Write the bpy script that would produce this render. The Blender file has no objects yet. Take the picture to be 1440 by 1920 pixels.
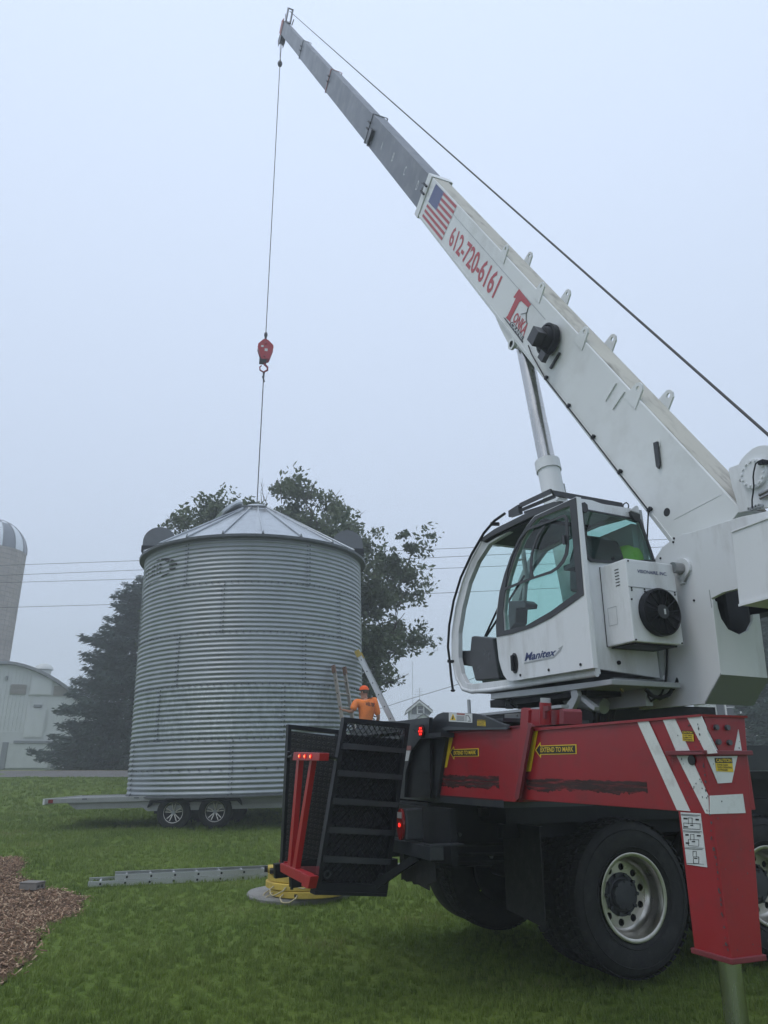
import bpy, bmesh, math, random
import numpy as np
from mathutils import Vector, Matrix
from mathutils.geometry import tessellate_polygon
random.seed(7); rng = np.random.default_rng(11)
S = bpy.context.scene
COL = S.collection

# ------------------------------------------------------------------ camera
cam = bpy.data.objects.new('camera', bpy.data.cameras.new('camera')); COL.objects.link(cam)
cam.location = (0, 0, 1.5)
cam.rotation_euler = (math.radians(90) + 0.32837863779196946, 0, 0)
cam.data.sensor_fit = 'VERTICAL'; cam.data.sensor_height = 24.0
cam.data.lens = 24.0 * 1400.0 / 1920.0
cam.data.clip_start = 0.1; cam.data.clip_end = 2500
S.camera = cam

# ------------------------------------------------------------------ sky, sun, exposure
SUN_EL, SUN_AZ = math.radians(62), math.radians(-125)      # azimuth from +Y towards +X
world = bpy.data.worlds.new('World'); S.world = world; world.use_nodes = True
nt = world.node_tree; nt.nodes.clear()
def wn(t, **k):
    n = nt.nodes.new(t)
    for a, b in k.items(): setattr(n, a, b)
    return n
sky = wn('ShaderNodeTexSky', sky_type='NISHITA', sun_disc=False, sun_elevation=SUN_EL, sun_rotation=SUN_AZ, air_density=1.0, dust_density=4.0, ozone_density=1.0)
tc = wn('ShaderNodeTexCoord'); sep = wn('ShaderNodeSeparateXYZ'); nt.links.new(tc.outputs['Generated'], sep.inputs[0])
mr = wn('ShaderNodeMapRange'); mr.inputs['From Min'].default_value = 0.0; mr.inputs['From Max'].default_value = 1.0
mr.inputs['To Min'].default_value = 1.0; mr.inputs['To Max'].default_value = 1.55
nt.links.new(sep.outputs[2], mr.inputs['Value'])
cl = wn('ShaderNodeVectorMath', operation='SCALE'); cl.inputs[0].default_value = (0.560, 0.648, 0.800)
nt.links.new(mr.outputs[0], cl.inputs['Scale'])
sc_ = wn('ShaderNodeVectorMath', operation='SCALE'); sc_.inputs['Scale'].default_value = 0.10
nt.links.new(sky.outputs[0], sc_.inputs[0])
mx = wn('ShaderNodeMix', data_type='RGBA'); mx.inputs['Factor'].default_value = 0.88     # thick fog and cloud layer over the clear sky
nt.links.new(sc_.outputs[0], mx.inputs[6]); nt.links.new(cl.outputs[0], mx.inputs[7])
bg = wn('ShaderNodeBackground'); bg.inputs['Strength'].default_value = 1.0
nt.links.new(mx.outputs[2], bg.inputs['Color'])
wo = wn('ShaderNodeOutputWorld'); nt.links.new(bg.outputs[0], wo.inputs['Surface'])
sun = bpy.data.lights.new('sun', 'SUN'); sun.energy = 0.7; sun.angle = math.radians(25); sun.color = (1.0, 0.96, 0.9)
so = bpy.data.objects.new('sun', sun); COL.objects.link(so)
sd = Vector((math.sin(SUN_AZ)*math.cos(SUN_EL), math.cos(SUN_AZ)*math.cos(SUN_EL), math.sin(SUN_EL)))
so.rotation_euler = sd.to_track_quat('Z', 'Y').to_euler(); so.location = (0, 0, 40)
S.view_settings.view_transform = 'Standard'; S.view_settings.look = 'None'
S.view_settings.exposure = 0.08; S.view_settings.gamma = 1.0; S.view_settings.use_curve_mapping = False
S.render.engine = 'CYCLES'
cy = S.cycles; cy.max_bounces = 7; cy.diffuse_bounces = 3; cy.glossy_bounces = 3; cy.transmission_bounces = 6
cy.volume_bounces = 1; cy.transparent_max_bounces = 12; cy.use_denoising = True; cy.caustics_reflective = False; cy.caustics_refractive = False
cy.use_adaptive_sampling = True; cy.adaptive_threshold = 0.02

# ------------------------------------------------------------------ lettering first, while the scene is empty
_T = {}
def glyphs(s, bold=0.0, space=1.0, shear=0.0):
    k = (s, bold, space, shear)
    if k not in _T:
        c = bpy.data.curves.new('lettering', 'FONT'); c.body = s; c.size = 1; c.offset = bold; c.space_character = space; c.shear = shear
        c.resolution_u = 3
        o = bpy.data.objects.new('lettering', c); COL.objects.link(o)
        me = bpy.data.meshes.new_from_object(o.evaluated_get(bpy.context.evaluated_depsgraph_get()))
        v = np.zeros(len(me.vertices)*3); me.vertices.foreach_get('co', v); v = v.reshape(-1, 3)[:, :2]
        f = [tuple(p.vertices) for p in me.polygons]
        lo, hi = v.min(0), v.max(0)
        _T[k] = ((v-lo)/(hi-lo), f)
        bpy.data.objects.remove(o); bpy.data.curves.remove(c); bpy.data.meshes.remove(me)
    return _T[k]
for a in [('612-720-6161', .02), ('T', .03), ('ONKA', .03), ('CRANE', .02), ('Manitex', .025, 1.0, .12), ('VISIONAIRE, INC.', .02), ('EXTEND TO MARK', .015), ('CAUTION', .03),
          ('A',), ('B',), ('C',), ('D',), ('STAND CLEAR\nWHILE OPERATING\nOUTRIGGERS', .02), ('DO NOT OPERATE\nEQUIPMENT WITH\nGUARDS REMOVED', .02), ('DANGER', .03), ('WELTER', .03, 1.0, .2), ('M', .04)]:
    glyphs(*a)

# ------------------------------------------------------------------ materials
def lin(c): return tuple(((x/255)/12.92 if x/255 <= .04045 else ((x/255+.055)/1.055)**2.4) for x in c)
MATS = {}
def mat(name, col, rough=.5, metal=0.0, var=.12, scale=6.0, bump=0.0, bscale=60.0, dirt=None, dirt_amt=0.0, dscale=3.0, stretch=(1, 1, 1), spec=.5, coat=0.0, emit=None, estr=0.0, rvar=.08):
    if name in MATS: return MATS[name]
    m = bpy.data.materials.new(name); m.use_nodes = True; t = m.node_tree; b = t.nodes['Principled BSDF']
    N = t.nodes.new; L = t.links.new
    co = N('ShaderNodeTexCoord'); mp = N('ShaderNodeMapping'); mp.inputs['Scale'].default_value = stretch; L(co.outputs['Object'], mp.inputs[0])
    n1 = N('ShaderNodeTexNoise'); n1.inputs['Scale'].default_value = scale; n1.inputs['Detail'].default_value = 6; L(mp.outputs[0], n1.inputs['Vector'])
    r = N('ShaderNodeMapRange'); r.inputs['From Min'].default_value = .25; r.inputs['From Max'].default_value = .75
    r.inputs['To Min'].default_value = 1-var; r.inputs['To Max'].default_value = 1+var; L(n1.outputs[0], r.inputs['Value'])
    s = N('ShaderNodeVectorMath'); s.operation = 'SCALE'; s.inputs[0].default_value = col[:3]; L(r.outputs[0], s.inputs['Scale'])
    out = s.outputs[0]
    if dirt:
        n2 = N('ShaderNodeTexNoise'); n2.inputs['Scale'].default_value = dscale; n2.inputs['Detail'].default_value = 9; n2.inputs['Roughness'].default_value = .7; L(mp.outputs[0], n2.inputs['Vector'])
        r2 = N('ShaderNodeMapRange'); r2.inputs['From Min'].default_value = .5; r2.inputs['From Max'].default_value = .72; r2.inputs['To Max'].default_value = dirt_amt; L(n2.outputs[0], r2.inputs['Value'])
        mm = N('ShaderNodeMix'); mm.data_type = 'RGBA'; L(r2.outputs[0], mm.inputs[0]); L(out, mm.inputs[6]); mm.inputs[7].default_value = (*dirt, 1); out = mm.outputs[2]
    L(out, b.inputs['Base Color'])
    r3 = N('ShaderNodeMapRange'); r3.inputs['From Min'].default_value = .3; r3.inputs['From Max'].default_value = .7
    r3.inputs['To Min'].default_value = max(0, rough-rvar); r3.inputs['To Max'].default_value = min(1, rough+rvar); L(n1.outputs[0], r3.inputs['Value']); L(r3.outputs[0], b.inputs['Roughness'])
    b.inputs['Metallic'].default_value = metal; b.inputs['Specular IOR Level'].default_value = spec; b.inputs['Coat Weight'].default_value = coat
    if bump:
        n3 = N('ShaderNodeTexNoise'); n3.inputs['Scale'].default_value = bscale; n3.inputs['Detail'].default_value = 4; L(mp.outputs[0], n3.inputs['Vector'])
        bp = N('ShaderNodeBump'); bp.inputs['Strength'].default_value = bump; bp.inputs['Distance'].default_value = .01; L(n3.outputs[0], bp.inputs['Height']); L(bp.outputs[0], b.inputs['Normal'])
    if emit: b.inputs['Emission Color'].default_value = (*emit, 1); b.inputs['Emission Strength'].default_value = estr
    MATS[name] = m; return m
WHITE = mat('white paint', (.69, .71, .725), .42, var=.06, scale=2, dirt=(.34, .33, .30), dirt_amt=.55, dscale=4.5, stretch=(1, 1, .22), bump=.06, bscale=7)
BOOMW = mat('boom white paint', (.68, .70, .70), .42, var=.05, scale=1.5, dirt=(.38, .37, .34), dirt_amt=.4, dscale=1.6, stretch=(1, 1, 1), bump=.04, bscale=5)
BOOMTOP = mat('weathered boom top paint', (.50, .485, .42), .7, var=.15, scale=4, dirt=(.13, .12, .10), dirt_amt=.9, dscale=8, stretch=(1, .35, .25), bump=.3, bscale=25)
BOOMG = mat('grey boom section paint', (.115, .13, .155), .45, var=.10, scale=2.5, dirt=(.26, .27, .28), dirt_amt=.5, dscale=3, bump=.05)
RED = mat('red paint', (.27, .013, .019), .38, var=.10, scale=2.5, dirt=(.13, .022, .024), dirt_amt=.65, dscale=5, bump=.05, bscale=12)
RED2 = mat('bright red paint', (.36, .012, .018), .35, var=.08, scale=3, dirt=(.2, .02, .02), dirt_amt=.4)
DRED = mat('faded red paint', (.17, .024, .032), .5, var=.12, scale=6, dirt=(.10, .02, .022), dirt_amt=.5, dscale=5)
BLACK = mat('black painted steel', (.008, .009, .012), .45, var=.2, scale=5, dirt=(.03, .03, .03), dirt_amt=.4, dscale=4, bump=.05, spec=.22)
DARKG = mat('dark grey painted steel', (.020, .023, .028), .42, var=.15, scale=4, dirt=(.07, .07, .065), dirt_amt=.4, bump=.05)
CHARC = mat('charcoal trim', (.035, .037, .042), .5, var=.1)
GREYP = mat('pale grey painted steel', (.34, .36, .37), .45, var=.08, dirt=(.16, .16, .15), dirt_amt=.5)
OLIVE = mat('unlit underside paint', (.34, .36, .33), .5, var=.05)
RUBBER = mat('tyre rubber', (.009, .009, .010), .75, var=.2, scale=20, dirt=(.05, .046, .04), dirt_amt=.45, dscale=8, bump=.25, bscale=90)
TREAD = mat('tyre tread rubber', (.010, .010, .011), .9, var=.3, scale=40, dirt=(.05, .05, .048), dirt_amt=.6, dscale=30, bump=.5, bscale=160)
ALLOY = mat('polished aluminium rim', (.55, .53, .48), .34, metal=1, var=.06, scale=8, dirt=(.30, .27, .22), dirt_amt=.5, dscale=6)
CHROME = mat('chromed rod', (.48, .48, .47), .27, metal=1, var=.1, scale=14, dirt=(.2, .2, .19), dirt_amt=.5, stretch=(1, 1, .15))
STEEL = mat('bare steel', (.35, .35, .35), .35, metal=1, var=.15)
ALU = mat('aluminium extrusion', (.55, .56, .56), .42, metal=.85, var=.08, dirt=(.35, .34, .32), dirt_amt=.5)
GALV = mat('galvanised corrugated sheet', (.31, .335, .35), .52, metal=.75, var=.14, scale=3.5, dirt=(.26, .29, .31), dirt_amt=.5, dscale=7, stretch=(1, 1, .35), bump=.02, bscale=40)
GALVR = mat('galvanised roof sheet', (.46, .49, .51), .36, metal=.8, var=.12, scale=2.2, dirt=(.30, .32, .33), dirt_amt=.6, dscale=5)
GALVD = mat('dull galvanised edge', (.13, .14, .15), .55, metal=.5, var=.15)
BOLT = mat('bolt heads', (.10, .11, .12), .5, metal=.6)
YEL = mat('yellow composite pad', (.52, .37, .06), .55, var=.12, scale=5, dirt=(.18, .13, .05), dirt_amt=.6, dscale=7, bump=.1)
YSTK = mat('yellow sticker', (.68, .47, .02), .4, var=.04)
KSTK = mat('black print', (.012, .012, .012), .45, var=.05)
WSTK = mat('white sticker', (.58, .60, .60), .45, var=.05, scale=20, dirt=(.42, .43, .42), dirt_amt=.5, dscale=15)
REFL = mat('white reflective tape', (.62, .64, .62), .4, var=.05, dirt=(.3, .28, .26), dirt_amt=.5, dscale=9)
BLUE = mat('navy blue print', (.02, .035, .13), .45, var=.05)
FLAGB = mat('flag blue', (.04, .06, .20), .5, var=.06)
FLAGR = mat('flag red', (.40, .05, .06), .5, var=.06)
LETR = mat('red lettering', (.42, .045, .055), .45, var=.06)
PRIM = mat('pinkish red worn paint', (.32, .12, .11), .6, var=.1)
ORANGE = mat('orange cotton shirt', (.85, .22, .045), .85, var=.06, scale=10, bump=.4, bscale=14)
CAPM = mat('orange cap cloth', (.85, .11, .015), .8, var=.06, bump=.2)
SKIN = mat('weathered skin', (.32, .16, .10), .55, var=.08, scale=14)
JEAN = mat('blue jeans', (.05, .075, .13), .85, var=.2, scale=12, bump=.3)
BOOT = mat('work boots', (.07, .045, .03), .7, var=.2)
HAIR = mat('grey brown hair', (.09, .07, .055), .8, var=.2)
CONC = mat('grey concrete', (.24, .235, .22), .85, var=.12, scale=9, dirt=(.13, .13, .12), dirt_amt=.6, dscale=6, bump=.35, bscale=45)
RUST = mat('brown rusty ladder tips', (.17, .10, .07), .8, var=.3, scale=12)
OLDALU = mat('old brownish ladder rail', (.36, .33, .29), .55, metal=.3, var=.15, scale=8, dirt=(.2, .15, .11), dirt_amt=.7, dscale=8)
TALU = mat('trailer aluminium', (.30, .31, .30), .5, metal=.7, var=.12, dirt=(.2, .2, .18), dirt_amt=.5)
GRIP = mat('worn grip rings', (.045, .042, .038), .6, var=.3, scale=12)
ROPE = mat('wire rope', (.06, .06, .065), .6, metal=.3, var=.3, scale=60)
MANILA = mat('worn yellow rope', (.42, .36, .22), .8, var=.2, scale=30)
PLAST = mat('black plastic', (.02, .021, .023), .35, var=.1)
LIME = mat('lime green hard hat', (.30, .55, .05), .4, var=.04)
BARNW = mat('white barn steel', (.56, .58, .56), .55, var=.05, scale=1.0, dirt=(.40, .41, .39), dirt_amt=.5, dscale=.8, stretch=(1, 1, .3))
BARNG = mat('grey barn trim', (.20, .21, .22), .6, var=.1)
BARNL = mat('barn louvre', (.30, .28, .25), .8, var=.2, scale=6)
BLOCKW = mat('white painted block', (.50, .52, .50), .8, var=.08, scale=2, bump=.2)
STAVE = mat('concrete silo stave', (.36, .315, .285), .85, var=.14, scale=1.2, dirt=(.20, .18, .17), dirt_amt=.6, dscale=.9, bump=.2, bscale=8)
SIDING = mat('white clapboard', (.62, .63, .60), .6, var=.05)
SHING = mat('grey shingle roof', (.14, .14, .14), .85, var=.2, scale=5, bump=.3)
SHUT = mat('dark grey shutter', (.06, .065, .07), .6)
WINM = mat('dark window pane', (.03, .035, .04), .12, var=.05)
BARK = mat('tree bark', (.07, .058, .048), .9, var=.3, scale=9, bump=.8, bscale=14, stretch=(1, 1, .25))
EMR = mat('lit red lens', (.6, .01, .01), .3, emit=(1, .03, .02), estr=1.6)
EMO = mat('lit amber red led', (.9, .1, .02), .3, emit=(1, .22, .06), estr=3.0)
LENS = mat('dark red lens', (.16, .008, .008), .2)
LENSW = mat('grey reversing lens', (.28, .27, .27), .2)

def glassmat(name, tint, gloss=.10):
    m = bpy.data.materials.new(name); m.use_nodes = True; t = m.node_tree; t.nodes.clear()
    tr = t.nodes.new('ShaderNodeBsdfTransparent'); tr.inputs[0].default_value = (*tint, 1)
    gl = t.nodes.new('ShaderNodeBsdfGlossy'); gl.inputs['Roughness'].default_value = .03
    lw = t.nodes.new('ShaderNodeFresnel'); lw.inputs['IOR'].default_value = 1.45
    ad = t.nodes.new('ShaderNodeMath'); ad.operation = 'ADD'; ad.inputs[1].default_value = gloss-.04; ad.use_clamp = True; t.links.new(lw.outputs[0], ad.inputs[0])
    bk = t.nodes.new('ShaderNodeNewGeometry'); iv = t.nodes.new('ShaderNodeMath'); iv.operation = 'SUBTRACT'; iv.inputs[0].default_value = 1; t.links.new(bk.outputs['Backfacing'], iv.inputs[1])
    ml = t.nodes.new('ShaderNodeMath'); ml.operation = 'MULTIPLY'; t.links.new(ad.outputs[0], ml.inputs[0]); t.links.new(iv.outputs[0], ml.inputs[1])
    mxx = t.nodes.new('ShaderNodeMixShader'); t.links.new(ml.outputs[0], mxx.inputs[0]); t.links.new(tr.outputs[0], mxx.inputs[1]); t.links.new(gl.outputs[0], mxx.inputs[2])
    o = t.nodes.new('ShaderNodeOutputMaterial'); t.links.new(mxx.outputs[0], o.inputs[0]); return m
GLASS = glassmat('green tinted glass', (.80, .92, .89), .04)
GLASSD = glassmat('dark tinted rear glass', (.72, .84, .81), .06)

# ------------------------------------------------------------------ mesh building
class MB:
    def __init__(s, xf=None): s.v = []; s.f = []; s.m = []; s.mi = 0; s.xf = xf
    def add(s, vs, fs):
        n = len(s.v)
        s.v += [tuple(s.xf(*p)) if s.xf else tuple(p) for p in vs]
        s.f += [tuple(n+i for i in f) for f in fs]; s.m += [s.mi]*len(fs); return s
    def box(s, x0, x1, y0, y1, z0, z1):
        return s.add([(x0,y0,z0),(x1,y0,z0),(x1,y1,z0),(x0,y1,z0),(x0,y0,z1),(x1,y0,z1),(x1,y1,z1),(x0,y1,z1)],
                     [(0,3,2,1),(4,5,6,7),(0,1,5,4),(1,2,6,5),(2,3,7,6),(3,0,4,7)])
    def prism(s, ax, poly, c0, c1, holes=()):
        """extrude a 2-D outline along axis ax: 'x' takes (y,z), 'y' takes (x,z), 'z' takes (x,y)"""
        def P(p, c): return {'x': (c, p[0], p[1]), 'y': (p[0], c, p[1]), 'z': (p[0], p[1], c)}[ax]
        loops = [list(poly)]+[list(h) for h in holes]; allp = [p for l in loops for p in l]; n = len(allp)
        tri = tessellate_polygon([[Vector((p[0], p[1], 0)) for p in l] for l in loops])
        vs = [P(p, c0) for p in allp]+[P(p, c1) for p in allp]
        fs = [tuple(t) for t in tri]+[tuple(i+n for i in reversed(t)) for t in tri]
        k = 0
        for l in loops:
            m = len(l)
            for i in range(m): a, b = k+i, k+(i+1) % m; fs.append((a, b, b+n, a+n))
            k += m
        return s.add(vs, fs)
    def tube(s, pts, r, n=8, cap=True, r1=None):
        pts = [Vector(p) for p in pts]; vs = []; N = len(pts); up = Vector((.13, .27, .95)).normalized()
        pa = None
        for i, p in enumerate(pts):
            d = (pts[min(i+1, N-1)]-pts[max(i-1, 0)]).normalized()
            if pa is None:
                pa = d.cross(up)
                if pa.length < .1: pa = d.cross(Vector((1, 0, 0)))
            else: pa = pa-d*pa.dot(d)
            pa.normalize(); pb = d.cross(pa)
            rr = r if r1 is None else r+(r1-r)*i/(N-1)
            for k in range(n): a = 2*math.pi*k/n; vs.append(p+(pa*math.cos(a)+pb*math.sin(a))*rr)
        fs = []
        for i in range(N-1):
            for k in range(n): a, b = i*n+k, i*n+(k+1) % n; fs.append((a, b, b+n, a+n))
        if cap: fs += [tuple(range(n-1, -1, -1)), tuple(range((N-1)*n, N*n))]
        return s.add(vs, fs)
    def bar(s, p0, p1, w, h, up=(0, 0, 1)):
        p0, p1 = Vector(p0), Vector(p1); d = (p1-p0).normalized(); u = Vector(up); a = d.cross(u).normalized(); b = a.cross(d)
        vs = [p+a*(i*w/2)+b*(j*h/2) for p in (p0, p1) for i, j in ((-1,-1),(1,-1),(1,1),(-1,1))]
        return s.add(vs, [(0,1,2,3),(7,6,5,4),(0,4,5,1),(1,5,6,2),(2,6,7,3),(3,7,4,0)])
    def lathe(s, prof, o=(0,0,0), ax='y', n=48, a0=0, a1=2*math.pi):
        """prof: (radius, height along ax)"""
        full = abs(a1-a0-2*math.pi) < 1e-6; m = n if full else n+1; vs = []
        for r, h in prof:
            for k in range(m):
                a = a0+(a1-a0)*k/n; c, q = r*math.cos(a), r*math.sin(a)
                v = {'x': (h, c, q), 'y': (c, h, q), 'z': (c, q, h)}[ax]; vs.append((v[0]+o[0], v[1]+o[1], v[2]+o[2]))
        fs = []
        for i in range(len(prof)-1):
            for k in range(n):
                a, b = i*m+k, i*m+(k+1) % m; fs.append((a, b, b+m, a+m))
        return s.add(vs, fs)
    def disc(s, o, r, h0, h1, ax='y', n=24):
        return s.lathe([(0.0005, h0), (r, h0), (r, h1), (0.0005, h1)], o, ax, n)
    def ball(s, o, r, n=12, sc=(1,1,1)):
        vs = []; fs = []; m = n//2
        for i in range(m+1):
            t = math.pi*i/m
            for k in range(n): a = 2*math.pi*k/n; vs.append((o[0]+r*sc[0]*math.sin(t)*math.cos(a), o[1]+r*sc[1]*math.sin(t)*math.sin(a), o[2]+r*sc[2]*math.cos(t)))
        for i in range(m):
            for k in range(n): a, b = i*n+k, i*n+(k+1) % n; fs.append((a, b, b+n, a+n))
        return s.add(vs, fs)
    def build(s, name, mats, parent=None, smooth=None, bevel=0, kind=None, label=None):
        me = bpy.data.meshes.new(name); me.from_pydata([tuple(v) for v in s.v], [], s.f); me.validate()
        mats = mats if isinstance(mats, (list, tuple)) else [mats]
        for m in mats: me.materials.append(m)
        if len(mats) > 1 and len(me.polygons) == len(s.m): me.polygons.foreach_set('material_index', s.m)
        bm = bmesh.new(); bm.from_mesh(me); bmesh.ops.remove_doubles(bm, verts=bm.verts, dist=1e-5); bmesh.ops.recalc_face_normals(bm, faces=bm.faces); bm.to_mesh(me); bm.free()
        if smooth: me.shade_smooth(); me.set_sharp_from_angle(angle=math.radians(smooth))
        o = bpy.data.objects.new(name, me); COL.objects.link(o)
        if parent: o.parent = parent
        if bevel:
            b = o.modifiers.new('bevel', 'BEVEL'); b.width = bevel; b.segments = 2; b.limit_method = 'ANGLE'; b.angle_limit = math.radians(40)
        if kind: o['kind'] = kind
        if label: o['label'] = label
        return o
def decal(key, quad, name, m, parent, off=(0, 0, 0), label=None):
    """flat print: the glyph outline laid on the panel whose corners are quad = BL, BR, TR, TL"""
    uv, f = glyphs(*key); q = [Vector(p)+Vector(off) for p in quad]; mb = MB()
    mb.add([(q[0]*(1-u)+q[1]*u)*(1-v)+(q[3]*(1-u)+q[2]*u)*v for u, v in uv], f)
    return mb.build(name, m, parent, label=label)
def empty(name, loc=(0,0,0), rz=0, label=None, cat=None, group=None):
    o = bpy.data.objects.new(name, None); COL.objects.link(o); o.location = loc; o.rotation_euler = (0, 0, rz); o.empty_display_size = .2
    return tag(o, label, cat, group)
def tag(o, label=None, cat=None, group=None, kind=None):
    if label: o['label'] = label
    if cat: o['category'] = cat
    if group: o['group'] = group
    if kind: o['kind'] = kind
    return o
def copy_tree(o, parent=None):
    c = o.copy(); COL.objects.link(c)
    if parent: c.parent = parent
    for ch in list(o.children): copy_tree(ch, c)
    return c
def nmesh(name, v, f, m, parent=None, kind=None):
    """big mesh from numpy arrays, all faces with the same corner count"""
    me = bpy.data.meshes.new(name); v = np.asarray(v, np.float32); f = np.asarray(f, np.int32); k = f.shape[1]
    me.vertices.add(len(v)); me.vertices.foreach_set('co', v.ravel()); me.loops.add(f.size); me.loops.foreach_set('vertex_index', f.ravel())
    me.polygons.add(len(f)); me.polygons.foreach_set('loop_start', np.arange(0, f.size, k)); me.update(calc_edges=True); me.validate()
    me.materials.append(m); o = bpy.data.objects.new(name, me); COL.objects.link(o)
    if parent: o.parent = parent
    if kind: o['kind'] = kind
    return o
# ================================================================== THE SETTING
def sst(a, b, x): t = np.clip((x-a)/(b-a), 0, 1); return t*t*(3-2*t)
def gh(x, y):
    """height of the ground above the spot under the camera"""
    x = np.asarray(x, float); y = np.asarray(y, float)
    h = .24*sst(8.5, 17, y)+.84*sst(17.5, 31.5, y)+.20*sst(31.5, 38, y)+.03*sst(38, 60, y)
    h = h+.02*np.sin(x*.9+1)*np.sin(y*.7)+.012*np.sin(x*2.3)*np.cos(y*1.9+.5)
    return h
def gz(x, y): return float(gh(x, y))
# ground materials
def ground_mat(name, cols, scale, bump):
    m = bpy.data.materials.new(name); m.use_nodes = True; t = m.node_tree; b = t.nodes['Principled BSDF']; b.inputs['Roughness'].default_value = .95; b.inputs['Specular IOR Level'].default_value = .15
    co = t.nodes.new('ShaderNodeTexCoord')
    def noise(s, d=5):
        n = t.nodes.new('ShaderNodeTexNoise'); n.inputs['Scale'].default_value = s; n.inputs['Detail'].default_value = d; t.links.new(co.outputs['Object'], n.inputs['Vector']); return n
    a, c, e = noise(scale*.12, 4), noise(scale), noise(scale*9, 6)
    r = t.nodes.new('ShaderNodeValToRGB'); r.color_ramp.elements[0].position = .32; r.color_ramp.elements[1].position = .68
    r.color_ramp.elements[0].color = (*cols[0], 1); r.color_ramp.elements[1].color = (*cols[1], 1)
    ma = t.nodes.new('ShaderNodeMath'); ma.operation = 'MULTIPLY_ADD'; t.links.new(c.outputs[0], ma.inputs[0]); ma.inputs[1].default_value = .45
    mb_ = t.nodes.new('ShaderNodeMath'); mb_.operation = 'MULTIPLY'; t.links.new(a.outputs[0], mb_.inputs[0]); mb_.inputs[1].default_value = .55
    t.links.new(mb_.outputs[0], ma.inputs[2]); t.links.new(ma.outputs[0], r.inputs[0])
    mm = t.nodes.new('ShaderNodeMix'); mm.data_type = 'RGBA'; mm.blend_type = 'MULTIPLY'; mm.inputs[0].default_value = .8; t.links.new(r.outputs[0], mm.inputs[6])
    r2 = t.nodes.new('ShaderNodeMapRange'); r2.inputs['To Min'].default_value = .5; r2.inputs['To Max'].default_value = 1.5; t.links.new(e.outputs[0], r2.inputs['Value']); t.links.new(r2.outputs[0], mm.inputs[7])
    t.links.new(mm.outputs[2], b.inputs['Base Color'])
    bp = t.nodes.new('ShaderNodeBump'); bp.inputs['Strength'].default_value = bump; bp.inputs['Distance'].default_value = .04; t.links.new(e.outputs[0], bp.inputs['Height']); t.links.new(bp.outputs[0], b.inputs['Normal'])
    return m
LAWN = ground_mat('lawn turf', ((.075, .120, .018), (.130, .180, .034)), 2.2, .8)
MULCHM = ground_mat('mulch soil', ((.10, .06, .035), (.20, .13, .08)), 8, 1.0)
ROADM = ground_mat('asphalt', ((.13, .125, .12), (.17, .165, .16)), 5, .2)
FIELD = ground_mat('far field', ((.03, .05, .015), (.06, .08, .03)), .4, .5)

MULCH = [(-12.0, 13.2), (-7.5, 13.4), (-6.0277, 12.8831), (-5.7254, 12.8831), (-5.3783, 12.3), (-5.1752, 11.5584), (-4.735, 10.997), (-4.3186, 10.4898), (-3.9654, 10.312), (-3.58, 9.9748), (-3.4533, 9.4615), (-3.2678, 9.0009), (-3.266, 8.5071), (-3.2872, 8.1374), (-3.1418, 7.7365), (-2.9755, 7.2082), (-2.8178, 6.7995), (-2.8191, 6.5242), (-2.7528, 6.3125), (-2.7147, 6.0774), (-5.0, 4.0), (-12.0, 3.2)]
def inside(P, x, y):
    x = np.asarray(x, float); y = np.asarray(y, float); r = np.zeros(x.shape, bool); n = len(P)
    for i in range(n):
        (x0, y0), (x1, y1) = P[i], P[(i+1) % n]
        if y0 == y1: continue
        r ^= ((y0 > y) != (y1 > y)) & (x < (x1-x0)*(y-y0)/(y1-y0)+x0)
    return r
def grid(name, xs, ys, m, dz=0.0, keep=None, parent=None, kind='structure'):
    X, Y = np.meshgrid(xs, ys); Z = gh(X, Y)+dz; v = np.stack([X, Y, Z], -1).reshape(-1, 3); nx, ny = len(xs), len(ys)
    i, j = np.meshgrid(np.arange(nx-1), np.arange(ny-1)); a = (j*nx+i).ravel(); f = np.stack([a, a+1, a+1+nx, a+nx], -1)
    if keep is not None: c = v[f].mean(1); f = f[keep(c[:, 0], c[:, 1])]
    o = nmesh(name, v, f, m, parent, kind); o.data.shade_smooth(); return o
grid('lawn', np.concatenate([np.linspace(-700, -40, 12), np.linspace(-38, 38, 120), np.linspace(40, 700, 12)]),
     np.concatenate([np.linspace(-60, 2, 8), np.linspace(3, 44, 110), np.linspace(48, 1500, 14)]), LAWN)
XR = np.linspace(-160, 160, 60)
grid('road', XR, np.linspace(31.8, 37.8, 8), ROADM, .03)
YLINE = mat('road yellow paint', (.55, .38, .05), .7); WLINE = mat('road white paint', (.6, .6, .58), .7)
grid('road_marking', XR, np.array([32.2, 32.32]), WLINE, .036); grid('road_marking', XR, np.array([37.25, 37.4]), YLINE, .036)
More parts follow.
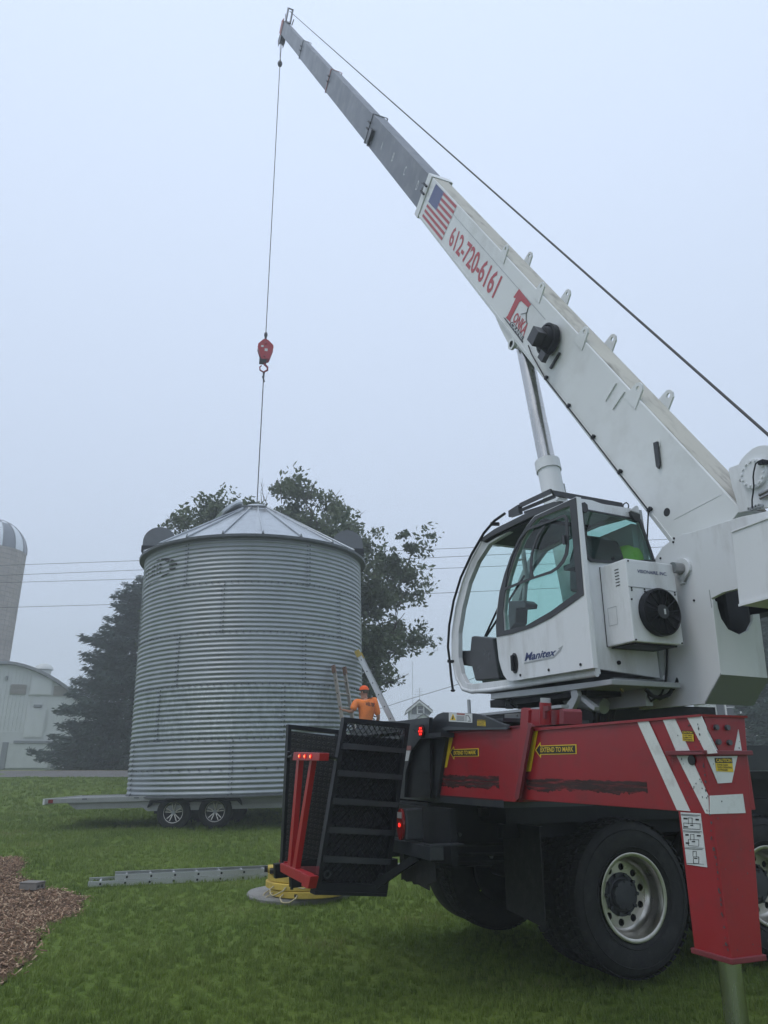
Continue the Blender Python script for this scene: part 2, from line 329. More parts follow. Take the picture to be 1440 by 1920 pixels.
# wood chip bed with loose chips
mb = MB(); mb.add([(x, y, gz(x, y)+.012) for x, y in MULCH], [tuple(t) for t in tessellate_polygon([[Vector((x, y, 0)) for x, y in MULCH]])])
mb.build('mulch_bed_ground', MULCHM, kind='structure')
def chips():
    n = 38000; d = rng.random((n*3, 2))*[5.6, 9.4]+[-8.0, 4.4]; d = d[inside(MULCH, d[:, 0]+.05*rng.standard_normal(len(d)), d[:, 1]+.05*rng.standard_normal(len(d)))][:n]; n = len(d)
    c = np.stack([d[:, 0], d[:, 1], gh(d[:, 0], d[:, 1])+.015+.025*rng.random(n)], -1)
    a = rng.random(n)*6.283; tl = rng.normal(0, .45, n); l = (.007+.026*rng.random(n)**1.6)[:, None]; w = (.003+.007*rng.random(n))[:, None]
    u = np.stack([np.cos(a)*np.cos(tl), np.sin(a)*np.cos(tl), np.sin(tl)], -1); s = np.stack([-np.sin(a), np.cos(a), rng.normal(0, .4, n)], -1)
    nn = np.cross(u, s); nn /= np.linalg.norm(nn, axis=1)[:, None]; th = .004
    v = np.stack([c-u*l-s*w, c+u*l-s*w*.6, c+u*l+s*w, c-u*l+s*w*.7, c-u*l-s*w-nn*th, c+u*l-s*w*.6-nn*th, c+u*l+s*w-nn*th, c-u*l+s*w*.7-nn*th], 1).reshape(-1, 3)
    b = np.arange(n)[:, None]*8; q = np.array([[0,1,2,3],[0,4,5,1],[1,5,6,2],[2,6,7,3],[3,7,4,0]]); f = (b[:, :, None]+q[None]).reshape(-1, 4)
    m = bpy.data.materials.new('bark chips'); m.use_nodes = True; t = m.node_tree; g = t.nodes.new('ShaderNodeNewGeometry'); r = t.nodes.new('ShaderNodeValToRGB')
    r.color_ramp.elements[0].color = (.085, .05, .028, 1); r.color_ramp.elements[1].color = (.52, .38, .25, 1); e = r.color_ramp.elements.new(.55); e.color = (.28, .16, .095, 1)
    t.links.new(g.outputs['Random Per Island'], r.inputs[0]); t.links.new(r.outputs[0], t.nodes['Principled BSDF'].inputs['Base Color']); t.nodes['Principled BSDF'].inputs['Roughness'].default_value = .9
    nmesh('wood_chips', v, f, m, kind='stuff')
chips()

# ------------------------------------------------------------------ grass blades
def leafmat(name, c0, c1, trans=.25, rough=.6, scale=.6, pale=None):
    m = bpy.data.materials.new(name); m.use_nodes = True; t = m.node_tree; b = t.nodes['Principled BSDF']
    g = t.nodes.new('ShaderNodeNewGeometry'); oi = t.nodes.new('ShaderNodeObjectInfo'); co = t.nodes.new('ShaderNodeNewGeometry')
    n = t.nodes.new('ShaderNodeTexNoise'); n.inputs['Scale'].default_value = scale; n.inputs['Detail'].default_value = 4; t.links.new(co.outputs['Position'], n.inputs['Vector'])
    ad = t.nodes.new('ShaderNodeMath'); ad.operation = 'MULTIPLY_ADD'; ad.inputs[1].default_value = .5; t.links.new(g.outputs['Random Per Island'], ad.inputs[0])
    a2 = t.nodes.new('ShaderNodeMath'); a2.operation = 'MULTIPLY_ADD'; a2.inputs[1].default_value = 1.5; a2.inputs[2].default_value = -.5; t.links.new(n.outputs[0], a2.inputs[0]); t.links.new(a2.outputs[0], ad.inputs[2])
    r = t.nodes.new('ShaderNodeValToRGB'); r.color_ramp.elements[0].color = (*c0, 1); r.color_ramp.elements[1].color = (*c1, 1); r.color_ramp.elements[1].position = .85
    if pale: e = r.color_ramp.elements.new(1.0); e.color = (*pale, 1)
    t.links.new(ad.outputs[0], r.inputs[0]); t.links.new(r.outputs[0], b.inputs['Base Color']); b.inputs['Roughness'].default_value = rough; b.inputs['Specular IOR Level'].default_value = .3
    if trans:
        tl = t.nodes.new('ShaderNodeBsdfTranslucent'); t.links.new(r.outputs[0], tl.inputs[0]); mxx = t.nodes.new('ShaderNodeMixShader'); mxx.inputs[0].default_value = trans
        t.links.new(b.outputs[0], mxx.inputs[1]); t.links.new(tl.outputs[0], mxx.inputs[2]); t.links.new(mxx.outputs[0], t.nodes['Material Output'].inputs['Surface'])
    return m
GRASSM = leafmat('grass blades', (.098, .158, .022), (.215, .282, .062), .4, .55, .9, (.28, .27, .12))
DISC = (-1.03, 10.15)
def grass():
    # a tuft of curved blades
    nb = 22; vs = []; fs = []
    for k in range(nb):
        a = random.random()*6.283; r = .045*math.sqrt(random.random()); x, y = r*math.cos(a), r*math.sin(a); h = .030+.038*random.random(); w = .0022+.0016*random.random()
        b = random.random()*6.283; ln = (.2+.8*random.random())*h*.8; c, s = math.cos(b), math.sin(b); px, py = -s*w, c*w; n = len(vs)
        vs += [(x-px, y-py, -.01), (x+px, y+py, -.01), (x-px*.8+c*ln*.3, y-py*.8+s*ln*.3, h*.6), (x+px*.8+c*ln*.3, y+py*.8+s*ln*.3, h*.6), (x+c*ln, y+s*ln, h)]
        fs += [(n, n+1, n+3), (n, n+3, n+2), (n+2, n+3, n+4)]
    tuft = nmesh('grass_tuft_source', vs, fs, GRASSM); COL.objects.unlink(tuft)
    # emitter patch: the lawn the photograph looks at, without bed, concrete lid and road
    xs = np.arange(-14, 9, .16); ys = np.arange(2.2, 31.0, .16); X, Y = np.meshgrid(xs, ys); v = np.stack([X, Y, gh(X, Y)], -1).reshape(-1, 3); nx, ny = len(xs), len(ys)
    i, j = np.meshgrid(np.arange(nx-1), np.arange(ny-1)); a = (j*nx+i).ravel(); f = np.stack([a, a+1, a+1+nx, a+nx], -1); c = v[f].mean(1)
    jit = .10*np.sin(c[:, 0]*9)*np.cos(c[:, 1]*7)
    ok = ~inside(MULCH, c[:, 0]+jit, c[:, 1]) & (np.hypot(c[:, 0]-DISC[0], c[:, 1]-DISC[1]) > .60) & (np.abs(c[:, 0]) < .62*c[:, 1]+1.5)
    f = f[ok]; o = nmesh('grass', v, f, GRASSM, kind='stuff')
    at = o.data.attributes.new('dens', 'FLOAT', 'POINT'); d = 250*np.exp(-(np.maximum(v[:, 1], 4.6)-5)/6.5)+16
    at.data.foreach_set('value', d.astype(np.float32)); at2 = o.data.attributes.new('size', 'FLOAT', 'POINT')
    sz = .75+.5*sst(6, 24, v[:, 1])+.12*np.sin(v[:, 0]*1.7+np.sin(v[:, 1]*2.1)*1.5)*np.cos(v[:, 1]*1.3)
    at2.data.foreach_set('value', sz.astype(np.float32))
    g = bpy.data.node_groups.new('scatter grass', 'GeometryNodeTree'); g.interface.new_socket('Geometry', in_out='INPUT', socket_type='NodeSocketGeometry'); g.interface.new_socket('Geometry', in_out='OUTPUT', socket_type='NodeSocketGeometry')
    N = g.nodes.new; L = g.links.new; gi = N('NodeGroupInput'); go = N('NodeGroupOutput')
    dp = N('GeometryNodeDistributePointsOnFaces'); na = N('GeometryNodeInputNamedAttribute'); na.data_type = 'FLOAT'; na.inputs[0].default_value = 'dens'
    L(gi.outputs[0], dp.inputs['Mesh']); L(na.outputs[0], dp.inputs['Density'])
    io = N('GeometryNodeInstanceOnPoints'); ob = N('GeometryNodeObjectInfo'); ob.inputs['Object'].default_value = tuft
    rr = N('FunctionNodeRandomValue'); rr.data_type = 'FLOAT_VECTOR'; rr.inputs[0].default_value = (-.15, -.15, 0); rr.inputs[1].default_value = (.15, .15, 6.283)
    rs = N('FunctionNodeRandomValue'); rs.data_type = 'FLOAT'; rs.inputs[2].default_value = .6; rs.inputs[3].default_value = 1.3; rs.inputs['Seed'].default_value = 5
    ns = N('GeometryNodeInputNamedAttribute'); ns.data_type = 'FLOAT'; ns.inputs[0].default_value = 'size'; mu = N('ShaderNodeMath'); mu.operation = 'MULTIPLY'
    L(ns.outputs[0], mu.inputs[0]); L(rs.outputs[1], mu.inputs[1])
    L(dp.outputs['Points'], io.inputs['Points']); L(ob.outputs['Geometry'], io.inputs['Instance']); L(rr.outputs[0], io.inputs['Rotation']); L(mu.outputs[0], io.inputs['Scale'])
    L(io.outputs[0], go.inputs[0]); md = o.modifiers.new('scatter', 'NODES'); md.node_group = g
grass()

# ------------------------------------------------------------------ trees
OAKLEAF = leafmat('oak leaves', (.050, .078, .042), (.150, .180, .100), .35, .5, .5)
SPRNEED = leafmat('spruce needles', (.020, .042, .032), (.070, .100, .082), .05, .7, .7)
def leaves_mesh(name, C, R, n, size, m, parent, flat=.7, droop=0.0):
    """n small faces spread in each clump (centres C, radii R)"""
    C = np.repeat(np.asarray(C), n, 0); R = np.repeat(np.asarray(R), n)[:, None]; k = len(C)
    d = rng.standard_normal((k, 3)); d /= np.linalg.norm(d, axis=1)[:, None]; d *= rng.random((k, 1))**.45; d[:, 2] *= flat
    c = C+d*R; u = rng.standard_normal((k, 3)); u[:, 2] -= droop; u /= np.linalg.norm(u, axis=1)[:, None]; w = np.cross(u, rng.standard_normal((k, 3))); w /= np.linalg.norm(w, axis=1)[:, None]
    s = size*(.6+.8*rng.random((k, 1)))
    v = np.stack([c-u*s, c-w*s*.5+u*s*.1, c+u*s, c+w*s*.5+u*s*.1], 1).reshape(-1, 3); f = np.arange(k*4).reshape(-1, 4)
    return nmesh(name, v, f, m, parent, 'stuff')
def oak(x, y, H, W, label, name='oak_tree', seed=3, keep=None, clumps=900, crown_c=None, extra=(), bare=True):
    rnd = random.Random(seed); z0 = gz(x, y); root = empty(name, (x, y, z0), 0, label, 'tree')
    tr = MB(); pts = [(0, 0, -.3), (.05, 0, H*.12), (.1, .05, H*.25), (0, .1, H*.4)]; tr.tube(pts, H*.030, 12, r1=H*.018); tr.build('trunk', BARK, root, smooth=60)
    tips = []
    def grow(mb, p, d, L, r, lev):
        n = 5; P = [Vector(p)]; dd = Vector(d).normalized()
        for i in range(n):
            dd = (dd+Vector((rnd.uniform(-.28, .28), rnd.uniform(-.28, .28), rnd.uniform(-.16, .22)))).normalized(); P.append(P[-1]+dd*L/n)
        mb.tube(P, r, 5 if lev else 7, r1=r*.45)
        if lev >= 2: tips.extend((tuple(P[3]), tuple(P[5]))); return
        for i in range(2, n+1):
            for _ in range(2):
                nd = (dd+Vector((rnd.uniform(-1, 1), rnd.uniform(-1, 1), rnd.uniform(-.5, .7)))).normalized(); grow(mb, P[i], nd, L*rnd.uniform(.42, .6), r*.42, lev+1)
    nl = 15
    for k in range(nl):
        a = 6.283*k/nl+rnd.uniform(-.3, .3); t = k/nl; z = H*(.24+.2*rnd.random()); el = rnd.uniform(-.05, 1.25)
        mb = MB(); grow(mb, (0, 0, z), (math.cos(a)*math.cos(el), math.sin(a)*math.cos(el), math.sin(el)), (W*.30 if el < .6 else H*.34)*rnd.uniform(.8, 1.1), H*.011, 0)
        mb.build('branch', BARK, root, smooth=60)
    T = np.array(tips); T = T[rng.permutation(len(T))][:clumps]
    T = T[T[:, 2] > H*.2]; ex = []; tw_ = MB()
    for kk in range(150):           # outer sprays on twigs, in clusters with gaps between them
        zz = 1-2*(kk+.5)/150; aa = kk*2.39996+rnd.uniform(-.25, .25); rr = math.sqrt(1-zz*zz); d = Vector((rr*math.cos(aa), rr*math.sin(aa), zz)); q = (.98, .80, 1.03, .90, .66)[kk % 5]*rnd.uniform(.94, 1.04); lump = .88+.13*math.sin(d.x*6+seed)*math.cos(d.y*5+d.z*6)
        c = Vector((d.x*W*.53, d.y*W*.5, d.z*H*.40))*q*lump+Vector((0, 0, H*.60)); near = T[np.argmin(((T-np.array(c))**2).sum(1))]; (c.x < -W*.30 and c.z < H*.70) or tw_.tube([near, Vector(near)*.45+c*.55+Vector((0, 0, .12)), c], .028, 4, r1=.008)
        for _ in range(rnd.randint(6, 11)): (c.x < -W*.30 and c.z < H*.70) or (c.x < -W*.12 and c.z < H*.45) or ex.append((c.x+rnd.gauss(0, .30), c.y+rnd.gauss(0, .30), c.z+rnd.gauss(0, .16)))
    for _ in range(22):             # bare twigs poking out of the top
        d = Vector((rnd.gauss(0, 1), rnd.gauss(0, 1), abs(rnd.gauss(0, 1))+.2)).normalized(); c = Vector((d.x*W*.5, d.y*W*.5, d.z*H*.39))+Vector((0, 0, H*.60)); e1 = Vector((rnd.uniform(-.25, .25), rnd.uniform(-.2, .2), rnd.uniform(0, .25))); tw_.tube([c*.9+Vector((0, 0, H*.05)), c+e1*.4, c+d*.10+e1*.8, c+d*.14+e1*1.3], .016, 4, r1=.003); tw_.tube([c+e1*.4, c+e1*.2+d*.22+Vector((e1.y, e1.x, .1))], .010, 4, r1=.003)
    tw_.build('twigs', BARK, root, kind='stuff'); T = np.concatenate([T[:500], np.array(ex)])
    C = T+rng.normal(0, .12, T.shape); R = .24+.36*rng.random(len(C))
    leaves_mesh('crown', C, R, 50, .095, OAKLEAF, root, .75)
    return root
OAK_P = (-3.7162, 1.4472)
oak(OAK_P[0]-.15, 27.5, 10.8, 10.7, 'big broad oak tree rising behind the corrugated grain bin')
def spruce(x, y, H, Wd, label, seed=1, grp=None):
    rnd = random.Random(seed); root = empty('spruce_tree', (x, y, gz(x, y)), 0, label, 'tree', grp)
    MB().tube([(0, 0, -.2), (0, 0, H*.5), (0, 0, H*.98)], H*.018, 8, r1=.03).build('trunk', BARK, root, smooth=60)
    br = MB(); C = []; U = []
    nw = int(H*4.6)
    for i in range(nw):
        t = i/nw; z = H*(.03+.94*t); L = Wd/2*(1-t)**.56*(.88+.12*math.sin(t*23)); nb = int(11-4*t)
        for k in range(nb):
            a = rnd.random()*6.283; l = L*rnd.uniform(.68, 1.12)+.15; dr = rnd.uniform(.12, .34)*(1-t*.8); P = []
            for q in range(5):
                s = q/4; P.append((math.cos(a)*l*s, math.sin(a)*l*s, z-l*dr*s+l*.20*s*s))
            br.tube(P, .03*(1-t)+.01, 4, r1=.006)
            m = max(3, int(l*9))
            for q in range(m):
                s = (q+.7)/m
                if s < .22: continue
                px = math.cos(a)*l*s; py = math.sin(a)*l*s; pz = z-l*dr*s+l*.20*s*s; sp = .34*(1-s)*l+.10
                for _ in range(3):
                    o = rnd.uniform(-sp, sp); C.append((px-math.sin(a)*o, py+math.cos(a)*o, pz-abs(o)*.16+rnd.uniform(-.07, .03))); U.append((math.cos(a+o*.9), math.sin(a+o*.9), -.25+rnd.uniform(-.2, .25)))
    br.build('branches', BARK, root, kind='stuff')
    C = np.array(C); U = np.array(U); rep = 5; C = np.repeat(C, rep, 0)+rng.normal(0, .075, (len(C)*rep, 3)); U = np.repeat(U, rep, 0)+rng.normal(0, .38, (len(U)*rep, 3)); U /= np.linalg.norm(U, axis=1)[:, None]
    w = np.cross(U, rng.standard_normal(U.shape)); w /= np.linalg.norm(w, axis=1)[:, None]; k = len(C); s = (.10+.10*rng.random((k, 1)))
    v = np.stack([C-U*s, C-w*.035, C+U*s, C+w*.035], 1).reshape(-1, 3); nmesh('crown', v, np.arange(k*4).reshape(-1, 4), SPRNEED, root, 'stuff'); return root
SP = [(-13.3724, 1.3939), (-14.5484, 12.0953)]
spruce(SP[0][0], 41.5, SP[1][1]-1.3, 9.8, 'tall dark spruce tree between the white barn and the grain bin', 4)
SP2 = [(15.3007, 1.4233), (16.4513, 8.0383)]
spruce(SP2[0][0]+.5, 30.0, SP2[1][1]-1.1, 4.6, 'dark spruce at the right edge behind the crane turret', 9)
SP3 = [(14.6016, 1.4156), (15.1749, 3.7032)]
def bush(x, y, H, W, label, seed):
    rnd = random.Random(seed); root = empty('shrub', (x, y, gz(x, y)), 0, label, 'shrub'); st = MB(); C = []
    for k in range(16):
        a = rnd.random()*6.283; r = rnd.random()*W*.45; z = H*rnd.uniform(.5, 1)*(1-.3*r/W); e = (r*math.cos(a), r*math.sin(a), z); st.tube([(0, 0, 0), (e[0]*.4, e[1]*.4, z*.6), e], .03, 5, r1=.008)
        for _ in range(5): C.append((e[0]+rnd.gauss(0, .25), e[1]+rnd.gauss(0, .25), z*rnd.uniform(.35, 1)))
    st.build('stem', BARK, root, kind='stuff'); leaves_mesh('foliage', C, [.38]*len(C), 70, .09, OAKLEAF, root); return root
bush(SP3[0][0], 33.0, 1.5, 2.2, 'leafy dark shrub in front of the white farmhouse on the right', 5)
bush(SP3[0][0]+2.6, 31.5, 1.2, 2.0, 'low shrub beside the farmhouse at the right edge', 6)

# ------------------------------------------------------------------ barn, silo, houses
def gothic_barn():
    Y = 50.0; root = empty('barn', (-24.9, Y, gz(-24.9, Y)), math.radians(19), 'white arched roof dairy barn with loft doors across the road', 'barn'); X0, Z0_ = -24.9, gz(-24.9, Y)
    top = (-22.7511, 7.8688); H = top[1]-Z0_; Wh = 6.1; prof = []
    for k in range(0, 25):
        t = k/24; x = -Wh+2*Wh*t; u = abs(x)/Wh; prof.append((x, 3.0+(H-3.0)*(1-u**1.75)))
    wall = MB().prism('y', [(-Wh, 0)]+prof+[(Wh, 0)], 0, .2).build('wall', BARNW, root)
    ribs = MB()
    for k in range(52):
        x = -Wh+.12+k*(2*Wh-.24)/51; u = abs(x)/Wh; ribs.box(x-.02, x+.02, -.035, 0, 2.35, 3.0+(H-3.0)*(1-u**1.75)-.08)
    ribs.build('siding_rib', BARNW, root, kind='stuff')
    rf = MB(); ex = [(x*1.03, z+.02) for x, z in prof]; ex2 = [(x*1.05, z+.20) for x, z in prof]; rf.prism('y', ex+ex2[::-1], -.35, 16); rf.build('roof', BARNG, root)
    MB().box(-Wh, Wh, -.06, 0, 0, 2.28).build('base_wall', BLOCKW, root)
    def rel(pts): return [(x-X0, z-Z0_) for x, z in pts]
    def panel(name, pts, m, d=.08, **k):
        (x0, z1), (x1, z0) = rel(pts); return MB().box(min(x0, x1), max(x0, x1), -d, 0, z0, z1).build(name, m, root, **k)
    fr = [(-23.3185, 7.1105), (-21.977, 5.9552)]; panel('door_frame', fr, BARNW, .09)
    d = panel('loft_door', [(-23.2209, 7.0459), (-22.0625, 6.0189)], BARNW, .13, label='small square loft door')
    panel('door_frame', [(-23.3404, 5.1317), (-22.1068, 3.2445)], BARNW, .09)
    panel('hay_door', [(-23.2657, 5.0687), (-22.1801, 3.3059)], BARNW, .13, label='tall white loft door')
    for p in ([(-24.4673, 6.6163), (-23.5385, 5.9871)], [(-21.8623, 6.5949), (-20.9647, 5.9552)]):
        l = panel('louvre', p, BARNL, .07); (x0, z1), (x1, z0) = rel(p); s = MB()
        for k in range(7): z = z0+(z1-z0)*(k+.5)/7; s.box(x0, x1, -.11, -.07, z-.03, z+.02)
        s.build('slat', BARNL, l)
    panel('door_track', [(-23.8, 3.0706), (-21.2688, 2.9175)], BARNG, .25)
    panel('sliding_door', [(-24.0921, 2.8972), (-21.6005, 1.4041)], BLOCKW, .18)
    for p in ([(-24.4345, 2.9685), (-24.1034, 1.3442)], [(-21.4181, 2.9175), (-21.136, 1.4041)]): panel('post', p, BARNG, .22)
    for p in ([(-22.9394, 5.342), (-22.4405, 5.1947)],): panel('lamp', p, BARNG, .2)
    (vx, vz), (vx2, vz2) = rel([(-22.8263, 7.8975), (-22.4655, 8.1802)]); v = MB(); v.lathe([(.45, 0), (.5, .5), (.62, .55), (.55, .75), (.3, .92), (.01, 1.0)], (vx, 2.0, vz-.6), 'z', 18); v.build('roof_vent', BARNW, root, smooth=40)
    p = MB().tube([(.1, -.12, H-1.0), (.1, -.12, H-.75)], .08, 8).build('yard_lamp', BARNG, root)
gothic_barn()
def silo():
    Y = 60.0; cx, cz = (-32.815, 18.4197); R = 2.72; z0 = gz(cx, Y); root = empty('silo', (cx, Y, z0), 0, 'tall concrete stave silo with striped metal dome', 'silo'); H = cz-z0
    w = MB(); n = 40
    w.lathe([(R, 0), (R, H)], (0, 0, 0), 'z', 80); w.build('stave_wall', STAVE, root, smooth=50)
    st = MB()
    for k in range(n): a = 6.283*k/n; st.tube([(R*math.cos(a), R*math.sin(a), 0), (R*math.cos(a), R*math.sin(a), H-.1)], .025, 4)
    st.build('stave_joint', STAVE, root, kind='stuff')
    hp = MB()
    for k in range(int(H/.38)): hp.lathe([(R+.005, 0), (R+.03, .01), (R+.005, .03)], (0, 0, .2+k*.38), 'z', 60)
    hp.build('hoop', BARNG, root, kind='stuff')
    D0 = mat('silo dome dark panel', (.16, .17, .19), .35, metal=.5); D1 = mat('silo dome bright panel', (.62, .65, .67), .35, metal=.4)
    for k in range(16):
        a0, a1 = 6.283*k/16, 6.283*(k+1)/16
        for (t0, t1, flip) in ((0, .95, 0), (.95, 1.57, 1)):
            m = MB(); m.lathe([(R*1.01*math.cos(t), R*1.02*math.sin(t)) for t in np.linspace(t0, t1, 7)], (0, 0, H), 'z', 4, a0, a1); m.build('dome_panel', D1 if (k+flip) % 2 else D0, root, smooth=40)
        MB().tube([(R*1.02*math.cos(a0)*math.cos(t), R*1.02*math.sin(a0)*math.cos(t), H+R*1.03*math.sin(t)) for t in np.linspace(0, 1.5, 8)], .03, 4).build('dome_rib', D0, root)
silo()
def farmhouse(x, y, W, H, D, label, rz=0.0, low=None, pitch=.62, win=True, mast=False):
    """gabled clapboard house; W x D plan, H eaves height"""
    root = empty('farmhouse', (x, y, gz(x, y)), rz, label, 'house'); ap = W/2*pitch
    wl = MB().prism('y', [(-W/2, 0), (-W/2, H), (0, H+ap), (W/2, H), (W/2, 0)], 0, D).build('wall', SIDING, root)
    cb = MB(); z = .3
    while z < H: cb.add([(-W/2-.01, -.03, z), (W/2+.01, -.03, z), (W/2+.01, -.005, z+.14), (-W/2-.01, -.005, z+.14)], [(0,1,2,3)]); cb.add([(-W/2-.03, 0, z), (-W/2-.03, D, z), (-W/2-.005, D, z+.14), (-W/2-.005, 0, z+.14)], [(0,1,2,3)]); z += .16
    cb.build('clapboard', SIDING, root, kind='stuff')
    o = .32
    for s in (-1, 1):
        a = [(0, H+ap+.12), (s*(W/2+o), H-o*pitch+.10), (s*(W/2+o), H-o*pitch-.02), (0, H+ap)]; MB().prism('y', a, -.35, D+.3).build('roof', SHING, root)
        b = [(0, H+ap-.003), (s*(W/2+o), H-o*pitch-.023), (s*(W/2+o), H-o*pitch-.18), (0, H+ap-.16)]; MB().prism('y', b, -.36, -.30).build('barge_board', SIDING, root)
    return root, H, ap
def add_window(root, x, z, w, h, sh=True, y=-.05):
    f = MB().prism('y', [(x-w/2-.09, z-.09), (x+w/2+.09, z-.09), (x+w/2+.09, z+h+.12), (x-w/2-.09, z+h+.12)], y-.05, y+.03, [[(x-w/2, z), (x+w/2, z), (x+w/2, z+h), (x-w/2, z+h)]]).build('window', SIDING, root)
    MB().box(x-w/2, x+w/2, y-.015, y+.0, z, z+h).build('pane', WINM, f); MB().box(x-w/2, x+w/2, y-.03, y-.016, z+h/2-.02, z+h/2+.02).build('glazing_bar', SIDING, f)
    if sh:
        for s in (-1, 1): MB().box(x+s*(w/2+.12)-.0*s, x+s*(w/2+.52), y-.045, y+.02, z-.05, z+h+.05).build('shutter', SHUT, root)
# upper gable seen above the truck deck
hp = [(2.9346, 6.6769), (2.0353, 5.7301), (3.8494, 5.7301), (2.9144, 5.3454)]
hx = hp[0][0]; base = gz(hx, 64.0); W_ = (hp[2][0]-hp[1][0])*.86
r_, H_, ap_ = farmhouse(hx, 64.0, W_, hp[0][1]-base-W_/2*.78, 5.0, 'white gabled farmhouse with shuttered attic window behind the truck deck', .0, pitch=.78)
add_window(r_, 0.10, H_+ap_-1.02, .42, .58)
TZ = H_+ap_-1.22
MB().prism('y', [(-2.6, 0), (-2.6, TZ-1.9), (.25, TZ), (3.1, TZ-1.9), (3.1, 0)], -1.6, -.1).build('porch_wing', SIDING, r_)
for s in (-1, 1): MB().prism('y', [(.25, TZ+.12), (.25+s*3.1, TZ-1.95), (.25+s*3.1, TZ-2.07), (.25, TZ)], -1.75, -.06).build('wing_roof', SHING, r_)
MB().tube([(-.5, 1, H_+ap_-.2), (-.5, 1, H_+ap_+3.4)], .015, 4).build('lightning_rod', GALVD, r_)
an = MB(); an.tube([(.05, .3, H_+ap_), (.05, .3, H_+ap_+1.1)], .015, 4)
for k in range(3): an.tube([(-.35+.08*k, .3, H_+ap_+.55+.22*k), (.45-.08*k, .3, H_+ap_+.55+.22*k)], .010, 4)
an.build('antenna', GALVD, r_)
hq = [(22.1288, 5.7765), (18.6911, 4.2905)]
r2_, H2_, ap2_ = farmhouse(hq[0][0]+.6, 44.0, 7.5, 4.4, 7.0, 'big white farmhouse at the right edge behind the crane', -.25, pitch=.8)
for x in (-2.6, -.9, .9, 2.6): add_window(r2_, x, .9, .75, 1.3); add_window(r2_, x, 2.9, .7, 1.15)
MB().prism('y', [(-3.9, 2.62), (-3.9, 2.5), (3.9, 2.5), (3.9, 2.62)], -1.8, -.06).build('porch_roof', SHING, r2_)
for x in (-3.7, -1.8, 0, 1.8, 3.7): MB().box(x-.07, x+.07, -1.75, -1.61, 0, 2.5).build('porch_post', SIDING, r2_)

# ------------------------------------------------------------------ power lines along the road
WIRES = [((-17.9149, 10.9982), 36.0, (11.8643, 11.0505), 31.9), ((-18.1254, 10.5372), 36.2, (11.9981, 10.7633), 32.1), ((-18.1651, 10.2027), 36.4, (2.993, 10.2747), 33.9), ((-18.0723, 8.8987), 36.2, (2.9432, 9.0608), 33.7)]
for k, (l, y0, r, y1) in enumerate(WIRES):
    P = []
    for q in range(-14, 34):
        t = q/15; P.append((l[0]+(r[0]-l[0])*t, y0+(y1-y0)*t, l[1]+(r[1]-l[1])*t+.15*(t*t-t)))
    tag(MB().tube(P, .011, 5).build('power_line', ROPE), ['topmost power line crossing the sky along the road', 'second power line from the top along the road', 'third power line from the top along the road', 'lowest of the four roadside power lines'][k], 'power line', 'power lines along the road')
pl = [(-1.9866, 4.3521), (1.223, 5.0888), (3.6355, 5.4972), (11.739, 7.8172)]
tag(MB().tube([(pl[0][0]-6, 52, pl[0][1]-.2), (pl[0][0], 48, pl[0][1]), (pl[1][0], 44, pl[1][1]), (pl[2][0], 40, pl[2][1]), (pl[3][0], 30, pl[3][1])], .014, 5).build('service_wire', ROPE), 'slanting service wire running up from the farmhouse gable', 'wire')
# ================================================================== GRAIN BIN
BR_, RH = 2.765, 1.118
BX, BY, BZ = -3.25, 19.08, .935
binr = empty('grain_bin', (BX, BY, BZ), math.radians(9.97), 'round corrugated galvanised grain bin with conical roof hanging over the trailer', 'grain bin')
binr.rotation_euler = (0, math.radians(-1.5), math.radians(9.97))
NC = 11
def corr(z): return .0105*math.sin(2*math.pi*z/(RH/NC)-math.pi/2)
def sheet(ring, a0, a1):
    z0 = ring*RH; nz = NC*8; na = 18; v = []; f = []; lap = .004*(ring % 2)
    for j in range(nz+1):
        z = z0+RH*j/nz+(.0 if ring < 4 else 0)
        for i in range(na+1):
            a = a0+(a1-a0)*i/na+(.012 if i == na else 0); r = BR_+corr(RH*j/nz)+.0015*math.sin(a*7+ring)+(.003 if i >= na else 0); v.append((r*math.sin(a), -r*math.cos(a), z))
    for j in range(nz):
        for i in range(na): k = j*(na+1)+i; f.append((k, k+1, k+na+2, k+na+1))
    m = MB(); m.add(v, f); return m.build('wall_sheet', GALV if ring != 1 else GALV2, binr, smooth=60)
GALV2 = mat('older mottled corrugated sheet', (.27, .30, .31), .46, metal=.7, var=.22, scale=9, dirt=(.52, .54, .55), dirt_amt=.6, dscale=14, stretch=(1, 1, .4), bump=.04, bscale=50)
SEAM = {4: -34, 3: -14.5, 2: -36, 1: 14, 0: -8}
bolts = MB()
def bolt(a, z, s=.014):
    r = BR_+.009; c, q = math.sin(a), math.cos(a); p = Vector((r*c, -r*q, z)); bolts.bar(p, p+Vector((c, -q, 0))*.012, s*2, s*2)
for ring in range(5):
    for k in range(6):
        a0 = math.radians(SEAM[ring]+60*k); sheet(ring, a0, a0+math.radians(60))
        if math.cos(a0) > -.1:
            for j in range(NC):
                for d in (-.012, .012): bolt(a0+d, ring*RH+RH*(j+.25+.25*(d > 0))/NC)
    if ring:
        for k in range(66):
            a = math.radians(-100+200*k/65); bolt(a, ring*RH+.012)
for k in range(40): bolt(math.radians(-95+190*k/39), .52)
bolts.build('seam_bolts', BOLT, binr, kind='stuff')
ST = MB()
for ring in range(5):
    for k in range(6):
        a = math.radians(SEAM[ring]+60*k)
        ST.bar(((BR_+.010)*math.sin(a+.022), -(BR_+.010)*math.cos(a+.022), ring*RH+.01), ((BR_+.010)*math.sin(a+.022), -(BR_+.010)*math.cos(a+.022), ring*RH+RH-.01), .012, .004)
ST.build('lap_edge', GALVR, binr, kind='stuff')
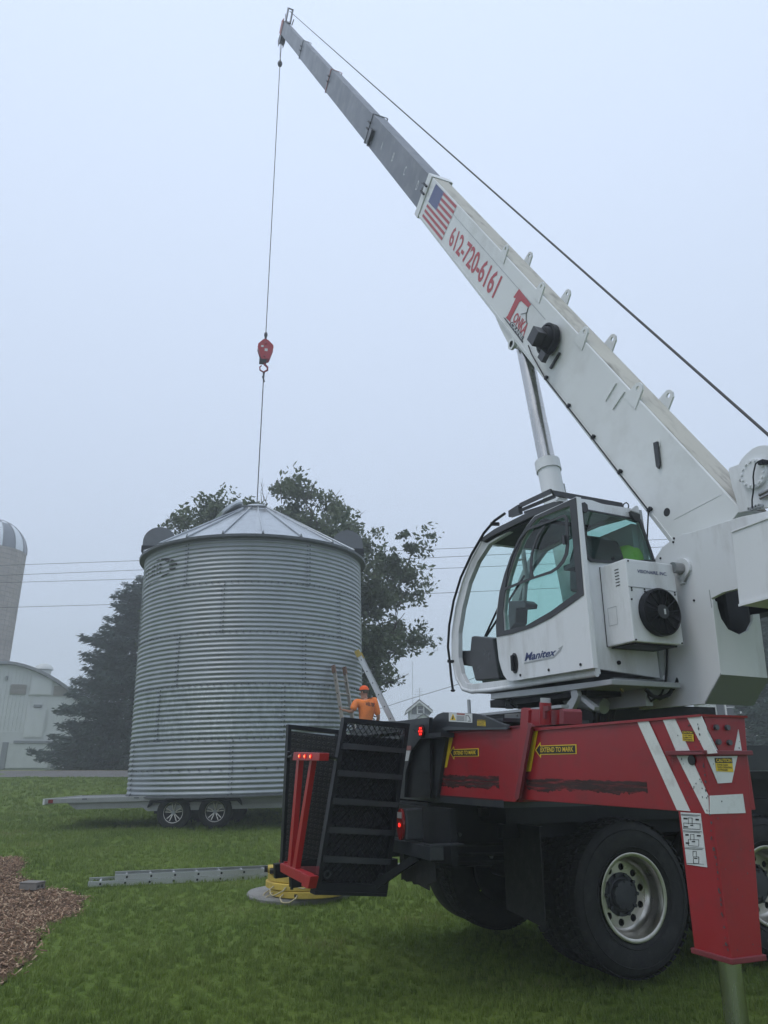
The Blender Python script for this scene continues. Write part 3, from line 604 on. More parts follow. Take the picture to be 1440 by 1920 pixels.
MB().lathe([(BR_-.03, -.02), (BR_+.03, -.02), (BR_+.03, .012), (BR_-.03, .012)], (0,0,0), 'z', 96).build('base_angle', GALVD, binr, smooth=40)
# roof: panels with raised ribs
HE = 5*RH; RISE = 1.42; RC = .42; NP = 20; tan_ = RISE/(BR_-RC)
for k in range(NP):
    a0, a1 = 6.2832*k/NP+.05, 6.2832*(k+1)/NP+.05; m = MB(); v = []; nr, na = 3, 5
    for j in range(nr+1):
        r = BR_+.10-(BR_+.10-RC)*j/nr
        for i in range(na+1):
            a = a0+(a1-a0)*i/na; h = HE+.03+(BR_+.10-r)*tan_-.055+(.022 if i in (0, na) else 0)*1.0; v.append((r*math.sin(a), -r*math.cos(a), h))
    m.add(v, [(j*(na+1)+i, j*(na+1)+i+1, (j+1)*(na+1)+i+1, (j+1)*(na+1)+i) for j in range(nr) for i in range(na)])
    p = m.build('roof_panel', GALVR, binr)
    rb = MB(); pts = [((BR_+.12-(BR_+.12-RC)*j/4)*math.sin(a0), -(BR_+.12-(BR_+.12-RC)*j/4)*math.cos(a0), HE-.01+(BR_+.10-(BR_+.12-(BR_+.12-RC)*j/4))*tan_+.035) for j in range(5)]
    rb.tube(pts, .022, 6, r1=.016); rb.build('roof_rib', GALVR, p, smooth=60)
    e = Vector(pts[0]); o = Vector((math.sin(a0), -math.cos(a0), 0)); b = MB(); t = Vector((math.cos(a0), math.sin(a0), 0))
    b.add([e-t*.04-Vector((0,0,.05)), e+t*.04-Vector((0,0,.05)), e+Vector((0,0,.06)), e-t*.04-o*.06-Vector((0,0,.05)), e+t*.04-o*.06-Vector((0,0,.05)), e-o*.06+Vector((0,0,.06))], [(0,1,2),(5,4,3),(0,3,4,1),(1,4,5,2),(2,5,3,0)]); b.build('eave_clip', GALVD, p)
MB().lathe([(BR_+.01, HE-.09), (BR_+.13, HE-.075), (BR_+.14, HE-.02), (BR_+.11, HE-.01), (BR_, HE-.02)], (0,0,0), 'z', 120).build('eave_flashing', GALVD, binr, smooth=40)
MB().lathe([(RC+.06, HE+RISE-.06), (RC+.05, HE+RISE+.02), (RC-.02, HE+RISE+.12), (RC-.10, HE+RISE+.17), (.01, HE+RISE+.22)], (0,0,0), 'z', 40).build('roof_cap', GALVR, binr, smooth=35)
lid = MB(); lid.lathe([(.001, 0), (.46, 0), (.50, .03), (.50, .10), (.46, .10), (.44, .05), (.001, .05)], (0,0,0), 'z', 32)
lo = lid.build('fill_lid', GALVR, binr, smooth=35); lo.location = (-.72, -.12, HE+RISE-.12); lo.rotation_euler = (0, math.radians(-42), 0)
pf = MB(); pf.bar((-.35, -.52, HE+RISE+.02), (.25, -.55, HE+RISE+.02), .05, .05); pf.bar((.30, -.35, HE+RISE-.02), (.85, -.25, HE+RISE-.16), .10, .05); pf.build('roof_bracket', GALVD, binr)
for s, a in ((-1, -80), (1, 76)):
    a = math.radians(a); cx, cy_ = 2.42*math.sin(a), -2.42*math.cos(a); zz = HE+.16; v = MB()
    v.prism('y', [(cx-.40, zz), (cx-.40, zz+.22)]+[(cx-.40*math.cos(t), zz+.22+.38*math.sin(t)) for t in np.linspace(.15, math.pi-.15, 14)]+[(cx+.40, zz+.22), (cx+.40, zz)], cy_-.26, cy_+.26)
    w = v.build('roof_vent', GALVD if s < 0 else GALVD, binr, smooth=30); MB().box(cx-.42, cx+.42, cy_-.30, cy_+.30, zz-.06, zz+.10).build('vent_base', BLACK, w)
# painted emblem that follows the corrugations
def emblem():
    polys = [[(-0.8317, 6.1984), (-0.7901, 6.2069), (-0.7561, 6.193), (-0.7537, 6.1555), (-0.7873, 6.1663)], [(-0.7389, 6.1929), (-0.6608, 6.1627), (-0.6359, 6.1491), (-0.6158, 6.1239), (-0.6119, 6.0909), (-0.6217, 6.0553), (-0.6354, 6.0481), (-0.6612, 6.0779), (-0.6829, 6.1061), (-0.6737, 6.1241), (-0.7163, 6.138), (-0.7361, 6.1463)], [(-0.6009, 6.0994), (-0.5783, 6.0941), (-0.553, 6.0615), (-0.5847, 6.0436), (-0.6026, 6.0424)], [(-0.6256, 5.9948), (-0.6055, 6.0082), (-0.561, 6.0028), (-0.5311, 5.9954), (-0.5176, 5.9683), (-0.5182, 5.9333), (-0.5374, 5.9494), (-0.5801, 5.9444), (-0.6073, 5.9514)], [(-0.6206, 5.8951), (-0.6004, 5.9043), (-0.5603, 5.8923), (-0.5328, 5.8905), (-0.5331, 5.8511), (-0.5533, 5.8325), (-0.5976, 5.8457)], [(-0.7186, 5.7266), (-0.7049, 5.7645), (-0.665, 5.7819), (-0.6272, 5.7965), (-0.6039, 5.7911), (-0.6343, 5.751), (-0.6825, 5.7367)], [(-0.8528, 5.6721), (-0.8093, 5.6768), (-0.773, 5.6902), (-0.7507, 5.7062), (-0.7549, 5.6815), (-0.7894, 5.6626), (-0.8277, 5.6593)], [(-1.1178, 5.6606), (-0.9928, 5.6618), (-0.9108, 5.6801), (-0.8577, 5.688), (-0.878, 5.6672), (-0.9513, 5.6479), (-1.0496, 5.6393)], [(-1.0946, 6.0735), (-1.0363, 6.0735), (-0.9891, 6.0673), (-0.9861, 6.0424), (-1.0319, 6.043), (-1.0916, 6.0575)], [(-0.9852, 6.0788), (-0.9499, 6.0711), (-0.9463, 6.0368), (-0.9756, 6.0407)], [(-0.8828, 6.0727), (-0.8678, 6.0732), (-0.8654, 6.0445), (-0.8803, 6.0439)], [(-0.8571, 6.0762), (-0.8224, 6.075), (-0.8165, 6.0401), (-0.8503, 6.036)], [(-0.8001, 6.0809), (-0.7748, 6.0719), (-0.7701, 6.0469), (-0.7945, 6.0463)], [(-0.7603, 6.0778), (-0.7259, 6.0709), (-0.7213, 6.0399), (-0.7309, 6.0178), (-0.7549, 6.039)], [(-1.0605, 5.9681), (-1.0155, 5.9681), (-1.0115, 5.9381), (-1.0571, 5.9475)], [(-0.9847, 5.9863), (-0.9539, 5.9772), (-0.9449, 5.9352), (-0.9745, 5.9435)], [(-0.8948, 5.9885), (-0.8683, 5.9917), (-0.8636, 5.9346), (-0.8864, 5.9383)], [(-0.8531, 5.9832), (-0.8317, 5.976), (-0.8285, 5.9336), (-0.8493, 5.9358)], [(-0.8014, 6.0093), (-0.7766, 6.0098), (-0.7725, 5.9492), (-0.7938, 5.9467)], [(-0.7573, 5.9863), (-0.7179, 5.9845), (-0.716, 5.9522), (-0.7516, 5.943)], [(-0.637, 5.8492), (-0.6235, 5.8611), (-0.6224, 5.8385), (-0.6315, 5.8336)], [(-1.0444, 5.8658), (-1.0018, 5.8634), (-0.998, 5.8337), (-1.0413, 5.8455)], [(-0.9763, 5.8713), (-0.9485, 5.8826), (-0.9396, 5.841), (-0.9629, 5.8407)], [(-0.9331, 5.8646), (-0.8995, 5.8639), (-0.9006, 5.8328), (-0.9261, 5.8379)], [(-0.8937, 5.8879), (-0.8631, 5.8846), (-0.855, 5.8305), (-0.8813, 5.8357)], [(-0.8506, 5.8643), (-0.8132, 5.8624), (-0.8112, 5.8344), (-0.8451, 5.8388)], [(-0.7921, 5.8784), (-0.7676, 5.8749), (-0.7651, 5.8379), (-0.7866, 5.8443)], [(-0.7486, 5.8968), (-0.729, 5.896), (-0.7172, 5.8369), (-0.7422, 5.84)]]
    a_off = math.radians(9.97); m = MB(); s = .013
    for P in polys:
        P = [((t-a_off)*BR_, z-BZ) for t, z in P]; xs = [p[0] for p in P]; zs = [p[1] for p in P]; gx = np.arange(min(xs), max(xs)+s, s); gzz = np.arange(min(zs), max(zs)+s, s)
        X, Z = np.meshgrid(gx, gzz); I = inside(P, X, Z)
        for x, z in zip(X[I], Z[I]):
            def q(x, z): r = BR_+max(corr(z % RH), -.005)+.009; return (r*math.sin(x/BR_), -r*math.cos(x/BR_), z)
            m.add([q(x-s/2, z-s/2), q(x+s/2, z-s/2), q(x+s/2, z+s/2), q(x-s/2, z+s/2)], [(0,1,2,3)])
    m.build('painted_emblem', KSTK, binr)
emblem()

# ================================================================== TRAILER
tr = empty('flatbed_trailer', (-4.0, 18.05, .225), 0, 'aluminium flatbed trailer with alloy wheels under the grain bin', 'trailer'); tr.rotation_euler = (0, math.radians(-1.4), 0)
for k in range(10):
    MB().box(-3.2, 3.9, -1.0+k*.2+.004, -.8+k*.2-.004, .655, .685).build('deck_board', TALU, tr)
MB().box(-3.2, 3.9, -1.045, -1.003, .60, .70).build('side_rail', TALU, tr, bevel=.005); MB().box(-3.2, 3.9, 1.003, 1.045, .60, .70).build('side_rail', TALU, tr)
MB().prism('y', [(-2.75, .60), (-2.55, .47), (3.9, .47), (3.9, .65), (-2.95, .65)], -.96, -.90).build('frame_rail', TALU, tr); MB().prism('y', [(-2.75, .60), (-2.55, .47), (3.9, .47), (3.9, .65), (-2.95, .65)], .90, .96).build('frame_rail', TALU, tr)
MB().prism('y', [(-1.15, .50), (-1.02, .40), (3.2, .40), (3.2, .50)], -1.0, -.93).build('axle_mount_rail', TALU, tr)
for k in range(15):
    MB().box(-2.5+k*.44, -2.44+k*.44, -.9, .9, .58, .655).build('cross_member', TALU, tr)
for x in (-2.4, -1.3): MB().box(x, x+.10, -1.06, -1.044, .66, .69).build('tie_down_pocket', GALVD, tr)
MB().box(-3.24, -3.19, -1.04, 1.04, .58, .70).build('rear_rail', WSTK, tr); rl = MB().box(-3.12, -3.02, -1.052, -1.044, .61, .68).build('marker_light', LENS, tr)
MB().prism('y', [(3.9, .50), (5.2, .50), (5.2, .62), (3.9, .62)], -.06, .06).build('drawbar', TALU, tr)
def trailer_wheel(x, y, s):
    lp_ = MB().lathe([(.196, .0), (.205, -.003), (.208, .006), (.200, .012)], (x, y, .36), 'y', 40); w = MB(); w.lathe([(.199, .012), (.190, .05), (.185, .17)], (x, y, .36), 'y', 40)
    t = 5; m = MB()
    wh = w.build('wheel', DARKG, tr, smooth=40); lp_.build('rim_lip', ALLOY, wh, smooth=40)
    tp = [(.203, .012), (.22, -.006), (.27, -.014), (.325, .004), (.352, .03), (.358, .10), (.352, .17), (.335, .19), (.25, .20), (.20, .18)]
    MB().lathe([(r, h) for r, h in tp], (x, y, .36), 'y', 48).build('tyre', RUBBER, wh, smooth=50)
    MB().disc((x, y, .36), .185, .10, .11, 'y', 30).build('brake_disc', BLACK, wh)
    for k in range(10):
        a = 6.2832*(k//2)/5+(.17 if k % 2 else -.17)+.31; sp = MB(); sp.bar((x+.045*math.cos(a*1.0), y+.035, .36+.045*math.sin(a)), (x+.18*math.cos(a+(.04 if k % 2 else -.04)), y+.02, .36+.18*math.sin(a+(.04 if k % 2 else -.04))), .017, .020, up=(0, 1, 0)); sp.build('spoke', ALLOY, wh)
    MB().disc((x, y, .36), .042, .01, .06, 'y', 20).build('hub_cap', GREYP, wh)
for x in (-.45, .43): trailer_wheel(x, -1.06, 1)
for x in (-.45, .43):
    m = MB(); m.lathe([(.20, .18), (.25, .20), (.325, .185), (.338, .165), (.34, .10), (.338, .035), (.325, .01), (.25, 0), (.2, .02), (.001, .03)], (x, .86, .34), 'y', 40).build('wheel', RUBBER, tr, smooth=50)
    MB().tube([(x, -.9, .34), (x, .9, .34)], .035, 8).build('axle', BLACK, tr)
MB().box(-.9, .9, -.90, -.84, .34, .47).build('spring_hanger', BLACK, tr); MB().box(-.9, .9, .80, .86, .34, .47).build('spring_hanger', BLACK, tr)
MB().prism('y', [(-1.0, .47), (-.95, .62), (.95, .62), (1.0, .47), (.9, .56), (-.9, .56)], -1.10, -.88).build('fender', BLACK, tr)

# ================================================================== LADDERS
def ladder(name, p0, p1, wdir, w, label, m=ALU, tips=None, rail=(.03, .085), rungs=.305, tipm=RUST, fly=None, feet=True):
    """p0 foot, p1 top (midpoints); wdir = direction across the rungs"""
    root = empty(name, p0, 0, label, 'ladder'); a = Vector(p1)-Vector(p0); L = a.length; a.normalize(); w_ = (Vector(wdir)-a*a.dot(Vector(wdir))).normalized(); n = a.cross(w_).normalized()
    def sect(o, s0, s1, wd, par):
        for s in (-1, 1):
            c0 = o+a*s0+w_*(s*wd/2); c1 = o+a*s1+w_*(s*wd/2); r = MB(); r.bar(c0, c1, rail[1], .006, up=w_)
            r.bar(c0+n*(rail[1]/2-.003)-w_*(s*rail[0]/2), c1+n*(rail[1]/2-.003)-w_*(s*rail[0]/2), rail[0], .006, up=n); r.bar(c0-n*(rail[1]/2-.003)-w_*(s*rail[0]/2), c1-n*(rail[1]/2-.003)-w_*(s*rail[0]/2), rail[0], .006, up=n)
            rr = r.build('rail', m, root)
            k = s0+.15
            pl = MB()
            while k < s1-.05:
                c = o+a*k+w_*(s*wd/2+s*.004); pl.tube([c-w_*s*.001, c+w_*s*.006], .015, 8); k += rungs
            pl.build('rung_hole_dark', BLACK, rr)  # black stubs stand for the shade inside the open rung holes
            if tips: MB().bar(c1-a*.02, c1+a*tips, rail[1]+.012, rail[0]+.014, up=w_).build('rail_tip', tipm, rr)
        k = s0+.15
        while k < s1-.05:
            c = o+a*k; MB().tube([c-w_*(wd/2-.002), c+w_*(wd/2-.002)], .017, 8).build('rung', m, root); k += rungs
    sect(Vector((0,0,0)), 0, L, w, root)
    if fly: sect(n*fly[2], fly[0], fly[1], w*.86, root)
    return root
lt = (-1.0251, 17.3602, 3.5215)
nrm = Vector((lt[0]+3.35, lt[1]-19.06, 0)).normalized(); tg = Vector((-nrm.y, nrm.x, 0))
lf = Vector((lt[0], lt[1], 0))+nrm*.80; lf.z = gz(lf.x, lf.y)
ladder('ladder', lf, Vector(lt)+nrm*.02, tg, .40, 'short old ladder with brown tips the orange shirted man is holding', OLDALU, tips=.16)
l2t = (-0.5668, 3.9995); l2f = Vector((1.35, 17.9, gz(1.35, 17.9)))
ladder('ladder', l2f, (l2t[0], 18.2, l2t[1]), (.12, 1, 0), .42, 'tall aluminium extension ladder with yellow tip leaning against the right side of the bin', ALU, tips=.14, tipm=YEL, rail=(.04, .11), fly=(0, 2.2, -.12))
g0 = (-3.7989, 10.5856); g1 = (-1.4344, 11.3723); gd = Vector((g1[0]-g0[0], g1[1]-g0[1], 0)).normalized(); gp = Vector((-gd.y, gd.x, 0))
g0v = Vector((g0[0], g0[1]+.02, gz(*g0)+.04))+gp*.21; g1v = g0v+gd*4.3
gl = ladder('ladder', g0v, g1v, gp, .42, 'aluminium extension ladder lying flat on the lawn left of the yellow pads', ALU, rail=(.028, .062), fly=(.32, 4.3, .066))

# ================================================================== PADS, LID, TOOL, BLOCK
mb = MB(); mb.lathe([(.001, -.05), (.62, -.05), (.635, .02), (.62, .045), (.001, .05)], (0,0,0), 'z', 48); cl_ = mb.build('well_cover', CONC, smooth=30); cl_.location = (DISC[0], DISC[1]-.05, gz(*DISC)); tag(cl_, 'round grey concrete cover set in the lawn under the yellow pads', 'well cover')
pz = gz(*DISC)+.052
for k, (dx, dy, rz) in enumerate(((.05, -.29, .2), (.0, -.27, 1.1), (.02, -.25, -.4))):
    R_ = .465; p = MB(); p.lathe([(.001, 0), (R_-.012, 0), (R_, .008), (R_, .066), (R_-.012, .074), (.001, .074)], (0,0,0), 'z', 56)
    o = p.build('outrigger_pad', YEL, smooth=35); o.location = (DISC[0]+.08+dx, DISC[1]+dy+.03, pz+k*.0755); o.rotation_euler = (0, 0, rz)
    tag(o, ['bottom yellow round pad of the stack, with two rope handles', 'middle yellow round pad of the stack', 'topmost yellow round pad of the stack'][k], 'outrigger pad', 'stack of yellow outrigger pads')
    for (a, l) in (((-1.95, .11), (-2.75, .09)), ((-2.15, .10),), ((-1.55, .05),))[k]:
        a -= rz; c = Vector((math.cos(a), math.sin(a), 0)); t = Vector((-c.y, c.x, 0)); P = [c*R_*.99-t*.09+Vector((0,0,.04)), c*(R_+l*.45)-t*.10+Vector((0,0,.015)), c*(R_+l*.9)-t*.05+Vector((0,0,-.02 if k == 0 else -.03)), c*(R_+l)+Vector((0,0,-.025 if k == 0 else -.04)), c*(R_+l*.9)+t*.05+Vector((0,0,-.02)), c*(R_+l*.45)+t*.10+Vector((0,0,.015)), c*R_*.99+t*.09+Vector((0,0,.04))]
        MB().tube(P, .008, 7).build('rope_handle', MANILA, o, smooth=60)
    a = -1.75-rz; c = Vector((math.cos(a), math.sin(a), 0)); t = Vector((-c.y, c.x, 0)); b = MB(); b.bar(c*(R_-.01)-t*.02+Vector((0,0,.037)), c*(R_+.004)-t*.02+Vector((0,0,.037)), .035, .03); b.build('pad_mark', BLACK, o)
tb = MB().box(-.16, .16, -.09, .09, 0, .05).build('timber_block', CONC, bevel=.004); tb.location = (DISC[0]+.02, DISC[1]-.32, pz+.2275); tb.rotation_euler = (0, 0, .2); tag(tb, 'flat grey block lying on top of the yellow pads under the ramp', 'block')
tl = empty('power_tool', (DISC[0]-.22, DISC[1]-.38, pz+.2275), .15, 'yellow and black hand tool lying on the left of the yellow pads', 'tool')
MB().tube([(-.13, 0, .05), (.04, 0, .05)], .045, 14).build('body', YEL, tl, smooth=50); MB().tube([(.04, 0, .05), (.13, .01, .045)], .034, 12, r1=.022).build('nozzle', GREYP, tl, smooth=50)
MB().tube([(-.17, 0, .05), (-.125, 0, .05)], .036, 14).build('end_cap', BLACK, tl, smooth=50); MB().bar((-.08, -.05, .045), (-.08, -.13, .03), .05, .04).build('grip', BLACK, tl); MB().tube([(-.02, 0, .05), (.0, 0, .05)], .047, 14).build('band', BLACK, tl)
bp = (-4.3855, 10.312)
cb = empty('concrete_block', (bp[0], bp[1], gz(*bp)+.03), math.radians(-12), 'small grey hollow concrete block standing on the wood chips', 'concrete block')
w, d, h = .115, .09, .070
DCONC = mat('weathered dark concrete', (.19, .175, .155), .9, var=.15, scale=12, bump=.4)
b = MB(); b.prism('x', [(-d, 0), (d, 0), (d, h), (-d, h)], -w, w, [[(-d+.03, .018), (-.012, .018), (-.012, h-.022), (-d+.03, h-.022)], [(.012, .018), (d-.03, .018), (d-.03, h-.022), (.012, h-.022)]]); b.build('body', DCONC, cb)
MB().box(-w-.006, w+.006, -d-.006, d+.006, h+.001, h+.014).build('cap_slab', DCONC, cb, bevel=.004)

# ================================================================== PEOPLE
def skin(name, J, E, m, parent, root=0, lev=2):
    me = bpy.data.meshes.new(name); me.from_pydata([j[:3] for j in J], E, []); o = bpy.data.objects.new(name, me); COL.objects.link(o); o.parent = parent; me.materials.append(m)
    md = o.modifiers.new('skin', 'SKIN'); md.use_smooth_shade = True
    for i, j in enumerate(J):
        s = me.skin_vertices[0].data[i]; r = j[3]; s.radius = (r, j[4] if len(j) > 4 else r); s.use_root = (i == root)
    sb = o.modifiers.new('sub', 'SUBSURF'); sb.levels = sb.render_levels = lev; return o
def person(loc, rz, label, P, shirt, lower, capm=None, txt=None):
    """P: joint positions in the figure's own frame (facing -y... head towards +z)"""
    r = empty('person', loc, rz, label, 'person'); g = lambda k: P[k]
    J = []; idx = {}
    def j(k, rad, rad2=None): idx[k] = len(J); J.append((*P[k], rad, rad2 or rad))
    for k, a, b in (('pel', .13, .10), ('waist', .135, .10), ('chest', .155, .11), ('neck', .055, .06), ('hbase', .06, .065), ('head', .078, .092), ('crown', .060, .075)): j(k, a, b)
    for s in 'LR':
        for k, a in (('sh', .045), ('el', .042), ('wr', .028), ('hand', .036)): j(k+s, a)
        for k, a in (('hip', .088), ('kn', .058), ('an', .038), ('toe', .036)): j(k+s, a)
    E = [('pel','waist'),('waist','chest'),('chest','neck'),('neck','hbase'),('hbase','head'),('head','crown')]
    for s in 'LR': E += [('chest','sh'+s),('sh'+s,'el'+s),('el'+s,'wr'+s),('wr'+s,'hand'+s),('pel','hip'+s),('hip'+s,'kn'+s),('kn'+s,'an'+s),('an'+s,'toe'+s)]
    skin('body', J, [(idx[a], idx[b]) for a, b in E], SKIN, r)
    # five fingers a hand
    fg = MB()
    for s in 'LR':
        h = Vector(P['hand'+s]); d = (h-Vector(P['wr'+s])).normalized(); sd = d.cross(Vector((0, 0, 1))).normalized(); dn = sd.cross(d)
        for k in range(4):
            b = h+sd*(k-1.5)*.019; L_ = (.062, .074, .070, .054)[k]; fg.tube([b, b+d*L_*.5, b+d*L_*.7+dn*L_*.35, b+d*L_*.45+dn*L_*.65], .0095, 7, r1=.007)
        b = h-sd*.03-d*.02; fg.tube([b, b-sd*.02+d*.03+dn*.01, b-sd*.008+d*.05+dn*.03], .011, 7, r1=.008)
    fg.build('fingers', SKIN, r, smooth=70)
    lerp = lambda a, b, t: tuple(P[a][i]*(1-t)+P[b][i]*t for i in range(3))
    Js = [(*P['pel'], .155, .118), (*P['waist'], .165, .125), (*P['chest'], .185, .135), (*lerp('chest','neck',.55), .085, .085)]; Es = [(0,1),(1,2),(2,3)]
    for s in 'LR': n = len(Js); Js += [(*P['sh'+s], .094), (*lerp('sh'+s,'el'+s,.45), .080), (*lerp('sh'+s,'el'+s,.85), .076)]; Es += [(2,n),(n,n+1),(n+1,n+2)]
    sh = skin('shirt', Js, Es, shirt, r)
    Jp = [(*lerp('pel','waist',.15), .148, .115)]; Ep = []
    for s in 'LR': n = len(Jp); Jp += [(*P['hip'+s], .105), (*P['kn'+s], .078), (*lerp('kn'+s,'an'+s,.93), .066)]; Ep += [(0,n),(n,n+1),(n+1,n+2)]
    skin('jeans', Jp, Ep, lower, r)
    for s in 'LR':
        b = MB(); a_, t_ = Vector(P['an'+s]), Vector(P['toe'+s]); d = (t_-a_); d.z = 0; d.normalize()
        b.tube([a_+Vector((0,0,.08)), a_-Vector((0,0,.02)), a_-Vector((0,0,.05))], .052, 10, r1=.055); b.tube([a_-d*.05-Vector((0,0,.045)), a_+d*.06-Vector((0,0,.045)), a_+d*.19-Vector((0,0,.055))], .048, 10, r1=.034); b.build('boot', BOOT, r, smooth=60)
    hd = Vector(P['head']); f = Vector(P['face']).normalized(); sd = f.cross(Vector((0,0,1))).normalized()
    hr = MB(); hr.ball(hd+Vector((0,0,.045))-f*.016, .090, 14, (1.0, 1.0, 1.05)); hr.build('hair', HAIR, r, smooth=70)
    fc = MB(); fc.ball(hd+f*.106-Vector((0,0,.012)), .016, 8, (1,1,1.6));
    for s in (-1, 1): fc.ball(hd+sd*s*.092-Vector((0,0,.005))-f*.01, .024, 8, (.7,.9,1.3))
    fc.build('nose_and_ears', SKIN, r, smooth=70); ey = MB()
    for s in (-1, 1): ey.ball(hd+f*.088+sd*s*.034+Vector((0,0,.018)), .011, 8)
    ey.build('eye', WSTK, r); MB().tube([hd+f*.092-sd*.025-Vector((0,0,.052)), hd+f*.097-Vector((0,0,.053)), hd+f*.092+sd*.025-Vector((0,0,.052))], .005, 6).build('mouth', DRED, r)
    if capm:
        c = MB(); c.ball(hd+Vector((0,0,.052)), .108, 18, (1, 1, .98)); v = [q for q in c.v]; c.v = [(q[0], q[1], max(q[2], hd.z+.055)) for q in v]; cp = c.build('cap', capm, r, smooth=60)
        b = MB(); P_ = [hd+Vector((0,0,.058))+f*(.085+.10*math.cos(t))+sd*(.085*math.sin(t)) for t in np.linspace(-1.5, 1.5, 9)]; P_ += [p+Vector((0,0,.010)) for p in P_]
        b.add(P_, [tuple(range(9)), tuple(range(17, 8, -1))]+[(i, i+1, i+10, i+9) for i in range(8)]+[(8, 0, 9, 17)]); b.build('cap_brim', CHARC, cp)
    return r
# man in orange on the short ladder
def T3(pxl): return pxl
pm = {'top': (-0.4282, 3.1652), 'shl': (-0.6073, 2.8124), 'hand': (-0.9076, 2.6528), 'elb': (-0.6824, 2.5873), 'shr': (-0.1949, 2.8347), 'elr': (-0.1355, 2.5151), 'mid': (-0.387, 2.4804)}
tx, tz = pm['top']; fx, fy_ = tx+.03, 16.6; F = tz-1.84
def w2(k, y): return (pm[k][0]-fx, y-fy_, pm[k][1]-F)
P = dict(pel=(-.01, 0, .98), waist=(.01, -.02, 1.14), chest=(.02, -.03, 1.40), neck=(-.02, -.01, 1.55), hbase=(-.03, .01, 1.60), head=(-.035, .02, 1.69), crown=(-.03, .01, 1.765),
     shL=w2('shl', 16.5), elL=w2('elb', 16.42), wrL=(w2('hand', 16.6)[0]+.10, w2('hand', 16.6)[1]-.02, w2('hand', 16.6)[2]-.02), handL=w2('hand', 16.6),
     shR=w2('shr', 16.52), elR=(w2('elr', 16.5)[0]+.02, .0, w2('elr', 16.5)[2]-.05), wrR=(w2('elr', 16.5)[0]-.08, .20, 1.02), handR=(w2('elr', 16.5)[0]-.18, .26, 1.03),
     hipL=(-.09, 0, .92), knL=(-.13, .05, .50), anL=(-.14, .02, .10), toeL=(-.22, .12, .05), hipR=(.08, .02, .92), knR=(.04, .08, .50), anR=(.02, .04, .10), toeR=(-.07, .14, .05), face=(-.85, .5, -.05))
man = person((fx, fy_, F), 0, 'man in orange shirt and orange cap holding the short ladder', P, ORANGE, JEAN, CAPM)
zc = pm['mid'][1]-F; back = [( .01, -.155, 1.40), (.20, -.105, 1.38), (.20, -.10, 1.455), (.01, -.148, 1.475)]
decal(('WELTER', .03, 1.0, .2), back, 'shirt_print', KSTK, man, (0, -.07, 0))
# helper behind the trailer
hx_ = (-4.0699, 22.6931)
P2 = dict(pel=(0,0,.96), waist=(0,0,1.12), chest=(0,0,1.38), neck=(0,0,1.54), hbase=(0,.0,1.59), head=(0,-.01,1.68), crown=(0,0,1.76), shL=(-.19,0,1.42), elL=(-.25,-.05,1.15), wrL=(-.22,-.25,1.05), handL=(-.20,-.33,1.04), shR=(.19,0,1.42), elR=(.27,-.05,1.15), wrR=(.25,-.25,1.05), handR=(.24,-.33,1.04),
     hipL=(-.10,0,.90), knL=(-.24,-.05,.48), anL=(-.37,0,.09), toeL=(-.46,-.10,.04), hipR=(.10,0,.90), knR=(.27,-.04,.48), anR=(.40,.03,.09), toeR=(.50,-.06,.04), face=(.3,-1,0))
person((hx_[0]+.40, hx_[1], gz(hx_[0]+.4, hx_[1])), 0, 'helper in blue jeans mostly hidden behind the trailer, only the lower legs showing', P2, JEAN, JEAN)
# ================================================================== CRANE TRUCK
# local frame: x forward along the chassis, y away from the camera side, z up; origin on the ground under the outer face of the rear axle's near wheel
tk = empty('crane_truck', (1.837, 6.096, 0), math.radians(23.0), 'white and red boom crane truck with raised telescopic boom and folded black ramps', 'crane truck')
E_ = math.radians(56.3); cE, sE = math.cos(E_), math.sin(E_)
def BF(x, q, p): return (x, q*cE-p*sE, q*sE+p*cE)          # boom frame: q along the boom, p across it
def strip(*pts): return [tuple(p) for p in pts]
# ---- wheels
def tread(x, y0, y1, R, par, z):
    m = MB(); n = 54; wd = (y1-y0)
    for k in range(n):
        a = 6.2832*k/n
        for (u0, u1, sh, rr) in ((0, .26, 0, 0), (.30, .48, .5, .004), (.52, .70, 0, .004), (.74, 1, .5, 0)):
            b = a+sh*6.2832/n; da = 6.2832/n*.36; v = []
            for (aa, yy) in ((b-da, y0+wd*u0), (b+da, y0+wd*u0), (b+da*1.0+.02, y0+wd*u1), (b-da*1.0+.02, y0+wd*u1)):
                e = .012 if yy in (y0, y1) else 0
                for r in (R-.012, R+rr-e*.4): v.append((x+r*math.cos(aa), yy, z+r*math.sin(aa)))
            m.add(v, [(1,3,5,7),(0,2,3,1),(2,4,5,3),(4,6,7,5),(6,0,1,7)])
    return m.build('tread', TREAD, par, kind=None)
def tyre(x, y, par, z, detail=True, flip=1):
    """outer sidewall at y, body running inwards (+y for the near side)"""
    w = .275*flip; pr = [(.295, .030), (.31, .012), (.35, .000), (.42, -.006), (.465, .0), (.495, .010), (.515, .022), (.522, .035)]
    prof = [(r, y+h*flip) for r, h in pr]+[(.524, y+w*.5)]+[(r, y+w-h*flip) for r, h in reversed(pr)]
    o = MB().lathe(prof, (x, 0, z), 'y', 72).build('tyre', RUBBER, par, smooth=50)
    g = MB()
    for r in (.455, .333): g.lathe([(r, y-.006*flip), (r+.004, y-.010*flip), (r+.008, y-.005*flip)], (x, 0, z), 'y', 72)
    g.build('sidewall_ring', RUBBER, par, smooth=50)
    if detail: tread(x, y+.006*flip, y+w-.006*flip, .535, par, z)
    return o
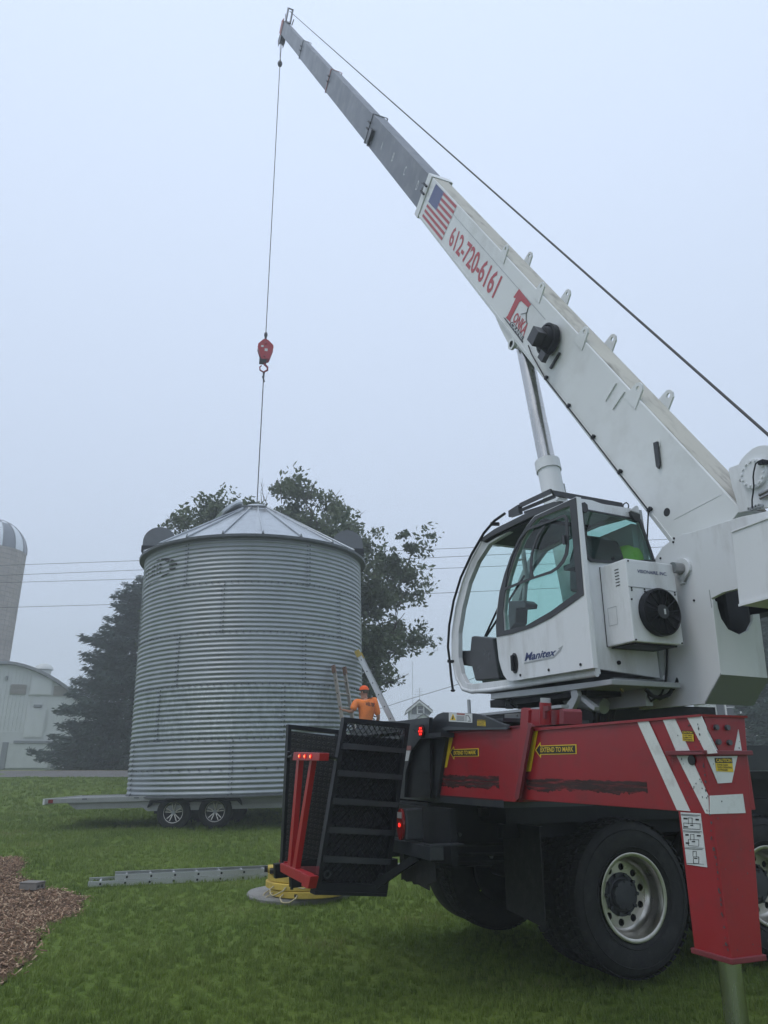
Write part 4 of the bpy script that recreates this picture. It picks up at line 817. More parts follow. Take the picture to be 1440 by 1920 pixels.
def rim(x, y, z, par):
    pr = [(.272, .0), (.290, -.006), (.300, -.004), (.299, .004), (.278, .014), (.268, .035), (.262, .07), (.258, .10), (.250, .125), (.236, .14), (.225, .148)]
    w = MB(); w.lathe([(r, y+h) for r, h in pr], (x, 0, z), 'y', 72)
    n = 10; ring = [(x+.226*math.cos(t), z+.226*math.sin(t)) for t in np.linspace(0, 6.2832, 60, endpoint=False)]
    holes = [[(x+.188*math.cos(6.2832*k/n+.2)+.026*math.cos(t), z+.188*math.sin(6.2832*k/n+.2)+.026*math.sin(t)) for t in np.linspace(0, 6.2832, 14, endpoint=False)] for k in range(n)]
    holes.append([(x+.125*math.cos(t), z+.125*math.sin(t)) for t in np.linspace(0, 6.2832, 40, endpoint=False)])
    w.prism('y', ring, y+.146, y+.158, holes); o = w.build('wheel', ALLOY, par, smooth=35)
    m = MB(); m.lathe([(.30, y+.20), (.22, y+.21), (.22, y+.19), (.001, y+.19)], (x, 0, z), 'y', 40); m.build('drum', BLACK, o, smooth=40)
    m = MB(); m.lathe([(.150, y+.155), (.150, y+.145), (.128, y+.143), (.122, y+.132), (.115, y+.128), (.108, y+.125), (.105, y+.105), (.098, y+.095), (.06, y+.09), (.001, y+.09)], (x, 0, z), 'y', 48); m.build('hub', CHARC, o, smooth=35)
    nt_ = MB()
    for k in range(10):
        a = 6.2832*k/10; nt_.tube([(x+.137*math.cos(a), y+.145, z+.137*math.sin(a)), (x+.137*math.cos(a), y+.122, z+.137*math.sin(a))], .014, 6)
    for k in range(8):
        a = 6.2832*k/8; nt_.tube([(x+.093*math.cos(a), y+.11, z+.093*math.sin(a)), (x+.093*math.cos(a), y+.086, z+.093*math.sin(a))], .009, 6)
    nt_.build('lug_nuts', CHARC, o, smooth=30, kind='stuff'); return o
ZA = .592
for k, x in enumerate((0.0, 1.37)):
    w = rim(x, .0, ZA, tk); tyre(x, -.006, w, ZA); w2_ = MB().lathe([(.29, .32), (.25, .33), (.25, .58), (.29, .59)], (x, 0, ZA), 'y', 40).build('wheel', BLACK, tk); tyre(x, .315, w2_, ZA, k == 0)
    w3 = MB().lathe([(.29, 2.44), (.22, 2.40), (.001, 2.40)], (x, 0, ZA), 'y', 40).build('wheel', BLACK, tk); tyre(x, 2.44, w3, ZA, False, -1); w4 = MB().lathe([(.29, 1.86), (.22, 1.95), (.001, 1.95)], (x, 0, ZA), 'y', 40).build('wheel', BLACK, tk); tyre(x, 2.13, w4, ZA, k == 0, -1)
    m = MB(); m.tube([(x, .5, ZA), (x, 2.0, ZA)], .075, 16); m.ball((x, 1.22, ZA), .22, 16, (1, 1.1, 1)); m.build('axle', BLACK, tk, smooth=50)
    m = MB(); m.tube([(x-.16, .66, ZA+.10), (x-.42, .66, ZA+.12)], .085, 16); m.tube([(x-.30, .66, ZA+.12), (x-.31, .66, ZA+.12)], .10, 16); m.tube([(x-.16, 1.78, ZA+.10), (x-.42, 1.78, ZA+.12)], .085, 16); m.build('brake_chamber', DARKG, tk, smooth=50)
w = rim(6.4, .0, ZA-.05, tk); tyre(6.4, -.006, w, ZA-.05, False)
w = MB().lathe([(.29, 2.44), (.22, 2.40), (.001, 2.40)], (6.4, 0, ZA-.05), 'y', 40).build('wheel', BLACK, tk); tyre(6.4, 2.44, w, ZA-.05, False, -1)
# ---- chassis
MB().box(-1.50, 8.2, .78, .86, .76, 1.06).build('frame_rail', BLACK, tk); MB().box(-1.50, 8.2, 1.58, 1.66, .76, 1.06).build('frame_rail', BLACK, tk)
MB().box(-1.40, 6.9, .55, 1.89, 1.062, 1.24).build('subframe', BLACK, tk)
MB().box(-.95, 2.6, .18, .76, 1.10, 1.235).build('side_plate', BLACK, tk); MB().box(-.95, 2.6, 1.68, 2.26, 1.10, 1.235).build('side_plate', BLACK, tk)
MB().box(-1.45, -1.40, .10, 2.34, .86, 1.22).build('rear_cross_member', BLACK, tk)
MB().box(-.9, 2.4, .32, .40, .99, 1.09).build('fender_support', BLACK, tk)
MB().box(-.62, -.58, .45, 2.0, .80, 1.0).build('cross_member', BLACK, tk)
sp = MB()
for k in range(5): sp.bar((-.5+.03*k, .72, .74+.02*k), (1.9-.03*k, .72, .74+.02*k), .08, .016)
sp.build('leaf_spring', BLACK, tk)
tk_ = MB(); tk_.tube([(2.6, .95, .78), (4.3, .95, .78)], .16, 20); tk_.build('air_tank', BLACK, tk, smooth=50)
MB().box(2.75, 4.4, .03, .62, .55, 1.15).build('tool_box', BLACK, tk, bevel=.01)
MB().tube([(4.6, .35, .85), (5.7, .35, .85)], .30, 28).build('fuel_tank', ALLOY, tk, smooth=50)
MB().box(1.95, 7.0, -.02, 2.46, 1.60, 1.68).build('deck', DARKG, tk)
MB().box(1.0, 7.0, -.06, -.022, 1.47, 1.665).build('deck_side_rail', DARKG, tk); MB().box(1.0, 7.0, 2.462, 2.50, 1.47, 1.665).build('deck_side_rail', DARKG, tk)
MB().box(1.3, 1.95, -.02, 2.46, 1.40, 1.46).build('deck_step', BLACK, tk)
MB().box(1.30, 6.9, .25, .30, .98, 1.40).build('side_skirt', BLACK, tk)
# driver's cab, beyond the right edge of the photograph
c = MB().prism('y', [(7.1, .75), (9.05, .75), (9.1, 1.5), (8.95, 2.0), (8.55, 2.75), (7.15, 2.8), (7.1, 2.0)], .05, 2.39).build('driver_cab', WHITE, tk, bevel=.05)
MB().box(7.5, 8.45, .035, .048, 1.95, 2.6).build('side_window', WINM, c); MB().prism('y', [(8.97, 2.02), (8.99, 2.02), (8.59, 2.70), (8.57, 2.70)], .25, 2.2).build('windscreen', WINM, c)
MB().box(9.05, 9.25, .0, 2.44, .45, .75).build('front_bumper', BLACK, tk, bevel=.02)
# ---- mud flaps, bumper, lamps
for (y0, y1) in ((.055, .56), (1.88, 2.39)):
    f = MB().prism('x', [(y0, 0.432), (y1, 0.476), (y1, 1.074), (y0, 1.051)], -.752, -.742).build('mud_flap', RUBBER, tk)
    MB().box(-.765, -.735, y0-.02, y1+.06, 1.05, 1.09).build('flap_hanger', BLACK, f)
bz = (-1.607, 0.982)
MB().box(-1.66, -1.56, .0, 2.44, .905, .99).build('bumper', DARKG, tk, bevel=.004)
MB().box(-1.66, -1.40, .0, .10, .992, 1.0).build('bumper_plate', DARKG, tk)
bf = [(0.642, 0.852), (0.09, 0.907), (0.094, 0.764), (0.242, 0.718), (0.342, 0.717), (0.43, 0.706), (0.459, 0.723), (0.551, 0.709), (0.613, 0.719), (0.645, 0.709)]
MB().prism('x', bf, -1.585, -1.575).build('mud_flap', RUBBER, tk)
for (y0, sgn) in ((.30, 1), (2.06, 1)):
    b = MB().box(-1.70, -1.56, y0, y0+.115, 1.005, 1.215).build('tail_light', DARKG, tk, bevel=.012)
    m = MB(); m.prism('x', [(y0+.057+.055*math.cos(t), 1.11+.105*math.sin(t)) for t in np.linspace(0, 6.2832, 24, endpoint=False)], -1.722, -1.702); m.build('lens', LENS, b, bevel=.003)
    MB().box(-1.7265, -1.7235, y0+.022, y0+.092, 1.15, 1.19).build('reversing_lens', LENSW, b)
    MB().disc((0, y0+.057, 1.105), .014, -1.728, -1.7235, 'x', 12).build('lit_bulb', EMR, b)
MB().bar((-1.60, .32, .90), (-1.85, .62, .66), .05, .05).build('ramp_brace', BLACK, tk)
# rear skirt of the deck with round lamp, chutes and outrigger housing plate
A1 = -1.50
MB().prism('x', [(0.299, 1.848), (0.33, 1.7), (0.446, 1.7), (0.573, 1.772), (1.828, 1.837), (1.83, 1.898), (0.884, 1.85)], A1, A1+.03).build('rear_skirt', DARKG, tk)
MB().box(A1+.002, -.55, .12, 2.36, 1.70, 1.735).build('rear_deck', DARKG, tk)
c0 = (0.415, 1.752)
m = MB(); m.disc((0, c0[0], c0[1]), .048, A1-.012, A1-.002, 'x', 28); l = m.build('stop_lamp', BLACK, tk, smooth=40)
MB().disc((0, c0[0], c0[1]), .040, A1-.020, A1-.0125, 'x', 24).build('lens', LENS, l)
ld = MB()
for k in range(7): a = k*1.047; r = .024 if k else 0; ld.disc((0, c0[0]+r*math.cos(a), c0[1]+r*math.sin(a)), .0085, A1-.0225, A1-.0205, 'x', 8)
ld.build('led', EMR, l)
MB().prism('x', [(0.508, 1.706), (0.366, 1.712), (0.385, 1.282), (0.83, 1.27), (0.809, 1.399), (0.676, 1.621)], A1+.035, A1+.055).build('back_panel', BLACK, tk)
MB().prism('x', [(0.822, 1.787), (0.594, 1.773), (0.467, 1.703), (0.625, 1.62), (0.745, 1.457), (0.777, 1.272), (0.878, 1.269), (0.855, 1.478)], A1+.005, A1+.028).build('side_strut', DARKG, tk)
MB().prism('x', [(0.721, 1.654), (0.622, 1.652), (0.623, 1.62), (0.721, 1.622)], A1-.004, A1-.001).build('round_sticker', PRIM, tk)
MB().prism('x', [(0.734, 1.618), (0.632, 1.617), (0.678, 1.541), (0.74, 1.541)], A1-.004, A1-.001).build('paper_label', WSTK, tk)
H0 = -1.42
hz = [(0.495, 1.277), (0.479, 1.759), (0.46, 1.801), (0.403, 1.845), (0.329, 1.872), (0.233, 1.883), (-0.228, 1.847), (-0.333, 1.83), (-0.643, 1.75), (-0.652, 1.726), (0.148, 1.753), (0.18, 1.734), (0.374, 1.281)]
MB().prism('x', hz, H0, H0+.03).build('outrigger_housing', DARKG, tk, bevel=.004)
hy = [p[0] for p in hz]; MB().box(H0+.032, -.70, min(hy)+.14, 2.44, 1.25, 1.30).build('housing_floor', DARKG, tk); MB().box(H0+.032, -.70, min(hy)+.10, 2.44, 1.775, 1.80).build('housing_top', DARKG, tk)
MB().box(H0+.032, -.70, hz[0][0]-.03, hz[0][0]-.005, 1.26, 1.80).build('housing_side', DARKG, tk)
MB().prism('x', [(0.239, 1.77), (0.147, 1.776), (-0.221, 1.75), (-0.641, 1.737), (-0.652, 1.723), (0.148, 1.751), (0.209, 1.748)], H0-.006, H0-.001).build('worn_edge', BOLT, tk)
# ---- outrigger beam: inner box, outer box, collar, leg
BA = -1.40; BD = .27
bi = [(0.414, 1.283), (0.203, 1.731), (-0.778, 1.735), (-0.73, 1.294), (-0.676, 1.292)]
inner = MB().prism('x', bi, BA+.012, BA+BD-.012).build('outrigger_beam', RED, tk, bevel=.003, label='inner red outrigger beam with the left sticker')
bo = [(-0.738, 1.309), (-0.901, 1.708), (-2.258, 1.717), (-2.301, 1.711), (-2.237, 1.316), (-2.04, 1.306)]
bo = [(max(y, -2.24+.002), z) for y, z in bo]; outer = MB().prism('x', bo, BA, BA+.262).build('outrigger_beam', RED, tk, bevel=.003, label='outer red outrigger beam with white stripes')
MB().prism('x', [(-0.9, 1.702), (-2.257, 1.712), (-2.259, 1.722), (-0.902, 1.718)], BA-.012, BA+.274).build('top_flange', RED, outer)
MB().prism('x', [(0.203, 1.731), (-0.778, 1.735), (-0.778, 1.742), (0.202, 1.74)], BA, BA+BD).build('top_flange', DRED, inner)
col = MB().prism('x', [(-0.83, 1.839), (-0.856, 1.843), (-0.9, 1.838), (-0.913, 1.826), (-0.898, 1.752), (-0.936, 1.736), (-0.734, 1.322), (-0.708, 1.294), (-0.67, 1.293), (-0.723, 1.367)], BA-.025, BA-.002).build('beam_collar', RED, tk, bevel=.002)
MB().prism('x', [(-0.917, 1.751), (-0.962, 1.739), (-0.967, 1.725), (-0.952, 1.714), (-0.778, 1.316), (-0.748, 1.304), (-0.736, 1.33), (-0.925, 1.727)], BA-.045, BA-.026).build('collar_lip', DRED, col)
MB().prism('x', [(-0.62, 1.857), (-1.036, 1.822), (-1.025, 1.741), (-0.608, 1.745)], -1.26, -1.24).build('top_bracket', RED, tk)
MB().prism('x', [(-1.176, 1.814), (-1.202, 1.816), (-1.216, 1.8), (-1.207, 1.729), (-1.165, 1.731)], -1.39, -1.26).build('bracket_cheek', DRED, tk, bevel=.002)
pn = [(-0.926, 1.745), (-0.942, 1.87), (-0.944, 1.894)]
m = MB(); m.tube([(-1.32, pn[0][0], pn[0][1]), (-1.32, pn[1][0], pn[1][1])], .036, 20); pin = m.build('lock_pin', RED, tk, smooth=40)
MB().tube([(-1.32, pn[1][0], pn[1][1]-.004), (-1.32, pn[2][0], pn[2][1]+.004)], .031, 20).build('pin_cap', GREYP, pin, smooth=40)
MB().prism('x', [(-0.99, 1.846), (-1.044, 1.842), (-1.042, 1.819), (-1.009, 1.813), (-0.998, 1.768), (-0.981, 1.776)], -1.372, -1.355).build('pin_handle', DRED, pin)
# leg
LY = [(-2.24, 1.316), (-2.042, 1.306), (-2.036, 0.915), (-2.031, 0.742), (-2.219, 0.751)]
ly0, ly1 = LY[0][0], LY[1][0]; lz = (LY[3][1]+LY[4][1])/2; LW = -1.127; LWb = -1.231
leg = MB(); pts = [(BA-.004, ly0-.004, lz), (BA-.004, ly1, lz), (LWb, ly1, lz), (LWb, ly0-.004, lz), (BA-.004, ly0-.004, 1.722), (BA-.004, ly1, 1.722), (LW, ly1, 1.722), (LW, ly0-.004, 1.722)]
leg.add(pts, [(0,3,2,1),(4,5,6,7),(0,1,5,4),(1,2,6,5),(2,3,7,6),(3,0,4,7)]); legO = leg.build('outrigger_leg', RED, tk, bevel=.004)
m = MB(); m.box(BA-.014, LWb+.012, ly0-.014, ly1+.012, lz-.012, lz+.010); m.build('base_rim', DRED, legO, bevel=.003)
rx, ry = (BA+LWb)/2, (ly0+ly1)/2
MB().tube([(rx, ry, .02), (rx, ry, lz+.1)], .048, 28).build('jack_rod', CHROME, legO, smooth=50)
MB().lathe([(.001, .0), (.20, .0), (.20, .03), (.07, .05), (.06, .09), (.001, .09)], (rx, ry, .0), 'z', 32).build('jack_foot', DARKG, legO, smooth=35)
zc_ = 1.558
m = MB(); m.box(BA-.03, BA-.004, ly0-.004, -2.031, zc_-.010, zc_+.010); m.box(BA-.03, LW-.004, ly0-.024, ly0-.004, zc_-.010, zc_+.010); m.build('leg_collar', DRED, legO, bevel=.003)
# head plate with four bolts on the leg end
def SF(x, z, d=0.0): return (x, ly0-.004-d, z)
hp_ = [(-1.386, 1.716), (-1.181, 1.715), (-1.188, 1.661), (-1.232, 1.566), (-1.32, 1.566), (-1.37, 1.658)]
m = MB(); m.prism('y', hp_, ly0-.010, ly0-.0045); hpl = m.build('end_plate', RED, legO)
for p in [(-1.325, 1.667), (-1.258, 1.667), (-1.324, 1.604), (-1.259, 1.602)]:
    MB().tube([(p[0], ly0-.010, p[1]), (p[0], ly0-.024, p[1])], .013, 6).build('bolt', BOLT, hpl)
# white stripes on the beam and leg
def onbeam(pts, d): return MB().prism('x', pts, BA-.0045-d, BA-.0045)
for P_ in ([(-1.834, 1.718), (-1.913, 1.718), (-2.12, 1.31), (-2.039, 1.311)], [(-2.013, 1.717), (-2.092, 1.717), (-2.162, 1.565), (-2.078, 1.566)], [(-2.077, 1.547), (-2.161, 1.546), (-2.237, 1.38), (-2.229, 1.304), (-2.208, 1.306)], [(-2.17, 1.716), (-2.258, 1.714), (-2.278, 1.667), (-2.282, 1.627), (-2.32, 1.555), (-2.257, 1.552)]):
    onbeam(P_, .0025).build('reflective_stripe', REFL, outer)
for P_ in ([(-1.406, 1.379), (-1.213, 1.384), (-1.213, 1.305), (-1.419, 1.305)], [(-1.395, 1.541), (-1.212, 1.545), (-1.269, 1.432), (-1.351, 1.429)], [(-1.37, 1.656), (-1.324, 1.566), (-1.326, 1.552), (-1.392, 1.555), (-1.384, 1.657)], [(-1.182, 1.661), (-1.181, 1.559), (-1.233, 1.559)]):
    MB().prism('y', P_, ly0-.0075, ly0-.0045).build('reflective_stripe', REFL, legO)
h_ = (-2.169, 1.527)
MB().disc((0, h_[0], h_[1]), .022, BA-.011, BA-.0078, 'x', 20).build('bolt_hole', KSTK, outer)
# worn black scrape marks where the beam slides
SCUFF = None
def scuff(parent, y0, y1, z0, z1, x):
    mb = MB(); n = 160; top = []; bot = []; w1 = w2 = 0.0
    for k in range(n+1):
        t = k/n; y = y0+(y1-y0)*t; w1 = w1*.8+random.gauss(0, .0016); w2 = w2*.93+random.gauss(0, .0028); top.append((y, z1+w1)); bot.append((y, min(z0+w2+.004*math.sin(k*.09), z1-.03)))
    mb.prism('x', top+bot[::-1], x-.0016, x); return mb.build('scrape_mark', SCUFF, parent)
SCUFF = mat('scraped grease', (.045, .026, .024), .5, var=.5, scale=14)
def streak(m):
    t = m.node_tree; bs = t.nodes['Principled BSDF']; co = t.nodes.new('ShaderNodeTexCoord'); mp = t.nodes.new('ShaderNodeMapping'); mp.inputs['Scale'].default_value = (1, .8, 14); t.links.new(co.outputs['Object'], mp.inputs[0])
    n = t.nodes.new('ShaderNodeTexNoise'); n.inputs['Scale'].default_value = 5; n.inputs['Detail'].default_value = 8; n.inputs['Roughness'].default_value = .65; t.links.new(mp.outputs[0], n.inputs['Vector'])
    r = t.nodes.new('ShaderNodeMapRange'); r.inputs['From Min'].default_value = .36; r.inputs['From Max'].default_value = .52; r.inputs['To Max'].default_value = .58; t.links.new(n.outputs[0], r.inputs['Value']); t.links.new(r.outputs[0], bs.inputs['Alpha'])
streak(SCUFF)
a_ = [(0.343, 1.439), (-0.469, 1.435), (-0.462, 1.365), (0.371, 1.351)]; scuff(inner, a_[0][0], a_[1][0], a_[3][1]+.01, a_[0][1], BA+.0118)
a_ = [(-0.806, 1.43), (-1.853, 1.432), (-1.868, 1.36), (-0.788, 1.368)]; scuff(outer, a_[0][0], a_[1][0], a_[2][1]+.012, a_[0][1], BA-.0002)
# stickers
def arrow(bar, body, tips, txt, parent, x, lab):
    MB().prism('x', bar, x-.0015, x).build('yellow_mark', YSTK, parent)
    MB().prism('x', body, x-.0015, x).build('arrow_sticker', YSTK, parent); MB().prism('x', tips, x-.0025, x-.0016).build('arrow_sticker', KSTK, parent)
    decal(('EXTEND TO MARK', .015), [(x-.0032, y, z) for y, z in txt], 'lettering', YSTK, parent)
arrow([(0.188, 1.729), (0.128, 1.727), (0.25, 1.493), (0.304, 1.493)], [(0.196, 1.598), (0.13, 1.64), (0.129, 1.617), (-0.225, 1.617), (-0.224, 1.565), (0.129, 1.567), (0.133, 1.547)], [(0.181, 1.598), (0.137, 1.628), (0.135, 1.613), (-0.215, 1.612), (-0.214, 1.569), (0.137, 1.571), (0.138, 1.559)], [(0.133, 1.58), (-0.189, 1.578), (-0.191, 1.605), (0.131, 1.605)], inner, BA+.0112, '')
arrow([(-0.908, 1.704), (-0.964, 1.703), (-0.86, 1.472), (-0.807, 1.47)], [(-0.921, 1.593), (-0.98, 1.637), (-0.983, 1.617), (-1.326, 1.616), (-1.322, 1.565), (-0.98, 1.565), (-0.975, 1.547)], [(-0.933, 1.593), (-0.974, 1.622), (-0.976, 1.612), (-1.316, 1.611), (-1.314, 1.569), (-0.971, 1.57), (-0.97, 1.56)], [(-0.979, 1.579), (-1.296, 1.578), (-1.3, 1.605), (-0.982, 1.606)], outer, BA-.0008, '')
def caution(quad, ax, c, parent, txt, big=.36):
    """quad BL BR TR TL in panel coordinates; ax 'x' or 'y' panel"""
    P3 = lambda p, d: (c-d, p[0], p[1]) if ax == 'x' else (p[0], c-d, p[1])
    def lerp(u, v): return tuple((quad[0][i]*(1-u)+quad[1][i]*u)*(1-v)+(quad[3][i]*(1-u)+quad[2][i]*u)*v for i in range(2))
    s = MB().prism(ax, quad, c-.0012, c); o = s.build('warning_sticker', YSTK, parent)
    MB().prism(ax, [lerp(.0, 1-big), lerp(1, 1-big), lerp(1, 1), lerp(0, 1)], c-.0020, c-.0013).build('sticker_header', KSTK, parent)
    decal(('CAUTION', .03), [P3(lerp(.06, 1-big+.06), .0027), P3(lerp(.94, 1-big+.06), .0027), P3(lerp(.94, .94), .0027), P3(lerp(.06, .94), .0027)], 'lettering', YSTK, parent)
    decal((txt, .02), [P3(lerp(.08, .06), .002), P3(lerp(.92, .06), .002), P3(lerp(.92, 1-big-.07), .002), P3(lerp(.08, 1-big-.07), .002)], 'lettering', KSTK, parent)
caution([(-2.128, 1.611), (-2.196, 1.607), (-2.2, 1.652), (-2.131, 1.657)], 'x', BA-.0075, outer, 'DO NOT OPERATE\nEQUIPMENT WITH\nGUARDS REMOVED', .3)
caution([(-1.352, 1.48), (-1.252, 1.476), (-1.25, 1.537), (-1.353, 1.536)], 'y', ly0-.0082, legO, 'STAND CLEAR\nWHILE OPERATING\nOUTRIGGERS', .38)
caution([(-0.275, 1.763), (-0.385, 1.754), (-0.386, 1.797), (-0.276, 1.805)], 'x', H0-.001, tk, 'DO NOT OPERATE\nEQUIPMENT WITH\nGUARDS REMOVED', .28)
MB().prism('x', [(0.137, 1.812), (-0.208, 1.785), (-0.212, 1.846), (0.133, 1.873)], H0-.0022, H0-.001).build('danger_sticker', WSTK, tk)
MB().prism('x', [(0.117, 1.82), (0.026, 1.814), (0.07, 1.862)], H0-.0032, H0-.0024).build('danger_triangle', YSTK, tk)
MB().prism('x', [(0.084, 1.825), (0.07, 1.85), (0.059, 1.842), (0.067, 1.838), (0.057, 1.835), (0.074, 1.821)], H0-.0042, H0-.0034).build('danger_symbol', KSTK, tk)
MB().prism('x', [(0.012, 1.852), (-0.107, 1.841), (-0.108, 1.852), (0.011, 1.863)], H0-.0032, H0-.0024).build('danger_header', PRIM, tk)
lines = MB()
for P_ in [[(0.015, 1.843), (-0.101, 1.834), (-0.101, 1.832), (0.015, 1.841)], [(0.015, 1.837), (-0.101, 1.828), (-0.101, 1.826), (0.016, 1.835)], [(0.016, 1.831), (-0.1, 1.822), (-0.1, 1.82), (0.016, 1.829)], [(0.016, 1.825), (-0.1, 1.816), (-0.1, 1.814), (0.016, 1.823)], [(0.017, 1.819), (-0.1, 1.81), (-0.1, 1.808), (0.017, 1.817)], [(0.017, 1.813), (-0.099, 1.805), (-0.099, 1.803), (0.017, 1.811)], [(-0.122, 1.843), (-0.127, 1.842), (-0.124, 1.799), (-0.118, 1.799)], [(-0.127, 1.84), (-0.16, 1.837), (-0.185, 1.813), (-0.181, 1.797), (-0.176, 1.797), (-0.177, 1.812), (-0.157, 1.833), (-0.127, 1.838)], [(-0.149, 1.801), (-0.192, 1.798), (-0.192, 1.794), (-0.149, 1.797)]]: lines.prism('x', P_, H0-.0032, H0-.0025)
lines.build('sticker_print', KSTK, tk)
lc = MB()
MB().prism('x', [(-2.059, 1.303), (-2.179, 1.304), (-2.178, 1.088), (-2.059, 1.087)], BA-.0062, BA-.0045).build('load_chart', WSTK, legO)
for P_ in [[(-2.063, 1.296), (-2.175, 1.297), (-2.175, 1.295), (-2.063, 1.294)], [(-2.063, 1.292), (-2.159, 1.292), (-2.159, 1.291), (-2.063, 1.29)], [(-2.062, 1.227), (-2.173, 1.23), (-2.173, 1.228), (-2.062, 1.225)], [(-2.062, 1.222), (-2.162, 1.225), (-2.161, 1.223), (-2.062, 1.221)], [(-2.061, 1.158), (-2.172, 1.164), (-2.171, 1.162), (-2.061, 1.157)], [(-2.061, 1.153), (-2.164, 1.158), (-2.164, 1.156), (-2.061, 1.151)], [(-2.06, 1.093), (-2.162, 1.099), (-2.162, 1.098), (-2.06, 1.091)]]: lc.prism('x', P_, BA-.0072, BA-.0064)
for P_ in [[(-2.074, 1.281), (-2.099, 1.281), (-2.097, 1.275), (-2.073, 1.274)], [(-2.103, 1.283), (-2.125, 1.283), (-2.125, 1.281), (-2.103, 1.281)], [(-2.103, 1.283), (-2.105, 1.283), (-2.1, 1.255), (-2.098, 1.255)], [(-2.125, 1.283), (-2.128, 1.283), (-2.123, 1.255), (-2.12, 1.255)], [(-2.146, 1.281), (-2.166, 1.281), (-2.165, 1.274), (-2.145, 1.274)], [(-2.071, 1.26), (-2.17, 1.262), (-2.17, 1.26), (-2.07, 1.258)], [(-2.071, 1.26), (-2.073, 1.26), (-2.069, 1.234), (-2.066, 1.234)], [(-2.168, 1.262), (-2.171, 1.262), (-2.166, 1.236), (-2.164, 1.236)], [(-2.11, 1.253), (-2.128, 1.254), (-2.127, 1.249), (-2.11, 1.249)], [(-2.072, 1.246), (-2.096, 1.246), (-2.095, 1.241), (-2.071, 1.24)], [(-2.069, 1.236), (-2.163, 1.239), (-2.162, 1.237), (-2.069, 1.234)], [(-2.073, 1.213), (-2.094, 1.214), (-2.093, 1.207), (-2.072, 1.206)], [(-2.104, 1.215), (-2.126, 1.216), (-2.126, 1.214), (-2.103, 1.214)], [(-2.104, 1.215), (-2.106, 1.215), (-2.101, 1.189), (-2.099, 1.189)], [(-2.124, 1.216), (-2.127, 1.216), (-2.122, 1.189), (-2.12, 1.189)], [(-2.142, 1.214), (-2.164, 1.215), (-2.163, 1.209), (-2.141, 1.208)], [(-2.087, 1.193), (-2.15, 1.196), (-2.15, 1.194), (-2.087, 1.192)], [(-2.087, 1.193), (-2.09, 1.193), (-2.085, 1.167), (-2.082, 1.167)], [(-2.149, 1.196), (-2.151, 1.196), (-2.146, 1.169), (-2.144, 1.169)], [(-2.108, 1.187), (-2.127, 1.188), (-2.126, 1.183), (-2.107, 1.182)], [(-2.07, 1.179), (-2.091, 1.18), (-2.09, 1.173), (-2.069, 1.172)], [(-2.084, 1.167), (-2.144, 1.169), (-2.144, 1.168), (-2.084, 1.165)], [(-2.106, 1.146), (-2.128, 1.147), (-2.127, 1.145), (-2.105, 1.144)], [(-2.106, 1.146), (-2.108, 1.146), (-2.104, 1.124), (-2.102, 1.124)], [(-2.126, 1.147), (-2.128, 1.147), (-2.124, 1.125), (-2.122, 1.125)], [(-2.105, 1.124), (-2.136, 1.126), (-2.136, 1.124), (-2.105, 1.123)], [(-2.105, 1.124), (-2.107, 1.124), (-2.103, 1.098), (-2.1, 1.098)], [(-2.136, 1.126), (-2.139, 1.126), (-2.134, 1.099), (-2.131, 1.099)], [(-2.11, 1.12), (-2.128, 1.12), (-2.127, 1.116), (-2.109, 1.115)], [(-2.1, 1.098), (-2.133, 1.1), (-2.133, 1.099), (-2.1, 1.096)]]: lc.prism('x', P_, BA-.0072, BA-.0064)
lc.build('chart_print', KSTK, legO)
ch = MB(); cr = [(-2.276, 1.628), (-2.235, 1.318), (-2.22, 0.784)]
def chip(x, y, z, s, ax):
    pts = [(s*random.uniform(.4, 1)*math.cos(t), s*random.uniform(.5, 1.6)*math.sin(t)) for t in np.linspace(0, 6.28, 7, endpoint=False)]
    if ax == 'x': ch.prism('x', [(y+a, z+b) for a, b in pts], x-.0012, x)
    else: ch.prism('y', [(x+a, z+b) for a, b in pts], y-.0012, y)
for k in range(60):
    z = random.uniform(lz+.02, 1.70); chip(BA-.0078, ly0+abs(random.gauss(0, .006))+.004, z, random.uniform(.002, .006), 'x')
for k in range(26): chip(BA-.0078, random.uniform(ly0+.01, ly1-.05), random.uniform(1.3, 1.70), random.uniform(.0015, .004), 'x')
for k in range(30): chip(random.uniform(BA+.01, LW-.02), ly0-.0080, random.uniform(lz, 1.70), random.uniform(.0015, .004), 'y')
ch.build('paint_chips', BOLT, legO, kind='stuff')

GRIP2 = mat('ramp plate', (.024, .024, .024), .55, var=.3, scale=8)
LENSB = mat('dimly lit red lens', (.5, .01, .01), .3, emit=(1, .03, .02), estr=.5)
